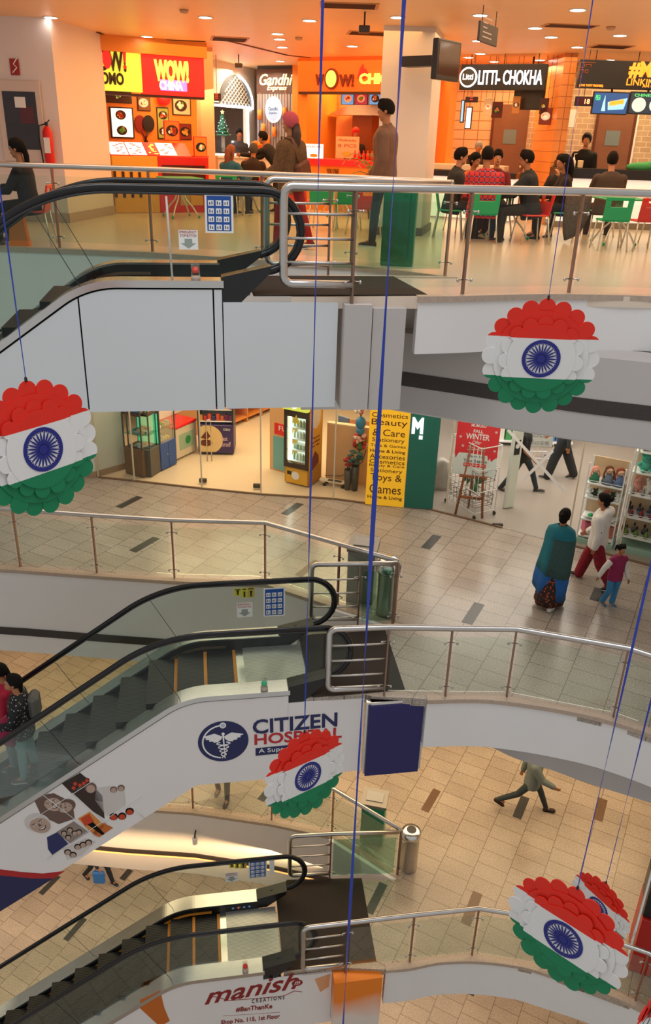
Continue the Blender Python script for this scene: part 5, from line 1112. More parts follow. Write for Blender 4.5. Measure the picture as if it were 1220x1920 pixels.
# ---- ceiling lights, vents, cameras
LIT = glow('downlight_glow', (1, .93, .80), 14)
def downlight(u, v, z=3.15, r=.10):
    p = at(u, v, z); t_ = thing('ceiling_light', '', 'ceiling light', (p.x, p.y, z-.012)); mb = MB(WM(t_)); mb.lathe([(r*1.25, .012), (r*1.25, 0), (r, 0), (r, .004)], 20); mb.build('trim_ring', WHITE, t_); mb = MB(WM(t_)); mb.prism(circle(0, 0, r*.98, 20), .001, .006); mb.build('diffuser', LIT, t_); return t_
DL = [(95, 32, 'at the top left above the white wall'), (275, 68, 'over the dumpling stall sign'), (385, 32, 'left of centre near the top'), (580, 38, 'beside the blue ribbon at top centre'), (520, 63, 'first of the close group of three at centre'), (524, 73, 'second of the close group of three at centre'), (529, 88, 'third of the close group of three at centre'), (525, 114, 'before the slatted stall'), (660, 86, 'left of the white column, low'), (745, 32, 'over the white column by the wide ribbon'), (900, 28, 'left of the hanging board'), (1003, 52, 'right of the hanging board'), (1083, 18, 'beside the thin ribbon at the top right'), (1033, 69, 'above the centre of the tiled stall'), (1162, 66, 'at right near the vent'), (1082, 88, 'above the orange tiled pillar'), (900, 100, 'above the left end of the black lit sign'), (878, 107, 'over the television side of the column'), (926, 115, 'low over the black lit sign'), (1012, 112, 'low over the right end of the black lit sign'), (1043, 120, 'lowest light near the orange tiled pillar'), (1143, 112, 'before the wide black sign'), (896, 76, 'just below the hanging board')]
for u, v, d in DL: downlight(u, v)['label'] = 'round recessed ceiling light '+d
def vent(u, v, w_, d_, rz, lab):
    p = at(u, v, 3.15); t_ = thing('ceiling_vent', lab, 'vent', (p.x, p.y, 3.14), rz); M_ = WM(t_); mb = MB(M_); mb.box(-w_/2, w_/2, -d_/2, d_/2, 0, .012); mb.build('frame', H('c88a50', .5), t_); mb = MB(M_)
    n = 7
    for k in range(n): y = -d_*.38+d_*.76*k/(n-1); mb.box(-w_*.44, w_*.44, y-.012, y+.012, -.006, 0)
    mb.build('slats', H('4a2410', .6), t_)
vent(430, 73, .7, .7, .2, 'square ceiling vent above the arched kiosk'); vent(655, 10, .8, .5, 0, 'slatted ceiling vent at the top centre'); vent(690, 62, .7, .5, .1, 'slatted ceiling vent beside the white column'); vent(1068, 48, .8, .35, .1, 'long slatted vent right of the hanging board'); vent(1145, 87, .7, .5, .1, 'slatted vent above the wide black sign')
for u, v, l in ((345, 18, 'round grey smoke detector top left'), (560, 70, 'round ceiling detector at centre'), (1145, 50, 'round ceiling detector at top right')):
    p = at(u, v, 3.15); cyl_thing('ceiling_detector', l, 'detector', (p.x, p.y, 3.10), [(.03, 0), (.06, .01), (.07, .05)], H('c9a080', .5))
for u, v, l in ((684, 40, 'boxy ceiling camera left of the wide ribbon'), (447, 120, 'wall camera above the arched kiosk')):
    p = at(u, v-18, 3.15); t_ = thing('security_camera', l, 'camera', (p.x, p.y, 3.15)); mb = MB(Matrix.Translation((p.x, p.y, 3.15))); mb.tube([(0, 0, 0), (0, 0, -.18)], .012, 6); mb.build('stem', BLACKP, t_); mb = MB(Matrix.Translation((p.x, p.y, 2.94))); mb.box(-.08, .08, -.06, .10, -.05, .04, bev=.01); mb.build('housing', H('3a2a24', .4), t_)
# ---- chairs and tables
def chair_proto(m, label):
    t_ = thing('dining_chair', label, 'chair')
    mb = MB(); rings = []
    for j in range(9):
        v = j/8
        if v <= .5: y = -.21+.40*(v/.5); z = .455-.012*math.sin(v/.5*PI)
        else: q = (v-.5)/.5; y = .19+.05*q; z = .455+.03*q
        rings.append((y, z))
    # seat
    mb.box(-.215, .215, -.21, .20, .435, .46, bev=.012); mb.build('seat', m, t_)
    mb = MB(Matrix.Translation((0, .19, .46)) @ Matrix.Rotation(R(-12), 4, 'X'))
    for (x0, x1, z0, z1) in ((-.215, .215, 0, .20), (-.215, -.13, .20, .30), (.13, .215, .20, .30), (-.215, .215, .30, .345)): mb.box(x0, x1, -.012, .012, z0-.002, z1, bev=.004)
    mb.build('backrest', m, t_)
    for sx in (1, -1):
        for sy, y0 in ((-1, -.18), (1, .19)):
            mb = MB(); mb.tube([(sx*.19, y0, .445), (sx*.23, y0+sy*.06, .0)], .013, 8); mb.build('leg', ALU, t_)
    return t_
CH = {'g': chair_proto(GREEN_P, 'green plastic chair in the food court'), 'r': chair_proto(RED_P, 'red plastic chair in the food court')}
used = {'g': False, 'r': False}
def chair(k, x, y, rzd, label):
    c = CH[k] if not used[k] else dup(CH[k]); used[k] = True
    c.location = (x, y, 0); c.rotation_euler = (0, 0, R(rzd)); c['label'] = label; c['group'] = 'food court chairs'; return c
def table(x, y, rzd, label, m=None, proto=[]):
    m = m or GREEN_P
    t_ = thing('cafe_table', label, 'table', (x, y, 0), R(rzd), 'food court tables'); M_ = WM(t_); mb = MB(M_); mb.box(-.36, .36, -.36, .36, .715, .745, bev=.012); mb.build('table_top', m, t_)
    for a in range(4):
        t = PI/4+a*PI/2; c, s = math.cos(t), math.sin(t); mb = MB(M_); mb.tube([(.05*c, .05*s, .715), (.05*c, .05*s, .50), (.12*c, .12*s, .34), (.26*c, .26*s, .20), (.34*c, .34*s, .08), (.38*c, .38*s, .015)], .016, 8); lg_ = mb.build('leg', ALU, t_); mb = MB(M_); mb.ell((.385*c, .385*s, .03), .025, .025, .03, 8, 6); mb.build('foot_cap', GREEN_P, lg_)
    return t_
T1 = at(930, 452, 0); table(3.0, 14.75, 20, 'green table where the large seated group gathers')
chair('g', 2.42, 14.05, 186, 'green chair under the man in the red checked shirt'); chair('g', 1.98, 14.72, 80, 'green chair under the man in the grey blazer'); chair('r', 3.28, 14.15, -78, 'red chair under the man in the black jacket'); chair('r', 2.35, 15.75, 20, 'red chair under the woman in orange'); chair('g', 2.85, 15.95, 0, 'green chair under the man in the maroon shirt'); chair('g', 4.0, 14.9, -95, 'green chair with a grey coat, under the woman with the long ponytail')
chair('g', 4.42, 13.55, 178, 'empty green chair turned backwards, at the right behind the railing'); chair('r', 4.98, 13.65, 184, 'empty red chair turned backwards, at the right edge'); table(4.75, 14.35, 5, 'green table behind the empty green and red chairs'); chair('r', 4.30, 15.9, 170, 'red chair beyond the ponytailed woman'); chair('g', 4.9, 15.8, 182, 'green chair under the man in the grey shirt'); chair('r', 5.6, 14.6, 90, 'red chair facing the table at the right edge')
lx = at(60, 462, 0); chair('r', lx.x-.02, lx.y+.25, -82, 'orange red chair under the woman in black at the left edge'); table(lx.x-.95, lx.y+.3, 0, 'table cut off by the left edge')
p_ = at(340, 408, 0); table(p_.x, p_.y, 30, 'green table in front of the dumpling stall'); p_ = at(262, 396, 0); chair('g', p_.x, p_.y, 200, 'green chair left of the dumpling stall table'); p_ = at(300, 398, 0); chair('r', p_.x+.05, p_.y+1.0, 10, 'red chair behind the dumpling stall table')
p_ = at(430, 405, 0); chair('g', p_.x, p_.y, 175, 'green chair under the red haired person in the blue scarf'); p_ = at(475, 398, 0); chair('r', p_.x, p_.y-.1, 185, 'red chair under the person in the grey beanie'); p_ = at(455, 396, 0); table(p_.x+.1, p_.y-.1, 10, 'green table before the low white counter', )
p_ = at(565, 425, 0); chair('r', p_.x, p_.y+.2, 150, 'red chair behind the bars of the short railing'); p_ = at(605, 430, 0); chair('g', p_.x, p_.y, 170, 'green chair left of the dark railing post at centre'); p_ = at(650, 430, 0); chair('g', p_.x, p_.y, 185, 'green chair beside the green pedestal'); p_ = at(690, 440, 0); chair('r', p_.x-.1, p_.y-.2, 200, 'red chair partly behind the green pedestal'); p_ = at(630, 405, 0); table(p_.x, p_.y, 15, 'table between the green and red chairs at centre', RED_P)
# coat over the chair back, bottle, food on tables
mb = MB(Matrix.Translation((4.06, 14.45, 0))); mb.loft([[((.20*s_+.018*math.sin(5*t+z_*4))*math.cos(t)+.03*z_, (.07*s2+.015*math.sin(6*t))*math.sin(t), z_+.05*math.cos(t)*(z_ < .3)) for t in [2*PI*k/28 for k in range(28)]] for z_, s_, s2 in ((.08, .55, .5), (.2, .8, .9), (.4, 1.05, 1.2), (.6, 1.1, 1.3), (.75, 1.05, 1.1), (.82, .85, .7), (.84, .5, .3))]); tag(mb.build('coat', mat('grey_fur_fabric', (.12, .105, .095), .9, 0, .6, 25, .8)), 'grey furry coat hanging over the green chair', 'coat')
cyl_thing('water_bottle', 'clear water bottle on the table before the ponytailed woman', 'bottle', (3.25, 14.95, .745), [(.035, 0), (.036, .15), (.015, .19), (.015, .21)], mat('bottle_plastic', (.45, .65, .60), .15, 0, .1))
cyl_thing('food_bowl', 'yellow bowl of food reached for by the man in the black jacket', 'bowl', (2.92, 14.62, .745), [(.05, 0), (.11, .06), (.10, .065), (.02, .05)], mat('yellow_food', (.80, .45, .08), .6, 0, .3, 30))
mb = MB(Matrix.Translation((lx.x-.15, lx.y-.05, 0))); mb.prism([(-.13, 0), (.15, 0), (.10, .42), (-.08, .42)], -.05, .05, Matrix.Rotation(R(90), 4, 'X')); tag(mb.build('shopping_bag', mat('orange_bag', (.90, .20, .01), .5, 0, .08)), 'orange shopping bag on the floor at the left edge', 'bag')
# ================================================================== UPPER HALL SHOPS
Z = LB
SHOPF = mat('cream_shop_floor', (.66, .54, .40), .3, 0, .04, .8); GREYF = mat('grey_shop_floor', (.34, .29, .25), .3, 0, .08, .7)
gpt = lambda u, v: at(u, v, Z)
# shop floor sheets laid flush (thin)
SL = [(-13, 15.9), (-4.79, 15.46), (-3.2, 15.15), (-1.5, 14.85), (.15, 14.72), (.85, 14.55)]
mb = MB(); mb.prism(SL+[(1.6, 14.5), (1.6, 26.8), (-13, 26.8)], Z+.001, Z+.006); struct(mb.build('floor_shop', SHOPF))
SR = [(1.6, 14.48), (2.0, 14.40), (2.6, 14.07), (3.35, 13.63), (4.0, 13.25), (4.6, 12.90), (5.6, 12.35), (7.2, 11.4), (9.4, 10.2)]
mb = MB(); mb.prism(SR+[(9.4, 26.8), (1.6, 26.8)], Z+.001, Z+.006); struct(mb.build('floor_toy_shop', GREYF))
# left white column/wall
mb = MB(); mb.prism([(-4.85, 15.46), (-4.35, 16.0), (-4.9, 16.8), (-13, 17.5), (-13, 15.9)], Z, Z+3.4); struct(mb.build('wall_left_column', mat('greenish_white_wall', (.66, .68, .60), .6, 0, .03)))
mb = MB(); mb.prism([(-4.86, 15.43), (-4.33, 15.99), (-4.35, 16.05), (-13, 16.2), (-13, 15.87)], Z, Z+.14); struct(mb.build('baseboard_left_column', H('a08870', .5)))
def glassfront(pts, z0, z1, label, cat='glass front'):
    t_ = thing('glass_shopfront', label, 'shop window', (pts[0][0], pts[0][1], z0))
    for i in range(len(pts)-1):
        f = fr2(pts[i], pts[i+1], 0); L_ = math.hypot(pts[i+1][0]-pts[i][0], pts[i+1][1]-pts[i][1])
        mb = MB(f.M); mb.box(.006, L_-.006, z0+.03, z1, -.006, .006); mb.build('glass_panel', GLASS_CLEAR, t_)
        mb = MB(f.M); mb.box(0, L_, z0, z0+.03, -.02, .02); mb.build('bottom_channel', H('7a6048', .5), t_)
        mb = MB(f.M); mb.box(-.012, .012, z0+.03, z1, -.014, .014); mb.build('glass_edge', H('c8c0a8', .3), t_)
    return t_
g1 = glassfront([(-4.79, 15.46), (-4.0, 15.32), (-2.55, 15.04), (-1.32, 14.84), (.15, 14.72), (.85, 14.55)], Z, Z+3.2, 'frameless glass front of the sweet shop')
for u, v in ((381, 906), (482, 916)):
    p = gpt(u, v); mb = MB(Matrix.Translation((p.x, p.y-.03, Z+.03))); mb.box(-.08, .08, -.03, .03, 0, .09, bev=.01); mb.build('door_patch', H('3a3a34', .3), g1)
g2 = glassfront([(2.0, 14.40), (2.35, 14.2), (3.35, 13.63)], Z, Z+3.2, 'glass pane of the toy shop beside the green panel')
g3 = glassfront([(4.42, 13.02), (5.2, 12.58), (6.3, 11.9), (8, 10.9)], Z, Z+3.2, 'glass pane in front of the toy shelves')
for u, v in ((932, 985), (827*1.0+215, 1010)):
    p = gpt(u, v); mb = MB(Matrix.Translation((p.x, p.y-.02, Z))); mb.box(-.1, .1, -.03, .03, 0, .05, bev=.01); mb.build('floor_pivot', H('2a2622', .4), g2)
# yellow and green signs
FS = fr2((.85, 14.55), (2.0, 14.40), Z).off(.06)
def rr(fr, pts):
    xs = [fr.px(u, v) for u, v in pts]; return xs
ys = at_thing('shop_sign', 'tall yellow panel listing shop goods in brown letters', 'sign', FS.p(.05, 0)); a0 = FS.px(685, 930)[0]; a1 = FS.px(757, 935)[0]; slab(FS, (a0, a1, .02, 2.6), mat('yellow_sign', (.90, .50, .02), .4, 0, .03, emit=(.9, .5, .02), es=.25), 'board', ys, -.05, 0)
BR2 = H('5a2a08', .5)
for i, (s_, h_, hw) in enumerate((('Home & Living', 14, 56), ('Games', 22, 54), ('Toys &', 24, 52), ('Stationery', 15, 54), ('Beauty & Care', 11, 54), ('Cosmetics', 13, 54), ('Accesories', 14, 54), ('Home & Living', 12, 54), ('Toys & Games', 10, 56), ('Stationery', 13, 56), ('& Care', 20, 54), ('Beauty', 22, 56), ('Cosmetics', 13, 58))):
    vb = (938, 926, 908, 890, 876, 863, 849, 852-3+0, 838, 833-3, 820, 800, 784)[i]
    if i == 7: vb = 850
    vb = [938, 927, 910, 893, 879, 866, 854, 841, 839, 834, 818, 801, 783][i] if False else [937, 925, 907, 889, 877, 866, 853, 849, 838, 830, 819, 800, 782][i]
YT = [('Home & Living', 929, 938), ('Games', 908, 926), ('Toys &', 888, 906), ('Stationery', 878, 888), ('Beauty & Care', 870, 877), ('Cosmetics', 861, 870), ('Accesories', 851, 861), ('Home & Living', 842, 851), ('Toys & Games', 832, 840), ('Stationery', 820, 831), ('& Care', 804, 818), ('Beauty', 785, 801), ('Cosmetics', 773, 783)]
for s_, vt, vb in YT:
    b1, b0 = FS.px(721, vt)[1], FS.px(721, vb)[1]; m_ = .04 if s_ not in ('& Care', 'Games', 'Toys &', 'Stationery') else .07
    text(s_, FS, a0+m_, b0+.005, a1-m_, b1-.01, BR2, ys, c=.001, bold=.012 if s_ == 'Home & Living' else 0)
gs2 = at_thing('shop_sign', 'dark green panel with a large white letter beside the yellow one', 'sign', FS.p(.9, 0)); a2 = FS.px(812, 940)[0]; slab(FS, (a1+.01, a2, .02, 2.6), H('1f6a5c', .4), 'board', gs2, -.06, -.01)
aw, bw = FS.px(771, 813); ax, bx = FS.px(795, 784); mb = MB(FS.off(-.009).M); ww = ax-aw; hh_ = bx-bw; mb.prism([(aw, bw), (aw+ww*.28, bw), (aw+ww*.28, bw+hh_*.5), (aw+ww*.5, bw+hh_*.28), (aw+ww*.72, bw+hh_*.5), (aw+ww*.72, bw+hh_*.02), (ax, bw+hh_*.02), (ax, bx), (aw+ww*.8, bx), (aw+ww*.5, bw+hh_*.66), (aw+ww*.2, bx), (aw, bx)], 0, .02); mb.build('lettering', WHL, gs2)
a, b = FS.px(800, 822); slab(FS, (ax-.07, ax+.0, bw-.10, bw-.03), WHL, 'dot', gs2, -.009, .01); None
# ---- display cases of the phone / gift stand on the left
def showcase(x, y, rz, w_, d_, m, label, hb=.62, ht=1.9, fill='green'):
    t_ = thing('display_case', label, 'display case', (x, y, Z), rz); M_ = WM(t_)
    mb = MB(M_); mb.box(-w_/2, w_/2, 0, d_, .03, hb, bev=.006); b_ = mb.build('cabinet', m, t_)
    mb = MB(M_); mb.box(.0, .004, -.004, .0, .06, hb-.03); mb.build('door_gap', BLACKP, b_); mb = MB(M_); mb.ell((-.05, -.012, hb*.55), .014, .014, .014, 8, 6); mb.build('lock', STEEL, b_)
    for sx in (-1, 1):
        for sy in (0, 1): mb = MB(M_); mb.box(sx*(w_/2-.012)-.012, sx*(w_/2-.012)+.012, sy*(d_-.024), sy*(d_-.024)+.024, hb, ht); mb.build('corner_post', H('4a4a48', .4), t_)
    mb = MB(M_); mb.box(-w_/2+.02, w_/2-.02, .004, .010, hb, ht); mb.build('glass_front', GLASS_CLEAR, t_)
    for h_ in (hb+.30, hb+.72, ht-.05): mb = MB(M_); mb.box(-w_/2+.02, w_/2-.02, .02, d_-.02, h_, h_+(.012 if h_ < hb+.5 else .05)); mb.build('shelf', GLASS_GREEN if h_ < hb+.5 else H('4a3426', .5), t_)
    rnd = random.Random(int(x*100))
    for h_ in (hb+.005, hb+.315, hb+.775):
        for k in range(4 if h_ < hb+.5 else 7):
            a = -w_/2+.08+(w_-.16)*(k+.5)/(4 if h_ < hb+.5 else 7); mb = MB(M_); mb.box(a-.035, a+.035, .08, .08+rnd.uniform(.1, .25), h_, h_+rnd.uniform(.02, .10), bev=.004); mb.build('boxed_item', H(rnd.choice(['c8c8c0', '3b6a9c', '9cc4c8', '20262a', 'd8c060', 'e8e8e4', '2a8a5a'])), t_)
    return t_
sc = showcase(-3.93, 15.60, R(-18), .52, .42, H('54524c', .5), 'dark glass display case with a green lit back, nearest the white column')
mb = MB(WM(sc)); mb.box(-.24, .24, .39, .40, .64, 1.3); mb.build('green_back', mat('green_glow_back', (.10, .5, .25), .4, 0, .1, emit=(.05, .55, .25), es=.7), sc)
sc = showcase(-3.72, 15.70, R(62), .50, .5, H('74583e', .5), 'brown glass display case at the corner of the sweet shop'); 
sc = showcase(-3.42, 16.12, R(62), .52, .5, H('1f4f9c', .4), 'blue based glass display case beside the brown one', hb=.62)
mb = MB(WM(sc)); mb.box(-.24, .24, .03, .45, 1.38, 1.55); mb.build('blue_header', H('1c5ab0'), sc)
fz = thing('ice_cream_freezer', 'white chest freezer with a red sliding top', 'freezer', (-3.16, 16.85, Z), R(62)); M_ = WM(fz); mb = MB(M_); mb.box(-.38, .38, 0, .6, .04, .74, bev=.02); mb.build('body', H('d8cdb8', .4), fz); mb = MB(M_); mb.box(-.39, .39, -.01, .61, .74, .80, bev=.01); mb.build('lid_rim', RED, fz); mb = MB(M_); mb.box(-.34, .34, .05, .55, .80, .81); mb.build('glass_lid', GLASS_CLEAR, fz)
mb = MB(M_); mb.box(-.25, .25, -.006, .0, .22, .58); pc = mb.build('printed_picture', H('9ab8a0'), fz); mb = MB(M_); mb.prism(circle(.05, .4, .1, 12), .006, .008, Matrix.Rotation(R(90), 4, 'X')); mb.build('green_blob', H('2a8a4a'), pc)
hdr = thing('hanging_header', 'red and white lettered header box above the chest freezer', 'sign', (-3.3, 17.1, Z+1.25), R(62)); M_ = WM(hdr); mb = MB(M_); mb.box(-.4, .4, .3, .34, -.42, .45); mb.build('board', WHITE, hdr); mb = MB(M_); mb.box(-.4, .4, .295, .30, -.10, .12); mb.build('red_band', RED, hdr)
# orange wooden shelving further in
for i, (u0, v0, u1, v1) in enumerate(((438, 800, 512, 768),)):
    p, q = gpt(436, 803), gpt(520, 768); f = fr2((p.x, p.y), (q.x, q.y), Z); L_ = (q-p).length
    sh = thing('wooden_shelving', 'low orange wooden shelving along the sweet shop wall', 'shelf', (p.x, p.y, Z)); 
    mb = MB(f.M); mb.box(0, L_*1.6, 0, 2.2, -.45, -.40); mb.build('back', mat('orange_wood', (.62, .25, .07), .5, 0, .15, 6), sh)
    for h_ in (.12, .48, .9, 1.4): mb = MB(f.M); mb.box(0, L_*1.6, h_, h_+.04, -.42, 0); mb.build('shelf_board', H('d88a44', .5), sh)
    for k in range(6): mb = MB(f.M); mb.box(L_*1.6*k/5-.02, L_*1.6*k/5+.02, 0, 2.2, -.42, .0); mb.build('upright', mat('orange_wood', (0, 0, 0)), sh)
struct(MB().box(-4.2, -2.9, 18.3, 26.5, Z, Z+3.3).build('wall_shop_side', mat('orange_shop_wall', (.72, .36, .14), .6, 0, .05)))
# open chiller with a purple base
oc = thing('open_chiller', 'open drinks and sweets chiller with a purple printed base', 'chiller', (-2.52, 16.98, Z), R(2)); M_ = WM(oc); w_ = .40
mb = MB(M_); mb.box(-w_, w_, 0, .6, .05, .72, bev=.01); mb.build('base', H('3a2a60', .4), oc)
FO = Fr(M_ @ Vector((0, -.002, 0)), M_.to_3x3() @ Vector((1, 0, 0)))
mb = MB(FO.M); mb.prism([p for p in circle(-w_+.22, .38, .34, 24) if p[0] > -w_-.001 and .06 < p[1] < .72], 0, .003); mb.build('cream_circle', H('e8c88a'), oc); mb = MB(FO.M); mb.prism(circle(-.22, .30, .14, 14, .08), .003, .006); mb.prism([(-.34, .42), (-.2, .6), (-.12, .46), (-.2, .38)], .003, .006); mb.build('chocolate_picture', H('6a2c12'), oc)
text('Treat', FO, .08, .36, .26, .46, H('e8c8d8'), oc, c=.003); text('Yourself', FO, .04, .22, .33, .33, H('e8c8d8'), oc, c=.003); text('Cadbury', FO, .17, .58, .33, .66, WHITE, oc, c=.003, shear=.3)
mb = MB(M_); mb.box(-w_, -w_+.03, 0, .6, .72, 1.95); mb.build('side_panel', BLACKP, oc); mb = MB(M_); mb.box(w_-.03, w_, 0, .6, .72, 1.95); mb.build('side_panel', BLACKP, oc); mb = MB(M_); mb.box(-w_, w_, .56, .6, .72, 1.95); mb.build('back_panel', H('c8ccd0'), oc)
rnd = random.Random(9)
for r_ in range(4):
    h_ = .78+.27*r_; mb = MB(M_); mb.box(-w_+.03, w_-.03, .05, .55, h_, h_+.015); mb.build('shelf', WHITE, oc)
    for k in range(8):
        a = -w_+.07+(2*w_-.14)*k/7; mb = MB(M_); mb.box(a-.035, a+.035, .08, .2, h_+.015, h_+rnd.uniform(.10, .18), bev=.008); mb.build('packet', H(rnd.choice(['d8501c', 'c82028', 'e8a020', '3a2a70', 'd06020', '7a1a50'])), oc)
mb = MB(M_); mb.box(-.3, -.05, -.01, .01, 1.32, 1.52, bev=.02); mb.build('blue_tag', H('1a4a8c'), oc)
hs = at_thing('display_stand', 'slim steel barrier hoop before the open chiller', 'stand', Vector((-2.62, 16.6, Z))); mb = MB(Matrix.Translation((-2.62, 16.6, Z))); mb.tube([(-.05, 0, 0), (-.05, 0, .9), (-.03, 0, .97), (.03, 0, .97), (.05, 0, .9), (.05, 0, 0)], .012, 8); mb.build('hoop', STEEL, hs)
# partition + poster, fridge, counter
PANW = mat('honey_partition', (.72, .42, .20), .45, 0, .05)
pt_ = thing('partition_panel', 'honey coloured partition with small posters left of the yellow fridge', 'partition', (-1.15, 16.1, Z)); f = fr2((-1.25, 16.25), (-.78, 15.95), Z); mb = MB(f.M); mb.box(0, .55, 0, 1.55, -.05, 0); mb.build('panel', PANW, pt_); mb = MB(f.M); mb.box(.13, .52, .55+.3, 1.10, 0, .01); mb.build('red_notice', RED, pt_); mb = MB(f.M); mb.box(.10, .52, .05, .80, 0, .012, bev=.0); mb.build('blue_poster', H('6fb0b4'), pt_); text('FU', f, .25, .95, .45, 1.06, WHITE, pt_, c=.012)
Ff = fr2((-.88, 15.50), (-.37, 15.24), Z); fd = thing('drinks_fridge', 'yellow and brown glass door drinks fridge in the sweet shop', 'fridge', Ff.p(0, 0)); wf = math.hypot(.51, .26); OY = mat('orange_yellow_fridge', (.80, .42, .03), .4, 0, .05)
mb = MB(Ff.M); mb.box(0, wf, .04, 1.95, -.56, -.52); mb.box(0, .03, .04, 1.95, -.56, 0); mb.box(wf-.03, wf, .04, 1.95, -.56, 0); mb.box(0, wf, .04, .40, -.56, .0); mb.box(0, wf, 1.62, 1.95, -.56, 0); mb.build('cabinet', OY, fd)
mb = MB(Ff.M); mb.prism([(.0, 1.66), (.12, 1.66), (.14, 1.8), (.12, 1.94), (0, 1.95)], 0, wf, Matrix(((0, 0, 1, 0), (0, 1, 0, 0), (1, 0, 0, 0), (0, 0, 0, 1)))); mb.build('lit_header', mat('lime_header', (.60, .66, .10), .4, 0, .02, emit=(.6, .65, .1), es=.6), fd)
mb = MB(Ff.M); mb.prism(circle(wf/2, 1.80, .08, 18, .09), .125, .15); mb.build('header_logo', WHL, fd)
mb = MB(Ff.M)
for (x0, x1, z0, z1) in ((0, wf, .40, .50), (0, wf, 1.50, 1.64), (0, .07, .5, 1.5), (wf-.07, wf, .5, 1.5)): mb.box(x0, x1, z0, z1, 0, .045)
mb.build('door_frame', H('3a2418', .4), fd)
mb = MB(Ff.M); mb.box(.07, wf-.07, .5, 1.5, .01, .016); mb.build('door_glass', GLASS_CLEAR, fd)
mb = MB(Ff.M); mb.box(.03, wf-.03, .42, 1.6, -.50, -.49); mb.build('lit_back', mat('fridge_light', (.75, .9, .85), .5, 0, .02, emit=(.75, .95, .85), es=.7), fd)
mb = MB(Ff.M); mb.box(.075, .11, .52, 1.48, -.1, -.03); mb.build('light_tube', glow('cold_tube', (.85, 1, .95), 6), fd)
for r_ in range(4):
    h_ = .52+.24*r_; mb = MB(Ff.M); mb.box(.03, wf-.03, h_, h_+.012, -.5, -.02); mb.build('shelf', WHITE, fd)
    for k in range(5): a = .15+.075*k; mb = MB(Ff.M @ Matrix.Translation((a, h_+.012, -.12)) @ Matrix.Rotation(R(-90), 4, 'X')); mb.lathe([(.028, 0), (.03, .02), (.03, .10), (.012, .13), (.012, .15)] if r_ != 1 else [(.033, 0), (.033, .09)], 10); mb.build('drink_cup', H(random.choice(['b8c8a0', 'd8dcc8', '88a890', 'e8e8e0'])), fd)
mb = MB(Ff.M); mb.prism(circle(wf*.45, .22, .09, 18), 0, .006); mb.build('base_logo', WHITE, fd); mb = MB(Ff.M); mb.box(.06, .16, .22, .30, 0, .004); mb.build('vent', BLACKP, fd)
mb = MB(Ff.M); P = [(wf*.5-.09, 1.38), (wf*.5+.09, 1.38), (wf*.5, 1.56)]; mb.prism(P, .046, .05); mb.build('triangle_sticker', H('d8c84a'), fd)
Fs2 = Fr(Ff.p(wf, 0, 0), -Ff.N); mb = MB(Fs2.M); mb.prism(circle(.26, 1.50, .20, 24, .26), 0, .006); mb.build('side_logo', H('e8dcc8'), fd); mb = MB(Fs2.M); mb.prism([(.12, .35), (.42, .45), (.40, .62), (.25, .75), (.12, .6)], 0, .006); mb.build('side_picture', H('7a2c14'), fd)
for i, s_ in enumerate(('Pause', 'and refresh', 'the day')): text(s_, Fs2, .10, 1.02-.09*i, .44, 1.08-.09*i, H('8a3a10'), fd, c=.001, shear=.3)
Fc = fr2((-.02, 15.75), (.95, 15.45), Z); ctr = thing('wooden_counter', 'honey coloured counter panel right of the yellow fridge', 'counter', Fc.p(0, 0)); mb = MB(Fc.M); mb.box(0, 1.02, 0, 1.25, -.06, 0); mb.build('front_panel', mat('honey_partition', (0, 0, 0)), ctr); mb = MB(Fc.M); mb.box(0, 1.02, 1.25, 1.28, -.12, .01); mb.build('edge_cap', H('e8c8a0'), ctr); mb = MB(Fc.M); mb.box(-.02, 1.02, 0, 1.0, -1.2, -.10); mb.build('inner_desk', H('8a4a1c', .5), ctr)
mb = MB(Fc.M); mb.box(.72, .9, .86, .95, 0, .01); mb.build('socket_plate', WHITE, ctr); mb = MB(Fc.M); mb.tube([(.86, .80, .02), (.80, .55, .04), (.62, .32, .06), (.35, .16, .06), (.0, .12, .05)], .008, 5); mb.build('power_cord', BLACKP, ctr)
mb = MB(Fc.M @ Matrix.Translation((.22, 1.0, -.45)) @ Matrix.Rotation(R(-25), 4, 'Y')); mb.box(-.16, .16, .02, .30, -.012, .012, bev=.01); ctm = mb.build('computer_screen', H('5a80b0', .2), ctr)
sk = thing('skateboard', 'skateboard lying on the shop floor under the honey coloured counter', 'skateboard', Fc.p(.25, 0, .28)); Ms = Fc.M @ Matrix.Translation((.28, 0, .25))
mb = MB(Ms); mb.prism([(-.32, .115), (-.25, .10), (.25, .10), (.33, .12), (.33, .132), (.25, .112), (-.25, .112), (-.32, .127)], -.09, .09); mb.build('deck', H('d8ccb8', .5), sk); mb = MB(Ms); mb.box(-.15, .15, .113, .115, -.05, .05); mb.build('deck_print', H('3a3430'), sk)
for sx in (-1, 1):
    for sy in (-1, 1): mb = MB(Ms @ Matrix.Translation((sx*.20, .035, sy*.08))); mb.lathe([(.035, -.02), (.038, -.01), (.038, .01), (.035, .02)], 14); mb.build('wheel', BLACKP, sk)
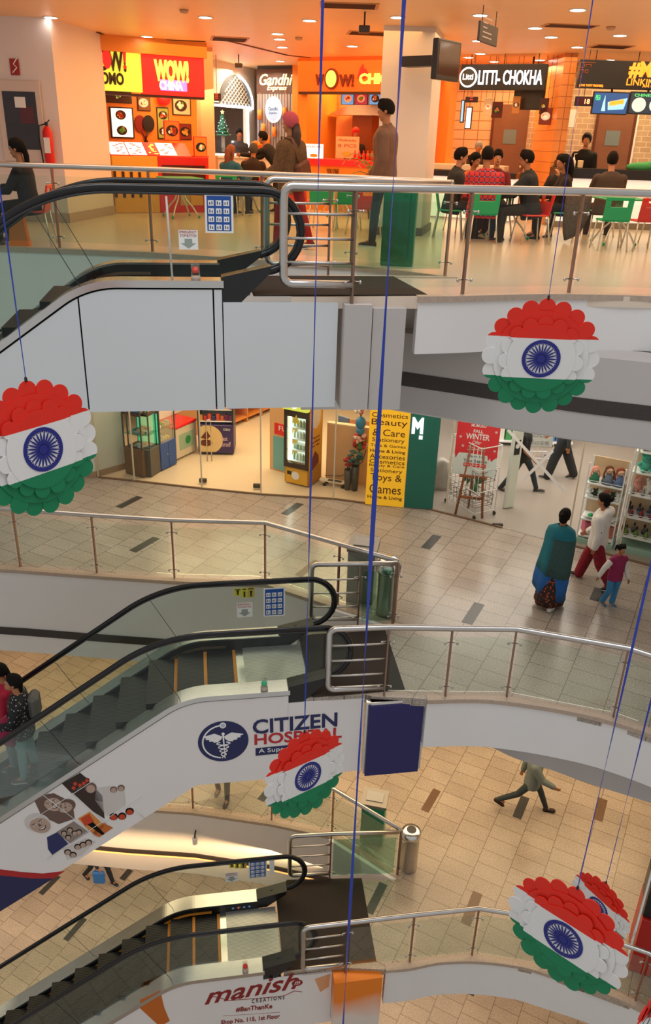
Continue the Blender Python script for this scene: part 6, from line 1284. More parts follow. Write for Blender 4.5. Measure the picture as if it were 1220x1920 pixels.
# vases with paper flowers
pv = gpt(651, 918); pv2 = gpt(664, 920)
def vase(p, label, h_, m, fm, fpos):
    t_ = thing('flower_vase', label, 'vase', (p.x, p.y, Z)); mb = MB(Matrix.Translation((p.x, p.y, Z))); mb.lathe([(.06, 0), (.065, .02), (.085, h_), (.075, h_), (.05, .04)], 16); mb.build('vase', m, t_)
    rnd = random.Random(int(p.x*1000)); mb = MB(Matrix.Translation((p.x, p.y, Z))); fl = MB(Matrix.Translation((p.x, p.y, Z)))
    for k in range(fpos[1]):
        x, y, z_ = rnd.uniform(-.12, .12), rnd.uniform(-.1, .1), h_+rnd.uniform(.08, fpos[0]); mb.tube([(0, 0, h_-.05), (x*.6, y*.6, (h_+z_)/2), (x, y, z_)], .005, 4)
        for q in range(5): t = q*2*PI/5; fl.ell((x+.035*math.cos(t), y+.035*math.sin(t), z_), .035, .022, .018, 7, 5)
        fl.ell((x, y, z_+.01), .022, .022, .02, 6, 5)
    mb.build('stems', H('2a5a34'), t_); fl.build('flowers', fm, t_)
vase(pv, 'tall grey vase with red paper flowers by the yellow sign', .45, H('4a4640', .4), H('a01c20', .7), (.22, 9)); vase(pv2, 'tall dark vase with blue green flowers by the yellow sign', .55, H('3a3834', .4), H('1f5a5a', .7), (.32, 12))
tw = thing('flower_tower', 'stack of red, green and white flower balls with a blue toy on top', 'flower display', (pv2.x+.07, pv2.y+.22, Z)); Mw = Matrix.Translation((pv2.x+.07, pv2.y+.22, Z)); mb = MB(Mw); mb.tube([(0, 0, 0), (0, 0, 1.9)], .015, 6); mb.build('pole', H('3a3430'), tw)
rnd = random.Random(5)
for z_, cols in ((.95, ('2f7a3a', 'b02a24')), (1.08, ('b02a24', 'd8b8b0')), (1.7, ('e8e0d8', 'd07080'))):
    for ci, c_ in enumerate(cols):
        mb = MB(Mw)
        for k in range(9): mb.ell((rnd.uniform(-.1, .1), rnd.uniform(-.1, .06), z_+rnd.uniform(-.08, .08)), .05, .05, .045, 7, 5)
        mb.build('flower_ball', H(c_, .7), tw)
mb = MB(Mw); mb.ell((0, -.05, 1.42), .11, .10, .13, 12, 8); mb.ell((0, -.05, 1.25), .09, .08, .08, 12, 8); mb.build('blue_toy', H('2a80b8', .4), tw)
# ---- toy shop
tw_ = struct(MB().box(7.9, 9.4, 12, 26.6, Z+.01, Z+3.3).build('wall_toy_side', mat('beige_slat_wall', (.62, .46, .32), .5, 0, .05)))
struct(MB().box(1.6, 9.4, 20.4, 20.6, Z, Z+3.3).build('wall_toy_back', mat('pale_shop_wall', (.70, .66, .60), .6, 0, .03)))
struct(MB().prism([(1.62, 14.55), (1.72, 14.55), (1.72, 20.3), (1.62, 20.3)], Z, Z+3.3).build('wall_shop_divider', H('c8b8a0', .6)))
# shelves along the left inside wall
f = fr2((2.05, 19.6), (2.15, 14.9), Z)
rk = thing('wall_shelving', 'white lit shelves of small goods behind the green panel', 'shelf', (2.0, 15, Z)); Mk = Matrix.Translation((1.75, 15.0, Z)); cols = ['e8e8e0', 'd84a3a', '4a9a5a', 'e8a040', '4a7ab0', 'f0d0d8', 'c8ccd8', '2a2a30']
mb = MB(Mk); mb.box(0, .03, 0, 4.8, 0, 2.4); mb.build('back', WHITE, rk)
for r_ in range(6):
    h_ = .55+.32*r_; mb = MB(Mk); mb.box(.03, .45, 0, 4.8, h_, h_+.03); mb.build('shelf_board', glow('lit_shelf', (.85, .9, .95), .35) if r_ > 0 else H('c8823a'), rk)
    rnd = random.Random(r_)
    for k in range(14):
        y = .1+4.6*k/14; mb = MB(Mk); mb.box(.15, .40, y, y+rnd.uniform(.12, .26), h_+.03, h_+rnd.uniform(.12, .26), bev=.008); mb.build('boxed_item', H(rnd.choice(cols)), rk)
p_ = gpt(822, 928); mb = MB(Matrix.Translation((p_.x+.05, p_.y+.3, Z))); mb.loft([[(rx*math.cos(t), .12*math.sin(t)+.02*math.sin(3*t), z_) for t in [2*PI*k/12 for k in range(12)]] for z_, rx in ((0, .20), (.1, .24), (.4, .22), (.62, .16), (.68, .06))]); tag(mb.build('sack', mat('grey_sack', (.42, .38, .33), .8, 0, .2, 10)), 'grey cloth sack under the white lit shelves', 'sack')
# easel + poster
pe = gpt(880, 975); es_ = thing('easel', 'brown wooden easel inside the toy shop pane', 'easel', (pe.x-.0, pe.y+.14, Z), R(-12)); ME = WM(es_); WD = mat('red_brown_wood', (.34, .095, .03), .5, 0, .15, 8)
for (x0, x1) in ((-.26, -.10), (.26, .13)): mb = MB(ME); mb.tube([(x0, 0, 0), (x1, .18, 1.42)], .024, 6); mb.build('front_leg', WD, es_)
mb = MB(ME); mb.tube([(-.04, .42, 0), (0, .20, 1.40)], .024, 6); mb.build('rear_leg', WD, es_)
mb = MB(ME); mb.box(-.22, .22, .04, .08, .36, .41); mb.build('cross_bar', WD, es_); mb = MB(ME); mb.box(-.26, .26, .03, .13, .80, .84); mb.build('ledge', WD, es_)
pos = thing('poster_board', 'red and white winter sale poster resting on the easel', 'poster', ME @ Vector((0, .09, .84)), R(-12)); MP_ = WM(pos) @ Matrix.Rotation(R(-9), 4, 'X'); FP2 = Fr(MP_ @ Vector((0, 0, 0)), MP_.to_3x3() @ Vector((1, 0, 0)), MP_.to_3x3() @ Vector((0, 0, 1)))
hw, hh = .40, 1.02; slab(FP2, (-hw, hw, .0, hh), mat('pale_grey_card', (.72, .78, .76), .4, 0, .03), 'board', pos, -.02, 0)
redp = [(-hw, hh), (-hw, .42), (-hw+.03, .30), (-hw+.06, .38), (-hw+.09, .42), (-.1, .42), (.22, .40), (.24, .30), (.27, .36), (.30, .29), (.34, .34), (hw, .38), (hw, hh)]
mb = MB(FP2.M); mb.prism(redp[::-1], 0, .003); mb.build('red_field', mat('poster_red', (.75, .02, .03), .4, 0, .03), pos)
for s_, x0, b0, x1, b1 in (('MUMUSO', -.14, .93, .14, .98), ('FALL', -.09, .82, .09, .88), ('WINTER', -.22, .69, .22, .80), ('Offer', -.09, .60, .08, .67)): text(s_, FP2, x0, b0, x1, b1, WHITE, pos, c=.003, bold=.02 if s_ != 'Offer' else 0, shear=.3 if s_ == 'Offer' else 0)
for s_, x0, b0, x1, b1 in (('Warm Up', -.17, .33, .16, .39), ('Your Season', -.22, .25, .22, .31)): text(s_, FP2, x0, b0, x1, b1, H('3a4448'), pos, c=.003)
slab(FP2, (-.21, .21, .16, .23), RED, 'offer_band', pos, .0, .004); text('Buy 2, Save 15%!', FP2, -.19, .175, .19, .215, WHITE, pos, c=.004)
mb = MB(FP2.M); mb.tube([(0, .50, .006), (-.15, .56, .006), (-.17, .48, .006), (0, .50, .006), (.15, .56, .006), (.17, .48, .006), (0, .50, .006)], .012, 6); mb.build('ribbon_bow_print', H('e8b0a8'), pos)
mb = MB(FP2.M)
for x, y in ((-.32, .72), (.33, .86), (-.26, .55), (.34, .5)):
    for k in range(3): t = k*PI/3; mb.tube([(x-.03*math.cos(t), y-.03*math.sin(t), .005), (x+.03*math.cos(t), y+.03*math.sin(t), .005)], .004, 4)
mb.build('snowflake_print', WHITE, pos)
# wire trolley rack
pr_ = gpt(915, 985); wr = thing('wire_trolley', 'white wire rack on castors beside the easel', 'rack', (3.30, 14.22, Z), R(30)); Mr = WM(wr); wm = mat('white_wire', (.80, .80, .78), .4, 0, .03)
mb = MB(Mr)
for k in range(9): x = -.35+.0*k; y = .9*k/8; mb.tube([(0, y, .12), (0, y, 1.45)], .008, 5)
for h_ in (.12, .55, 1.0, 1.45): mb.tube([(0, 0, h_), (0, .9, h_), (-.5, .9, h_), (-.5, 0, h_), (0, 0, h_)], .012, 5)
mb.build('side_frame', wm, wr); mb = MB(Mr)
for k in range(9): mb.tube([(-.5, .9*k/8, .12), (-.5, .9*k/8, 1.45)], .006, 5)
mb.build('far_frame', wm, wr)
for i in range(2):
    mb = MB(Mr); h_ = .22+.5*i
    for k in range(10): mb.tube([(-.47, .05+.085*k, h_+.2), (-.45, .05+.085*k, h_), (-.05, .05+.085*k, h_), (-.03, .05+.085*k, h_+.2)], .005, 4)
    for q in (0, .1, .2): mb.tube([(-.03, .05, h_+q), (-.03, .85, h_+q), (-.47, .85, h_+q), (-.47, .05, h_+q), (-.03, .05, h_+q)], .006, 4)
    mb.build('wire_basket', H('3a3c3e', .4), wr)
for (x, y) in ((0, 0), (0, .9), (-.5, 0), (-.5, .9)): mb = MB(Mr @ Matrix.Translation((x, y, .045)) @ Matrix.Rotation(R(90), 4, 'Y')); mb.lathe([(.03, -.012), (.04, -.01), (.04, .01), (.03, .012)], 12); mb.build('castor', H('2a2624'), wr)
p1_ = wr.location; mb = MB(Mr @ Matrix.Translation((-.12, .5, .35))); rnd = random.Random(8)
for k in range(24):
    t = rnd.uniform(0, 2*PI); e = rnd.uniform(.1, .22); mb.add([(0, 0, .1), (e*math.cos(t)-.02, e*math.sin(t), .28), (e*math.cos(t)*1.3, e*math.sin(t)*1.3, .15), (e*math.cos(t)+.03, e*math.sin(t), .22)], [(0, 1, 2, 3)])
mb.lathe([(.05, -.04), (.08, .1)], 10); tag(mb.build('small_plant', H('3a7a3c', .6)), 'small green plant in the wire rack', 'plant')
# white scanner post, tape cross, cart
pp = gpt(952, 952); sp_ = thing('security_gate', 'white security gate post in the toy shop doorway', 'gate', (pp.x, pp.y, Z), R(25)); mb = MB(WM(sp_)); mb.box(-.12, .12, -.05, .05, 0, 1.7, bev=.03); mb.build('post', H('dfe6dc', .4), sp_); mb = MB(WM(sp_)); mb.box(-.08, .05, -.056, -.05, 1.15, 1.45); mb.build('black_sticker', H('20242a'), sp_); mb = MB(WM(sp_)); mb.prism(circle(-.015, 1.33, .05, 16), .056, .06, Matrix.Rotation(R(90), 4, 'X')); mb.build('round_mark', WHITE, sp_)
FD = fr2((3.35, 13.63), (4.42, 13.02), Z)
gd = thing('glass_door', 'glass door leaf marked with a white cross', 'glass door', FD.p(.1, 0)); Lg = math.hypot(1.07, .61); mb = MB(FD.M); mb.box(.02, Lg-.02, .02, 2.5, -.006, .006); mb.build('glass_leaf', GLASS_CLEAR, gd)
mb = MB(FD.M)
P = [FD.px(u, v) for u, v in ((952, 806), (1057, 921), (981, 899), (1036, 845))]
def bar(mb, p, q, w_): d = Vector((q[0]-p[0], q[1]-p[1])).normalized(); n_ = Vector((-d.y, d.x))*w_/2; mb.prism([(p[0]-n_.x, p[1]-n_.y), (q[0]-n_.x, q[1]-n_.y), (q[0]+n_.x, q[1]+n_.y), (p[0]+n_.x, p[1]+n_.y)], .006, .009)
bar(mb, P[0], P[1], .055); mb.build('tape_strip', WHITE, gd); mb = MB(FD.off(.003).M); bar(mb, P[2], P[3], .055); mb.build('tape_strip', WHITE, gd)
pc_ = gpt(1005, 868); cr_ = thing('shopping_cart', 'white basket cart with a lettered board in the toy shop', 'cart', (pc_.x-.1, pc_.y+.1, Z), 0); Mc = Matrix.Translation((pc_.x-.1, pc_.y+.1, Z)); mb = MB(Mc)
for h_ in (.15, .5): mb.tube([(-.4, -.2, h_), (.4, -.2, h_), (.4, .25, h_), (-.4, .25, h_), (-.4, -.2, h_)], .014, 6)
for k in range(8): mb.tube([(-.4+.8*k/7, -.2, .15), (-.4+.8*k/7, -.2, .5)], .006, 4)
mb.build('frame', wm, cr_); mb = MB(Mc); mb.box(-.38, .36, -.24, -.22, .45, .85); bo = mb.build('board', H('c8ccc8'), cr_); fb = Fr(Mc @ Vector((0, -.245, 0)), (1, 0, 0)); text('Door', fb, -.28, .68, .28, .80, H('9a9ea0'), bo); text('Close', fb, -.28, .50, .28, .62, H('9a9ea0'), bo)
for (x, y) in ((-.38, -.2), (.38, -.2), (-.38, .25), (.38, .25)): mb = MB(Mc @ Matrix.Translation((x, y, .04)) @ Matrix.Rotation(R(90), 4, 'Y')); mb.lathe([(.03, -.012), (.04, 0), (.03, .012)], 10); mb.build('castor', BLACKP, cr_)
rk2 = thing('goods_rack', 'low rack of books and boxes deep inside the toy shop', 'rack', (4.8, 18.2, Z)); mb = MB(Matrix.Translation((4.8, 18.2, Z))); mb.box(-1.1, 1.1, 0, .4, .1, .14); mb.box(-1.1, 1.1, 0, .4, .6, .64); mb.box(-1.1, 1.1, .38, .4, 0, 1.2); mb.build('shelves', WHITE, rk2); rnd = random.Random(4)
for k in range(12):
    for h_ in (.14, .64): mb = MB(Matrix.Translation((4.8, 18.2, Z))); x = -1.05+2.1*k/12; mb.box(x, x+.14, .05, .3, h_, h_+rnd.uniform(.2, .36), bev=.006); mb.build('boxed_item', H(rnd.choice(cols)), rk2)
# right hand toy shelving against the pane
Ft = fr2((4.62, 13.16), (5.50, 12.70), Z); Ft = fr2(tuple(Ft.p(0, 0, 0))[:2], tuple(Ft.p(1, 0, 0))[:2], Z)
def toyrack(fr, L_, H_, levels, label, dpt=.42, base=.1):
    t_ = thing('toy_shelf', label, 'shelf', fr.p(0, 0)); 
    for x in (0, L_): 
        for c_ in (0, -dpt): mb = MB(fr.M); mb.box(x-.012, x+.012, 0, H_, c_-.012, c_+.012); mb.build('upright', WHITE, t_)
    for h_ in levels: mb = MB(fr.M); mb.box(0, L_, h_-.02, h_, -dpt, 0); mb.box(0, L_, h_+.05, h_+.058, -.004, .004); mb.build('shelf_board', WHITE, t_)
    mb = MB(fr.M); mb.box(-.02, L_+.02, 0, base, -dpt, .03); mb.build('plinth', H('9fc0b0'), t_)
    mb = MB(fr.M); mb.box(0, L_, base, H_, -dpt-.02, -dpt); mb.build('back', H('d8b890', .5), t_); return t_
toyrack(Ft, .62, 1.56, (.15, .48, .90, 1.18), 'white wire toy shelf beside the doorway with dolls on top')
Ft2 = Ft.off(-.12); Ft2 = Fr(Ft.p(.70, 0, -.05), Ft.R); toyrack(Ft2, 2.6, 2.1, (.30, .68, 1.10, 1.52, 1.9), 'white toy shelf with rows of bottles cut by the right edge', .4)
def putf(fr, a, b, c): return fr.p(a, b, c)
GR = {}
def bottle(fr, a, b, c, m1, m2, label, grp, s=1.0, cap=BLACKP):
    p = putf(fr, a, b, c); M_ = Matrix.Translation(p) @ Matrix.Scale(s, 4)
    key = (m1.name, m2.name, round(s, 2))
    if key in GR: o = dup(GR[key], p, None, label, grp); return
    t_ = thing('toy_bottle', label, 'toy', p, 0, grp); mb = MB(M_); mb.lathe([(.036, 0), (.044, .02), (.044, .07), (.018, .10), (.016, .14)], 10); mb.build('bottle', m1, t_); mb = MB(M_); mb.lathe([(.046, .02), (.047, .05)], 10); mb.build('band', m2, t_); mb = MB(M_); mb.lathe([(.02, .14), (.022, .17), (.006, .20)], 8); mb.build('cap', cap, t_); GR[key] = t_
for k in range(14): bottle(Ft2, .12+.17*k, .68, -.10, H('8a1c1c'), H('1c3a6a'), 'red and blue banded toy bottle, front row of the second shelf up', 'red and blue banded bottles')
for k in range(14): bottle(Ft2, .06+.17*k, .68, -.26, H('3a4a6a'), H('a8b0b8'), 'dark toy bottle behind the red banded bottles', 'dark bottles at the back')
for k in range(14): bottle(Ft2, .10+.17*k, .30, -.10, H('6a8a2a'), H('3a5a1c'), 'olive green toy bottle, front row of the lowest shelf', 'green bottles')
for k in range(14): bottle(Ft2, .04+.17*k, .30, -.26, H('6a6a68'), H('3a3a3a'), 'grey toy bottle behind the olive green ones', 'grey bottles')
for k in range(15): bottle(Ft2, .08+.165*k, 1.10, -.08, H('8a8c90'), H('5a5c60'), 'small grey toy figure bottle along the front of the middle shelf', 'grey small bottles', .8, H('b8b8b8'))
def plush(fr, a, b, c, col, label, s=1.0, grp=None):
    p = putf(fr, a, b, c); t_ = thing('plush_toy', label, 'toy', p, 0, grp); M_ = Matrix.Translation(p) @ Matrix.Scale(s, 4)
    mb = MB(M_); mb.ell((0, 0, .07), .08, .07, .07, 10, 8); mb.ell((0, -.01, .17), .065, .06, .06, 10, 8)
    for sg in (-1, 1): mb.ell((sg*.05, 0, .225), .025, .02, .03, 8, 6); mb.ell((sg*.08, -.02, .09), .03, .03, .03, 8, 6); mb.ell((sg*.045, -.06, .02), .03, .04, .025, 8, 6)
    mb.build('body', H(col, .8), t_); mb = MB(M_)
    for sg in (-1, 1): mb.ell((sg*.022, -.066, .18), .007, .005, .008, 6, 5)
    mb.ell((0, -.07, .165), .008, .005, .005, 6, 5); mb.build('face', BLACKP, t_)
pcol = ['e8a090', 'f0e8e0', 'e8dcc8', 'a8d8d0', 'c82c28', 'e8c070', 'f0d0d0', 'd8e8c0', 'e89070', 'f0f0f0', 'b8e0c8', 'd86050']
pn = ['salmon', 'white', 'cream', 'mint', 'deep red', 'golden', 'pale pink', 'lime', 'coral', 'snow white', 'sea green', 'brick']
for k in range(12): plush(Ft2, .12+.2*k, 1.11, -.24, pcol[k], '%s plush toy in the back row of the middle shelf' % pn[k], 1.1)
for k, c_ in enumerate(('48b8a0', 'e07030', 'e8a040', 'c83a28', 'e8e0d0', '60a0b0')): plush(Ft2, .18+.36*k, 1.52, -.18, c_, '%s plush toy on the second shelf from the top' % ('teal', 'orange', 'amber', 'scarlet', 'ivory', 'sky blue')[k], 1.35)
def bagt(fr, a, b, col, label):
    p = putf(fr, a, b, -.15); t_ = thing('toy_bag', label, 'bag', p); M_ = Matrix.Translation(p); mb = MB(M_); mb.box(-.14, .14, -.06, .06, 0, .22, bev=.04); mb.build('body', H(col, .5), t_); mb = MB(M_); mb.tube([(-.07, 0, .21), (-.06, 0, .30), (.06, 0, .30), (.07, 0, .21)], .01, 6); mb.build('handle', H(col, .5), t_)
bagt(Ft2, .2, 1.905, '1a6a4a', 'green bag at the top of the toy shelves'); bagt(Ft2, .56, 1.905, 'd84a2a', 'orange red bag at the top of the toy shelves')
# dolls, cushions and dishes on the near rack
def doll(fr, a, b, label, dress, hair, s=1):
    p = putf(fr, a, b, -.14); t_ = thing('rag_doll', label, 'doll', p); M_ = Matrix.Translation(p) @ Matrix.Scale(s, 4); mb = MB(M_); mb.lathe([(.13, 0), (.12, .10), (.05, .22)], 14); mb.build('dress', H(dress, .8), t_)
    mb = MB(M_); mb.ell((0, -.01, .29), .075, .07, .075, 12, 8)
    for sg in (-1, 1): mb.tube([(sg*.05, 0, .2), (sg*.12, -.03, .1)], .018, 6)
    mb.build('head', H('e8b898', .7), t_); mb = MB(M_); mb.ell((0, .015, .31), .088, .08, .08, 12, 8)
    for sg in (-1, 1): mb.tube([(sg*.08, 0, .3), (sg*.11, -.02, .2), (sg*.10, -.03, .12)], .02, 6)
    mb.build('hair', H(hair, .8), t_); mb = MB(M_)
    for sg in (-1, 1): mb.ell((sg*.026, -.078, .295), .008, .006, .01, 6, 5)
    mb.build('eyes', BLACKP, t_)
doll(Ft, .33, 1.19, 'rag doll in a slate blue dress with brown hair, left of the pair', '6a7488', '6a3018', .85); doll(Ft, .52, 1.19, 'rag doll in a blue dress with a red cap, right of the pair', '5a6f98', '8a3a20', .85); doll(Ft, .10, 1.19, 'pink haired small doll at the left of the toy shelf', '2a7a5a', 'e89080', .7)
for k, (c_, n_) in enumerate((('e8f0ea', 'white'), ('203028', 'dark spotted'), ('d8e8e0', 'pale mint'), ('e0604a', 'coral'), ('304038', 'black spotted'), ('e8ece8', 'off white'))): plush(Ft, .06+.10*k, .91, -.12, c_, '%s plush ball on the wire toy shelf below the dolls' % n_, .62)
for k, (a, b) in enumerate(((.15, -.12), (.33, -.30), (.48, -.12))):
    p = putf(Ft, a, .49, b); t_ = thing('serving_dish', ['white dish with green centre at left on the wire shelf', 'white dish with green centre at the back of the wire shelf', 'white dish with green centre at right on the wire shelf'][k], 'dish', p); mb = MB(Matrix.Translation(p)); mb.lathe([(.05, 0), (.13, .05), (.125, .055), (.04, .02)], 20); mb.build('dish', WHITE, t_); mb = MB(Matrix.Translation(p)); mb.ell((0, 0, .04), .05, .05, .035, 10, 6); mb.build('green_centre', H('1fb060'), t_)
for a, c_, l in ((.17, 'd0607a', 'pink storage box in the bottom wire basket'), (.47, 'e08070', 'salmon storage box in the bottom wire basket')):
    p = putf(Ft, a, .16, -.2); t_ = thing('storage_box', l, 'box', p); mb = MB(Matrix.Translation(p)); mb.box(-.13, .13, -.12, .12, 0, .24, bev=.02); mb.build('body', H(c_, .5), t_); mb = MB(Matrix.Translation(p)); mb.box(-.135, .135, -.125, .125, .24, .27, bev=.01); mb.build('lid', H('b8303c' if a < .5 else 'e8a090', .5), t_)
# lower floor, red promotional stand by the right edge
ps = thing('promotion_stand', 'red promotional stand with dark posters at the lower right edge', 'stand', (5.55, 8.55, LC), R(-20)); Mp = WM(ps)
mb = MB(Mp); mb.box(-.5, .8, -.35, .35, 0, 1.15, bev=.01); mb.build('base', mat('stand_red', (.50, .015, .012), .35, 0, .05), ps); mb = MB(Mp); mb.box(-.5, .8, -.30, .30, 1.15, 1.75, bev=.01); mb.build('display_block', BLACKP, ps)
fps = Fr(Mp @ Vector((0, -.31, 0)), Mp.to_3x3() @ Vector((1, 0, 0))); fl_ = Fr(Mp @ Vector((-.505, 0, 0)), Mp.to_3x3() @ Vector((0, -1, 0)))
for k in range(5): slab(fps, (-.42+.22*k, -.25+.22*k, 1.35, 1.62), H(['8a3a20', 'c8c8d0', 'a02020', '3a6a8a', 'b8863a'][k]), 'picture', ps, 0, .01)
text('SHOP NOW', fps, -.4, 1.22, .5, 1.30, RED, ps, c=.004); mb = MB(Mp); mb.box(-.45, .75, -.25, .25, 1.75, 2.1, bev=.05); mb.build('goods', H('7aa8b8', .4), ps)
cyl_thing('steel_pole', 'slim steel pole standing beside the red promotional stand', 'pole', (4.88, 8.35, LC), [(.05, 0), (.05, .01), (.02, .02), (.02, 2.3), (.005, 2.31)], STEEL_B)
# camera under the left deck of the lower floor
t_ = thing('spotlight', 'small white cylinder spotlight fixed to the beige fascia far below', 'spotlight', (-2.3, 11.2, LC-.55)); mb = MB(Matrix.Translation((-2.3, 11.2, LC-.62))); mb.lathe([(.045, -.09), (.05, -.08), (.05, .09), (.03, .1)], 14); mb.build('housing', WHITE, t_); mb = MB(Matrix.Translation((-2.3, 11.2, LC-.62))); mb.tube([(0, 0, .09), (0, .02, .16), (0, .16, .17)], .015, 6); mb.build('arm', BLACKP, t_)
# long free ribbon
rb = thing('hanging_ribbon', 'long wide blue ribbon falling through the whole atrium', 'ribbon', (.305, 4.6, 6.5)); ribbon((.305, 4.6, -9.5), (.305, 4.6, 6.5), rb, .017, seed=1.2)
# ================================================================== PEOPLE
def remesh(o, v, sm_=3):
    r = o.modifiers.new('remesh', 'REMESH'); r.mode = 'VOXEL'; r.voxel_size = v; r.use_smooth_shade = True
    s_ = o.modifiers.new('smooth', 'SMOOTH'); s_.factor = .5; s_.iterations = sm_; return o
def limb(mb, pts, rad, n=10):
    P = [Vector(p) for p in pts]; path = []; rs = []
    for i in range(len(P)-1):
        for k in range(4): t = k/4; path.append(P[i].lerp(P[i+1], t)); rs.append(rad[i]+(rad[i+1]-rad[i])*t)
    path.append(P[-1]); rs.append(rad[-1]); mb.tube(path, rs, n)
    for p, r in zip(P, rad): mb.ell(p, r*.99, r*.99, r*.99, 10, 8)
def plaid():
    m = bpy.data.materials.new('red_check_shirt'); m.use_nodes = True; nt = m.node_tree; b = nt.nodes['Principled BSDF']; tc = nt.nodes.new('ShaderNodeTexCoord'); sx = nt.nodes.new('ShaderNodeSeparateXYZ'); nt.links.new(tc.outputs['Object'], sx.inputs[0]); outs = []
    for i in (0, 2):
        mu = nt.nodes.new('ShaderNodeMath'); mu.operation = 'MULTIPLY'; mu.inputs[1].default_value = 12; fr_ = nt.nodes.new('ShaderNodeMath'); fr_.operation = 'FRACT'; lt = nt.nodes.new('ShaderNodeMath'); lt.operation = 'LESS_THAN'; lt.inputs[1].default_value = .20
        nt.links.new(sx.outputs[i], mu.inputs[0]); nt.links.new(mu.outputs[0], fr_.inputs[0]); nt.links.new(fr_.outputs[0], lt.inputs[0]); outs.append(lt)
    ad = nt.nodes.new('ShaderNodeMath'); ad.operation = 'ADD'; nt.links.new(outs[0].outputs[0], ad.inputs[0]); nt.links.new(outs[1].outputs[0], ad.inputs[1]); hf = nt.nodes.new('ShaderNodeMath'); hf.operation = 'MULTIPLY'; hf.inputs[1].default_value = .5; nt.links.new(ad.outputs[0], hf.inputs[0])
    cr = nt.nodes.new('ShaderNodeValToRGB'); e = cr.color_ramp.elements; e[0].color = (.62, .03, .03, 1); e[1].color = (.40, .28, .36, 1); k = e.new(.5); k.color = (.10, .03, .10, 1); nt.links.new(hf.outputs[0], cr.inputs[0]); nt.links.new(cr.outputs[0], b.inputs['Base Color']); b.inputs['Roughness'].default_value = .8; return m
PLAID = plaid()
def spotted(name, c1, c2, sc, th_=.35):
    m = bpy.data.materials.new(name); m.use_nodes = True; nt = m.node_tree; b = nt.nodes['Principled BSDF']; tc = nt.nodes.new('ShaderNodeTexCoord'); v = nt.nodes.new('ShaderNodeTexVoronoi'); v.inputs['Scale'].default_value = sc; lt = nt.nodes.new('ShaderNodeMath'); lt.operation = 'LESS_THAN'; lt.inputs[1].default_value = th_; mx = nt.nodes.new('ShaderNodeMix'); mx.data_type = 'RGBA'; mx.inputs[6].default_value = (*c1, 1); mx.inputs[7].default_value = (*c2, 1)
    nt.links.new(tc.outputs['Object'], v.inputs['Vector']); nt.links.new(v.outputs['Distance'], lt.inputs[0]); nt.links.new(lt.outputs[0], mx.inputs[0]); nt.links.new(mx.outputs[2], b.inputs['Base Color']); b.inputs['Roughness'].default_value = .8; return m
def C(h): return mat('cloth_'+h, hexc(h), .85, 0, .10, 14, .15)
LIPS = H('6a2018', .5)
WALK = dict(legs=((28, 8, 3), (-22, 12, 3)), arms=((-22, 8, 18, 4), (24, 8, 25, 4)), ph=.93)
STAND = dict(legs=((2, 3, 4), (-3, 4, 4)), arms=((0, 8, 12, 4), (4, 8, 14, 4)), ph=.95)
SIT = dict(legs=((84, 84, 9), (86, 88, 9)), arms=((30, 10, 55, -8), (34, 10, 60, -10)), ph=.50, lean=6)
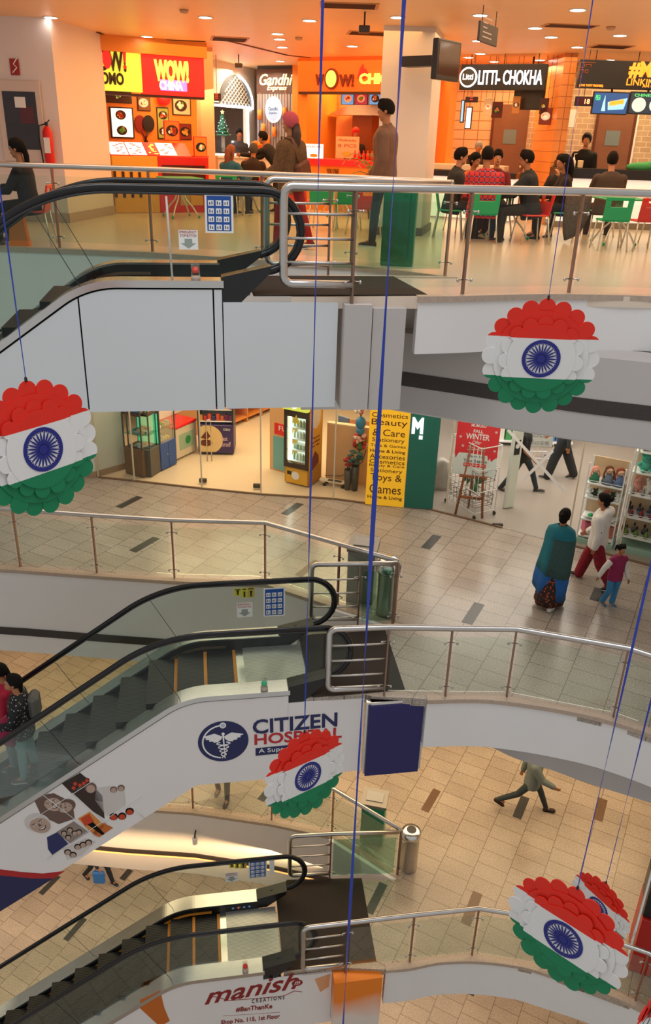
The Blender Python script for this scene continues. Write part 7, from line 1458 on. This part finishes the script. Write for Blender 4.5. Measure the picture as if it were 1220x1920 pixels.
def person(label, x, y, z, face, pose, Hh=1.68, skin=None, top=None, topk='shirt', bot=None, botk='trousers', shoe='1c1a1a', hair='short', hairm=None, head=(0, 0), lean=0, tw=0, vox=.011, sleeve=1.0, width=1.0, seat=None, glasses=False, extra=None, bulk=0, hands=True, sleevem=None):
    bulk += .008; width *= 1.07
    if z == LA: Hh *= 1.07; width *= 1.04
    skin = skin or SKIN; hairm = hairm or HAIR; top = top or C('3a3a3a'); bot = bot or C('22242a')
    rz = math.atan2(face[0], -face[1]); s = Hh/1.75
    T_ = thing('person', label, 'person', (x, y, z), rz); M0 = WM(T_) @ Matrix.Scale(s, 4)
    ph = pose['ph']; lean = R(pose.get('lean', 0)+lean)
    if seat is not None: ph = (seat+.09)/s
    pel = Vector((0, 0, ph)); up = Vector((0, -math.sin(lean), math.cos(lean))); fw = Vector((0, -math.cos(lean), -math.sin(lean)))
    chest = pel+up*.34; sh = pel+up*.49; neck = pel+up*.545+fw*.01
    hy, hp = R(head[0]), R(head[1]); hc = neck+up*.04+Vector((0, 0, .115))+fw*(.02+.05*math.sin(hp))
    J = {}
    for i, sx in ((0, 1), (1, -1)):
        a, k, ab = [R(v) for v in pose['legs'][i]]
        hip = pel+Vector((sx*.095*width, 0, -.02)); d1 = Vector((sx*math.sin(ab), -math.sin(a), -math.cos(a))).normalized(); kn = hip+d1*.43
        b_ = a-k; d2 = Vector((0, -math.sin(b_), -math.cos(b_))).normalized(); an = kn+d2*.42
        a, ab, e, ib = [R(v) for v in pose['arms'][i]]
        so = sh+Vector((sx*.172*width, 0, -.075)); e1 = Vector((sx*math.sin(ab), -math.sin(a)*math.cos(ab), -math.cos(a)*math.cos(ab))); el = so+e1*.285; b2 = a+e
        e2 = Vector((sx*math.sin(ib), -math.sin(b2), -math.cos(b2))).normalized(); wr_ = el+e2*.25
        J[i] = (hip, kn, an, so, el, wr_, d2, e2, sx)
    if seat is None:   # drop so the lower ankle meets the ground
        dz = min(J[0][2].z, J[1][2].z)-.085
        sh_ = Vector((0, 0, -dz)); M0 = M0 @ Matrix.Translation(sh_)
    def torso(mb, inf, z0=-.10, zt=.53, flare=1.0):
        rings = []
        for zz, rx, ry, oy in ((z0, .155*flare, .115*flare, 0), (-.02, .165, .120, 0), (.08, .152, .108, 0), (.18, .150, .105, -.003), (.30, .170, .118, -.008), (.39, .176, .115, -.006), (.445, .158, .100, 0), (.485, .115, .080, 0), (.512, .075, .066, 0), (zt, .058, .058, 0)):
            if zz < z0: continue
            c_ = pel+up*zz+fw*(-oy); rings.append([c_+Vector((1, 0, 0))*((rx*width+inf)*math.cos(t))+fw*((ry+inf)*math.sin(t)) for t in [2*PI*q/16 for q in range(16)]])
        mb.loft(rings)
    mb = MB(M0); torso(mb, -.012); limb(mb, [pel+up*.50, hc], [.055, .052])
    # head: skull, jaw, nose, ears
    Rh = Matrix.Translation(hc) @ Matrix.Scale(1.06, 4) @ Matrix.Rotation(hy, 4, 'Z') @ Matrix.Rotation(-hp*1.0, 4, 'X') @ Matrix.Rotation(R(0), 4, 'Y')
    mb.ell((0, .008, .03), .076, .094, .098, 14, 10, Rh); mb.ell((0, -.018, -.035), .058, .066, .078, 12, 8, Rh); mb.ell((0, -.052, -.085), .026, .022, .022, 8, 6, Rh)
    mb.loft([[(-.011, -.082, .03), (.011, -.082, .03), (.006, -.09, .03), (-.006, -.09, .03)], [(-.018, -.08, -.022), (.018, -.08, -.022), (.010, -.108, -.018), (-.010, -.108, -.018)]], L=Rh)
    for sg in (-1, 1): mb.ell((sg*.078, .008, .0), .012, .022, .034, 8, 6, Rh)
    mb.ell((0, -.078, -.052), .026, .014, .014, 8, 6, Rh)
    for i in (0, 1):
        hip, kn, an, so, el, wr_, d2, e2, sx = J[i]
        limb(mb, [hip, kn, kn.lerp(an, .35), an], [.078, .052, .052, .036]); limb(mb, [so, el, el.lerp(wr_, .3), wr_], [.050, .038, .038, .024])
        limb(mb, [an, an+Vector((0, -.10, -.05))], [.035, .028])
        # hand
        if hands:
            side = Vector((sx, 0, 0)); side = (side-e2*side.dot(e2)).normalized(); fr_ = side.cross(e2)*(1 if sx > 0 else -1)
            if fr_.dot(Vector((0, -1, 0))) < 0 and abs(e2.y) < .8: fr_ = -fr_
            palm_c = wr_+e2*.045; fwd = fr_.normalized()
            PM_ = Matrix(((e2.x, fwd.x, side.x, palm_c.x), (e2.y, fwd.y, side.y, palm_c.y), (e2.z, fwd.z, side.z, palm_c.z), (0, 0, 0, 1)))
            mb.ell((0, 0, 0), .052, .040, .018, 10, 8, PM_)
            for q, (o_, l_) in enumerate(((.027, .066), (.009, .076), (-.009, .070), (-.027, .055))):
                p0 = Vector((.035, o_, 0)); p1 = p0+Vector((l_*.5, o_*.15, -.008)); p2 = p1+Vector((l_*.42, 0, -.022)); limb(mb, [PM_ @ p0, PM_ @ p1, PM_ @ p2], [.0095, .009, .008], 6)
            limb(mb, [PM_ @ Vector((-.02, .03, 0)), PM_ @ Vector((.012, .055, -.008)), PM_ @ Vector((.035, .058, -.018))], [.013, .011, .009], 6)
    remesh(mb.build('body', skin, T_), vox*s if vox > .009 else vox, 2)
    # face details
    for sg in (-1, 1):
        mb = MB(M0 @ Rh); mb.ell((sg*.028, -.079, .022), .012, .008, .007, 8, 6); ey = mb.build('eye', WHITE, T_); mb = MB(M0 @ Rh); mb.ell((sg*.028, -.086, .022), .0055, .003, .0055, 8, 6); mb.build('pupil', BLACKP, ey)
        mb = MB(M0 @ Rh); mb.tube([(sg*.012, -.088, .042), (sg*.030, -.089, .048), (sg*.048, -.076, .040)], .0045, 5); mb.build('eyebrow', hairm if hair not in ('beanie', 'turban') else HAIR, T_)
    mb = MB(M0 @ Rh); mb.ell((0, -.090, -.050), .021, .006, .006, 8, 6); mb.build('lips', LIPS, T_)
    if glasses:
        mb = MB(M0 @ Rh)
        for sg in (-1, 1): mb.tube([(sg*.03+.021*math.cos(t), -.098, .02+.015*math.sin(t)) for t in [2*PI*q/12 for q in range(12)]], .002, 4, True); mb.tube([(sg*.051, -.098, .022), (sg*.078, 0, .02)], .002, 4)
        mb.build('glasses', BLACKP, T_)
    # top
    inf = .014+bulk
    mb = MB(M0); torso(mb, inf, -.16 if topk != 'crop' else -.02, .53, 1.06)
    for i in (0, 1):
        hip, kn, an, so, el, wr_, d2, e2, sx = J[i]
        end = wr_ if sleeve >= 1 else el.lerp(so, .25) if sleeve < .6 else el.lerp(wr_, .4)
        if sleeve >= 1: limb(mb, [so, el, end-e2*.01], [.062+bulk, .050+bulk, .036+bulk*.8])
        elif sleeve < .6: limb(mb, [so, end], [.062, .054])
        else: limb(mb, [so, el, end], [.060, .050, .042])
    if topk == 'hoodie': mb.ell(pel+up*.53-fw*.10, .14, .09, .09, 12, 8)
    if topk in ('jacket', 'blazer'):
        limb(mb, [pel+up*.53+Vector((-.06, 0, 0))+fw*.02, pel+up*.55-fw*.05, pel+up*.53+Vector((.06, 0, 0))+fw*.02], [.022, .026, .022])
    remesh(mb.build({'jacket': 'jacket', 'blazer': 'blazer', 'hoodie': 'hoodie'}.get(topk, 'shirt'), top, T_), .013*s, 3)
    if sleevem is not None:
        for i in (0, 1):
            mb = MB(M0); hip, kn, an, so, el, wr_, d2, e2, sx = J[i]; limb(mb, [so.lerp(el, .35), el, wr_-e2*.01], [.066+bulk, .054+bulk, .040+bulk])
            remesh(mb.build('sleeve', sleevem, T_), .012*s, 2)
    # bottom
    if botk in ('trousers', 'flare', 'loose'):
        mb = MB(M0); w_ = {'trousers': 0, 'flare': .012, 'loose': .042}[botk]
        rings = []
        for zz, rx, ry in ((-.13, .13, .10), (-.04, .178, .13), (.06, .160, .115)):
            c_ = pel+up*zz; rings.append([c_+Vector((1, 0, 0))*(rx*width*math.cos(t))+fw*(ry*math.sin(t)) for t in [2*PI*q/14 for q in range(14)]])
        mb.loft(rings)
        for i in (0, 1):
            hip, kn, an, so, el, wr_, d2, e2, sx = J[i]; limb(mb, [hip, kn, kn.lerp(an, .5), an+d2*.01], [.092+w_*.5, .066+w_, .060+w_, .050+w_*(2.4 if botk == 'flare' else 1)])
        remesh(mb.build('trousers', bot, T_), .013*s, 3)
    else:
        mb = MB(M0); zb = {'skirt': .16, 'longskirt': .10, 'saree': .08}[botk]; rings = []
        if seat is None:
            hx = (J[0][2]+J[1][2])/2; sp = abs(J[0][2].y-J[1][2].y)/2
            for j in range(9):
                t = j/8; c_ = pel.lerp(Vector((hx.x, hx.y, zb+dz)), t)+Vector((0, 0, .10*(1-t))); rx = .15+.10*t**.8; ry = .11+(.10+sp*.55)*t
                rings.append([c_+Vector(((rx+.012*math.sin(7*q)*t)*math.cos(q), (ry+.012*math.sin(7*q)*t)*math.sin(q), 0)) for q in [2*PI*u/28 for u in range(28)]])
            mb.loft(rings, smooth=True); mb.build('skirt', bot, T_)
        else:
            for i in (0, 1):
                hip, kn, an, so, el, wr_, d2, e2, sx = J[i]; limb(mb, [hip, kn, an], [.12, .10, .12])
            mb.ell(pel, .20, .16, .13, 12, 8); mb.ell((J[0][1]+J[1][1])/2, .15, .10, .09, 12, 8); remesh(mb.build('skirt', bot, T_), .014, 3)
    # shoes
    for i in (0, 1):
        hip, kn, an, so, el, wr_, d2, e2, sx = J[i]
        pitch = R(max(-40, min(20, (pose['legs'][i][0]-pose['legs'][i][1])*.55))) if seat is None else 0
        L = Matrix.Translation(an) @ Matrix.Rotation(-pitch if pitch < 0 else -pitch, 4, 'X'); mb = MB(M0)
        rings = []
        for yy, w_, h_ in ((.065, .020, .045), (.05, .036, .075), (0, .040, .085), (-.06, .042, .062), (-.12, .046, .048), (-.165, .036, .036), (-.185, .012, .022)):
            rings.append([(w_*math.cos(q), yy, -.082+max(0, h_*.5+h_*.55*math.sin(q))) for q in [2*PI*u/12 for u in range(12)]])
        mb.loft(rings, L=L); o = mb.build('shoe', H(shoe, .6), T_)
        mb = MB(M0); mb.prism([(-.040, -.13), (-.036, .05), (0, .068), (.036, .05), (.046, -.12), (.03, -.175), (0, -.188), (-.03, -.172)], -.088, -.072, L); mb.build('sole', H('d8d4cc' if shoe not in ('2a1a14',) else '120c0a', .6), o)
    # hair
    mb = MB(M0)
    def cap(th_=.012, low=-.02, back=0):
        rings = []
        for j in range(9):
            a = PI/2-(j/8)*R(112 if back == 0 else 128); zz = .03+(.098+th_)*math.sin(a); q_ = math.cos(a)
            rings.append([(( .076+th_)*q_*math.cos(t), .008+(.094+th_)*q_*math.sin(t)+(.0 if math.sin(t) > 0 else .0), zz+(max(0, -math.sin(t))*.075*(j/8)**1.5) ) for t in [2*PI*u/18 for u in range(18)]])
        mb.loft(rings, L=Rh)
    cap(.014 if hair not in ('beanie', 'turban', 'cap') else .020, 0, 1)
    if hair == 'short': mb.ell((0, -.03, .115), .058, .06, .03, 10, 8, Rh)
    if hair in ('long', 'pony'):
        d = Vector((0, 1, 0)); b0 = Vector((0, .09, .03)); w0 = .062 if hair == 'long' else .038
        P = [Rh @ b0, Rh @ Vector((0, .115, -.08)), Rh @ Vector((.0, .12, -.20)), Rh @ Vector((0, .10, -.34 if hair == 'long' else -.30))]
        P[2] = P[2]-fw*0; mb2 = P
        mb.tube(P, [w0, w0*1.05, w0*.85, w0*.35], 12); mb.ell(P[0], w0, w0, w0, 10, 8); mb.ell(P[3], w0*.4, w0*.4, w0*.6, 8, 6)
        if hair == 'long':
            for sg in (-1, 1): mb.tube([Rh @ Vector((sg*.07, .03, .05)), Rh @ Vector((sg*.082, .04, -.06)), Rh @ Vector((sg*.075, .06, -.18))], [.03, .032, .015], 8)
    if hair == 'bun': mb.ell((0, .11, .05), .045, .042, .045, 10, 8, Rh); mb.ell((0, .05, -.03), .07, .055, .07, 12, 8, Rh)
    if hair == 'pigtails':
        for sg in (-1, 1): mb.ell((sg*.10, .04, .08), .04, .04, .045, 10, 8, Rh); mb.tube([Rh @ Vector((sg*.10, .04, .08)), Rh @ Vector((sg*.135, .045, .03)), Rh @ Vector((sg*.14, .045, -.03))], [.03, .026, .006], 8)
        mb.tube([Rh @ Vector((-.06, -.07, .085)), Rh @ Vector((0, -.09, .095)), Rh @ Vector((.06, -.07, .085))], [.016, .02, .016], 8)
    hm = mb.build({'beanie': 'knitted_hat', 'turban': 'turban', 'cap': 'cap'}.get(hair, 'hair'), hairm, T_); remesh(hm, .008, 1)
    if hair == 'cap':
        mb = MB(M0 @ Rh); mb.prism([(-.06, -.07), (-.05, -.14), (0, -.165), (.05, -.14), (.06, -.07)], .065, .073); mb.build('cap_peak', hairm, T_)
    if hair == 'beanie' and hairm is not HAIR and extra == 'pinkhair':
        mb = MB(M0); P = [Rh @ Vector((0, .085, 0)), Rh @ Vector((.02, .12, -.12)), Rh @ Vector((.05, .13, -.28)), Rh @ Vector((.07, .12, -.42))]; mb.tube(P, [.055, .065, .060, .02], 12); mb.build('long_hair', mat('dark_brown_hair', (.045, .015, .008), .5, 0, .3, 50), T_)
    return T_, M0, J, Rh, dict(pel=pel, up=up, fw=fw, sh=sh, hc=hc)
# --- standing pair in the food court
P1_ = person('person in a pink knitted hat and brown furry coat, seen from behind, walking', -.64, 12.35, LA, (-.75, .55), dict(WALK, legs=((16, 10, 3), (-14, 8, 3)), arms=((12, 10, 55, -5), (-4, 10, 30, -5))), 1.66, top=mat('brown_fur_coat', (.20, .105, .045), .95, 0, .55, 30, .9), bot=C('a01818'), shoe='3a2a24', hair='beanie', hairm=mat('pink_knit', (.62, .10, .14), .9, 0, .25, 60, .6), bulk=.02, extra='pinkhair', topk='jacket', head=(15, 5))
mb = MB(P1_[1]); e = P1_[4]; c_ = e['pel']+e['up']*.12-e['fw']*.17+Vector((-.05, 0, 0)); mb.box(-.14, .14, -.05, .05, -.12, .12, Matrix.Translation(c_) @ Matrix.Rotation(.35, 4, 'Y'), bev=.03); mb.tube([c_+Vector((.1, 0, .1)), e['sh']+Vector((.12, .10, .02)), e['sh']+Vector((.12, -.08, .05)), e['pel']+Vector((.05, -.16, .15))], .012, 6); tag(mb.build('shoulder_bag', mat('brown_leather', (.16, .05, .02), .5, 0, .2)), 'brown leather bag slung on the back of the person in the pink hat', 'bag')
person('person in a brown padded jacket and jeans, standing by the white column', .72, 13.0, LA, (-.95, .30), dict(STAND, arms=((-4, 8, 25, 0), (12, 8, 30, 0)), legs=((8, 4, 3), (-12, 6, 3))), 1.86, top=mat('brown_jacket', (.17, .085, .05), .7, 0, .3, 8, .4), topk='jacket', bulk=.022, bot=C('2a3440'), shoe='3a2620', head=(10, -5))
# --- seated at the left edge
person('person in black with tied dark hair seated at the left edge', lx.x-.05, lx.y+.25, LA, (-1, .05), SIT, 1.62, top=C('10151c'), bot=C('14161a'), hair='pony', seat=.46, shoe='5a4a44', sleeve=1)
# --- seated before the low white counter
p_ = at(430, 405, 0); person('red haired person in a teal and blue scarf seated with back to the camera', p_.x, p_.y+.0, LA, (.55, .8), SIT, 1.55, top=C('1c5a78'), bot=C('2a2430'), hair='long', hairm=mat('red_brown_hair', (.20, .05, .02), .6, 0, .3, 50), seat=.46, bulk=.02)
p_ = at(475, 398, 0); person('person in a grey beanie and dark jacket seated beside the pink hat', p_.x, p_.y-.1, LA, (.15, 1), SIT, 1.62, top=C('2a1a16'), bot=C('1a1a20'), hair='beanie', hairm=mat('grey_knit', (.06, .055, .05), .9, 0, .3, 60), seat=.46, topk='jacket', bulk=.015)
p_ = at(520, 400, 0); person('person in dark clothes reaching over the low counter, behind the pink hat', p_.x, p_.y+.4, LA, (-.9, .3), dict(STAND, lean=38, arms=((70, 10, 20, -5), (60, 10, 20, -5))), 1.6, top=C('16161c'), bot=C('1a1a20'), hair='short', vox=.014)
# --- stall staff
person('person serving inside the arched kiosk', -2.55, 22.85, LA, (.3, -1), STAND, 1.55, top=C('2a2a30'), hair='short', vox=.016)
person('person in a red cap working in the chicken stall', .42, 20.9, LA, (.2, -1), STAND, 1.62, top=C('1c1c20'), hair='cap', hairm=mat('red_cap', (.6, .03, .02), .7), vox=.016)
person('person in a grey turban behind the counter under the black lit sign', 3.05, 19.0, LA, (-.1, -1), dict(STAND, lean=5), 1.42, top=C('3a2a22'), hair='turban', hairm=mat('grey_turban', (.35, .33, .33), .9, 0, .3, 40, .5), vox=.016)
person('person in a black cap and shirt serving behind the black counter', 5.15, 18.25, LA, (-.35, -1), dict(STAND, lean=6), 1.62, skin=SKIN2, top=C('0e0e10'), hair='cap', hairm=mat('black_cap', (.012, .012, .014), .7), vox=.014, head=(0, 10))
# --- group round the table on the right
person('person with glasses in a grey blazer and white shirt, seated left of the group', 2.00, 14.75, LA, (1, .05), SIT, 1.72, skin=SKIN2, top=C('30302f'), topk='blazer', bot=C('3a3632'), seat=.46, glasses=True, bulk=.01)
person('person in an orange shawl with dark hair, seated between blazer and checks', 2.42, 15.65, LA, (.55, -.85), SIT, 1.58, top=C('d8602a'), bot=C('3a1420'), botk='saree', hair='bun', seat=.46, bulk=.02, head=(15, 0))
person('person in a maroon sweater behind the group, facing the camera', 2.95, 16.1, LA, (-.1, -1), SIT, 1.70, skin=SKIN2, top=C('6a1018'), bot=C('1c1e26'), seat=.46)
person('person in a red checked shirt and jeans seated with back to the camera', 2.42, 14.08, LA, (.18, 1), SIT, 1.78, top=PLAID, bot=C('24405a'), shoe='6a3a24', seat=.46, bulk=.015, width=1.08, vox=.010)
person('person with glasses in a black jacket reaching for the yellow bowl', 3.24, 14.2, LA, (-1, .22), dict(SIT, lean=12, arms=((48, 8, 30, -5), (40, 10, 50, -8))), 1.74, top=C('20262a'), topk='jacket', bot=C('2c2822'), shoe='4a342a', seat=.46, glasses=True, bulk=.02, vox=.010)
person('person with a long dark ponytail seated under the furry coat', 3.98, 14.95, LA, (-1, .1), SIT, 1.62, top=C('2a1c1a'), bot=C('1a1a1e'), hair='long', seat=.46)
person('person with tied dark hair resting chin on hand, behind the ponytail', 4.08, 15.7, LA, (-.75, -.7), dict(SIT, arms=((50, 5, 110, -12), (30, 8, 60, -10))), 1.62, skin=SKIN2, top=C('1e1a1c'), bot=C('1a1a1e'), hair='bun', seat=.46)
person('person in a grey brown shirt seated at the black counter, back to the camera', 4.92, 15.55, LA, (.05, 1), SIT, 1.74, skin=SKIN2, top=C('4a3c34'), bot=C('3a2a22'), seat=.46, bulk=.015, width=1.08, hair='short', head=(-12, 8))
# --- upper hall
FA_ = [at(1030, 1133, LB), at(1108, 1098, LB), at(1140, 1138, LB)]
# shawl wearer
tx, ty = FA_[0].x, FA_[0].y+.02
PS = person('person wrapped in a long teal and blue shawl over a patterned skirt, walking', tx, ty, LB, (.55, .75), dict(WALK, legs=((14, 4, 2), (-12, 8, 2)), arms=((20, -6, 60, -40), (18, -6, 60, -40))), 1.62, top=C('0e5866'), bot=spotted('patterned_skirt', hexc('2a1a18'), hexc('b0461c'), 24, .35), botk='longskirt', shoe='e0dcd8', hair='bun', bulk=.0, vox=.009, width=.86)
M0 = PS[1]; TEAL = mat('teal_shawl', (.012, .17, .22), .9, 0, .25, 7, .5); BL2 = mat('royal_blue_shawl_border', (.012, .11, .36), .85, 0, .15, 8, .4); GRN2 = mat('dark_green_grey_weave', (.045, .10, .095), .9, 0, .4, 40, .5)
rings = []
def shawl_ring(z_, rx, ry, dx=0, dy=0, wob=.0): return [(dx+(rx+wob*math.sin(5*q+.7))*math.cos(q), dy+(ry+wob*math.sin(6*q))*math.sin(q), z_) for q in [2*PI*u/36 for u in range(36)]]
prof = [(1.50, .075, .072, 0, .0, 0), (1.465, .15, .115, 0, .0, .003), (1.42, .225, .155, 0, 0, .004), (1.30, .255, .185, 0, -.01, .006), (1.1, .262, .205, .0, -.02, .010), (.9, .275, .215, .01, -.01, .014), (.70, .290, .225, .02, .01, .018), (.52, .295, .235, .03, .02, .02), (.40, .29, .24, .03, .03, .02)]
# hem lower on one side
def hem(rs):
    out = []
    for i, r_ in enumerate(rs):
        t = i/(len(rs)-1); out.append([(x, y, z_-(.16*t**3)*(.5+.5*math.cos(math.atan2(y, x)-PI*.75))*1.4) for x, y, z_ in r_])
    return out
rs = hem([shawl_ring(*p) for p in prof])
mb = MB(M0); mb.loft(rs[:7], caps=False); sh_o = mb.build('shawl', TEAL, PS[0]); sh_o.modifiers.new('s', 'SOLIDIFY').thickness = .012
mb = MB(M0); mb.loft(rs[6:], caps=False); o = mb.build('shawl_border', BL2, PS[0]); o.modifiers.new('s', 'SOLIDIFY').thickness = .012
mb = MB(M0); seg = [[r_[k] for k in range(8, 20)] for r_ in [[(x*1.02, y*1.02, z_) for x, y, z_ in r_] for r_ in rs[3:7]]]
n = len(seg[0]); vs = [p for r_ in seg for p in r_]; mb.add(vs, [(j*n+i, j*n+i+1, (j+1)*n+i+1, (j+1)*n+i) for j in range(len(seg)-1) for i in range(n-1)], True); o = mb.build('woven_panel', GRN2, PS[0]); o.modifiers.new('s', 'SOLIDIFY').thickness = .010
# hoodie wearer
HOOD = spotted('white_hoodie_small_marks', (.78, .75, .70), (.10, .09, .10), 13, .13); MAR = spotted('maroon_trousers_print', hexc('8c1226'), hexc('6a0c1c'), 16, .3)
HP = person('person in a white hoodie and wide maroon trousers, seen from behind at the toy shop', FA_[1].x, FA_[1].y+.08, LB, (-.85, .55), dict(WALK, legs=((-20, 14, 4), (20, 6, 3)), arms=((-10, 6, 18, 0), (10, 9, 40, -4)), ph=.93), 1.62, top=HOOD, topk='hoodie', bot=MAR, botk='loose', shoe='141416', hair='bun', bulk=.022, vox=.009)
# child
person('small child with pigtails in a maroon tunic and flared jeans, holding a hand', FA_[2].x+.02, FA_[2].y+.03, LB, (.30, -.95), dict(WALK, legs=((-4, 2, 3), (6, 30, 4)), arms=((8, 14, 20, 4), (14, 50, -10, 40)), ph=.93), 1.08, top=mat('maroon_tunic', (.26, .012, .075), .8, 0, .15, 12), bot=C('3a80b0'), botk='flare', sleevem=C('d8d2cc'), shoe='3a6a90', hair='pigtails', head=(0, 12), bulk=.010, vox=.008)
mb = MB(Matrix.Translation((FA_[2].x+.02, FA_[2].y+.03, LB)))
# legs seen inside the toy shop
q1, q2 = at(1045, 897, LB), at(985, 923, LB)
person('person in loose dark grey trousers walking inside the toy shop', q1.x, q1.y, LB, (-.9, .3), dict(WALK, legs=((18, 6, 4), (-20, 4, 4))), 1.72, top=C('3a3c40'), bot=C('23262b'), botk='loose', shoe='1a1a1e', vox=.012)
person('person in a black top and dark jeans stepping past the white gate post', q2.x-.15, q2.y+.05, LB, (.85, -.3), dict(WALK, legs=((30, 10, 3), (-18, 14, 3)), arms=((-10, 10, 40, 0), (10, 10, 40, 0))), 1.70, top=C('121316'), bot=C('1c2a33'), shoe='2a2a2c', sleeve=.5, vox=.012)
# --- lower hall
w1_ = at(990, 1522, LC)
person('person in a grey green shirt and dark trousers striding across the lower floor', w1_.x-.02, w1_.y+.02, LC, (.97, -.25), dict(WALK, legs=((28, 6, 2), (-34, 22, 2)), arms=((-32, 12, 22, 6), (34, 8, 35, 4)), ph=.9), 1.66, top=C('6a726c'), bot=C('2e3638'), shoe='2a1a14', bulk=.02, vox=.009)
person('person in black trousers and brown shoes standing beside the far lower railing', -1.83, 11.72, LC, (-.2, -1), dict(STAND, legs=((8, 4, 4), (-6, 8, 4))), 1.72, top=C('1a1a1c'), bot=C('17181a'), shoe='2a1a14', vox=.014)
w2_ = at(187, 1652, LD)
P_ = person('person in dark jeans walking on the lowest floor with a blue carrier bag', w2_.x, w2_.y, LD, (.8, -.5), WALK, 1.70, top=C('22262a'), bot=C('1a2128'), shoe='1a1a1e', vox=.014)
wb = P_[1] @ P_[2][1][5]; t_ = thing('carrier_bag', 'blue carrier bag held by the person on the lowest floor', 'bag', (wb.x, wb.y, wb.z)); mb = MB(Matrix.Translation(wb)); mb.box(-.14, .14, -.05, .05, -.48, -.10, bev=.03); mb.build('body', mat('blue_bag', (.02, .16, .50), .5, 0, .1), t_); mb = MB(Matrix.Translation(wb)); mb.tube([(-.08, 0, -.12), (-.05, 0, -.01), (.05, 0, -.01), (.08, 0, -.12)], .008, 6); mb.build('handle', mat('blue_bag', (0, 0, 0)), t_)
# --- riding the middle escalator
def esc_pt(s_, w__, lvl=LB): 
    zc = -.01-(.196+((s_-1.25)-.56)*math.tan(ANG)); X = Vector((-.4, 8.3, lvl))+DS*s_+NS*w__; return X.x, X.y, lvl+zc
LEAF = spotted('black_top_pale_leaf_print', (.008, .008, .010), (.42, .38, .33), 26, .24)
ex_, ey_, ez_ = esc_pt(3.42, .50); PE = person('person in a black leaf print top and pale jeans riding the escalator down', ex_, ey_, ez_, (DS.x, DS.y), dict(STAND, legs=((6, 3, 3), (-2, 3, 3)), arms=((18, 10, 60, -10), (4, 10, 50, -4))), 1.62, top=LEAF, bot=C('6f8f90'), shoe='5a4038', hair='pony', bulk=.012, head=(10, 22), vox=.010)
mb = MB(PE[1]); e = PE[4]; c_ = e['sh']-e['fw']*.20-e['up']*.16; mb.box(-.14, .14, -.07, .07, -.20, .18, Matrix.Translation(c_), bev=.05); mb.build('backpack_body', mat('grey_weave', (.12, .115, .10), .9, 0, .5, 60), None); bp = COL.objects[-1] if False else bpy.data.objects['backpack_body']; bp.name = 'backpack'; tag(bp, 'grey woven backpack on the person riding the escalator down', 'bag')
ex_, ey_, ez_ = esc_pt(3.66, .45); PE2 = person('person in a maroon dress with long black hair on the escalator, nearest the side glass', ex_-.05, ey_, ez_, (DS.x, DS.y), STAND, 1.42, top=C('6a1024'), bot=C('7a0c2a'), botk='skirt', shoe='8a4a30', hair='long', vox=.012) if False else None
ex_, ey_, ez_ = esc_pt(3.72, 1.0); person('person with black hair half hidden ahead on the escalator', ex_, ey_, ez_, (DS.x, DS.y), STAND, 1.66, top=C('b01c3a'), bot=C('6a7a80'), hair='pony', shoe='5a4038', vox=.012)
mb = MB(PE[1]); J0 = PE[2][1]; c_ = J0[5]+Vector((.05, -.02, -.25)); mb.ell(c_, .12, .17, .26, 14, 10); mb.tube([c_+Vector((0, -.1, .2)), J0[5], c_+Vector((0, .1, .2))], .01, 6); tag(mb.build('magenta_bag', mat('magenta_cloth', (.32, .015, .07), .8, 0, .2, 10)), 'large magenta cloth bag held on the escalator', 'bag')
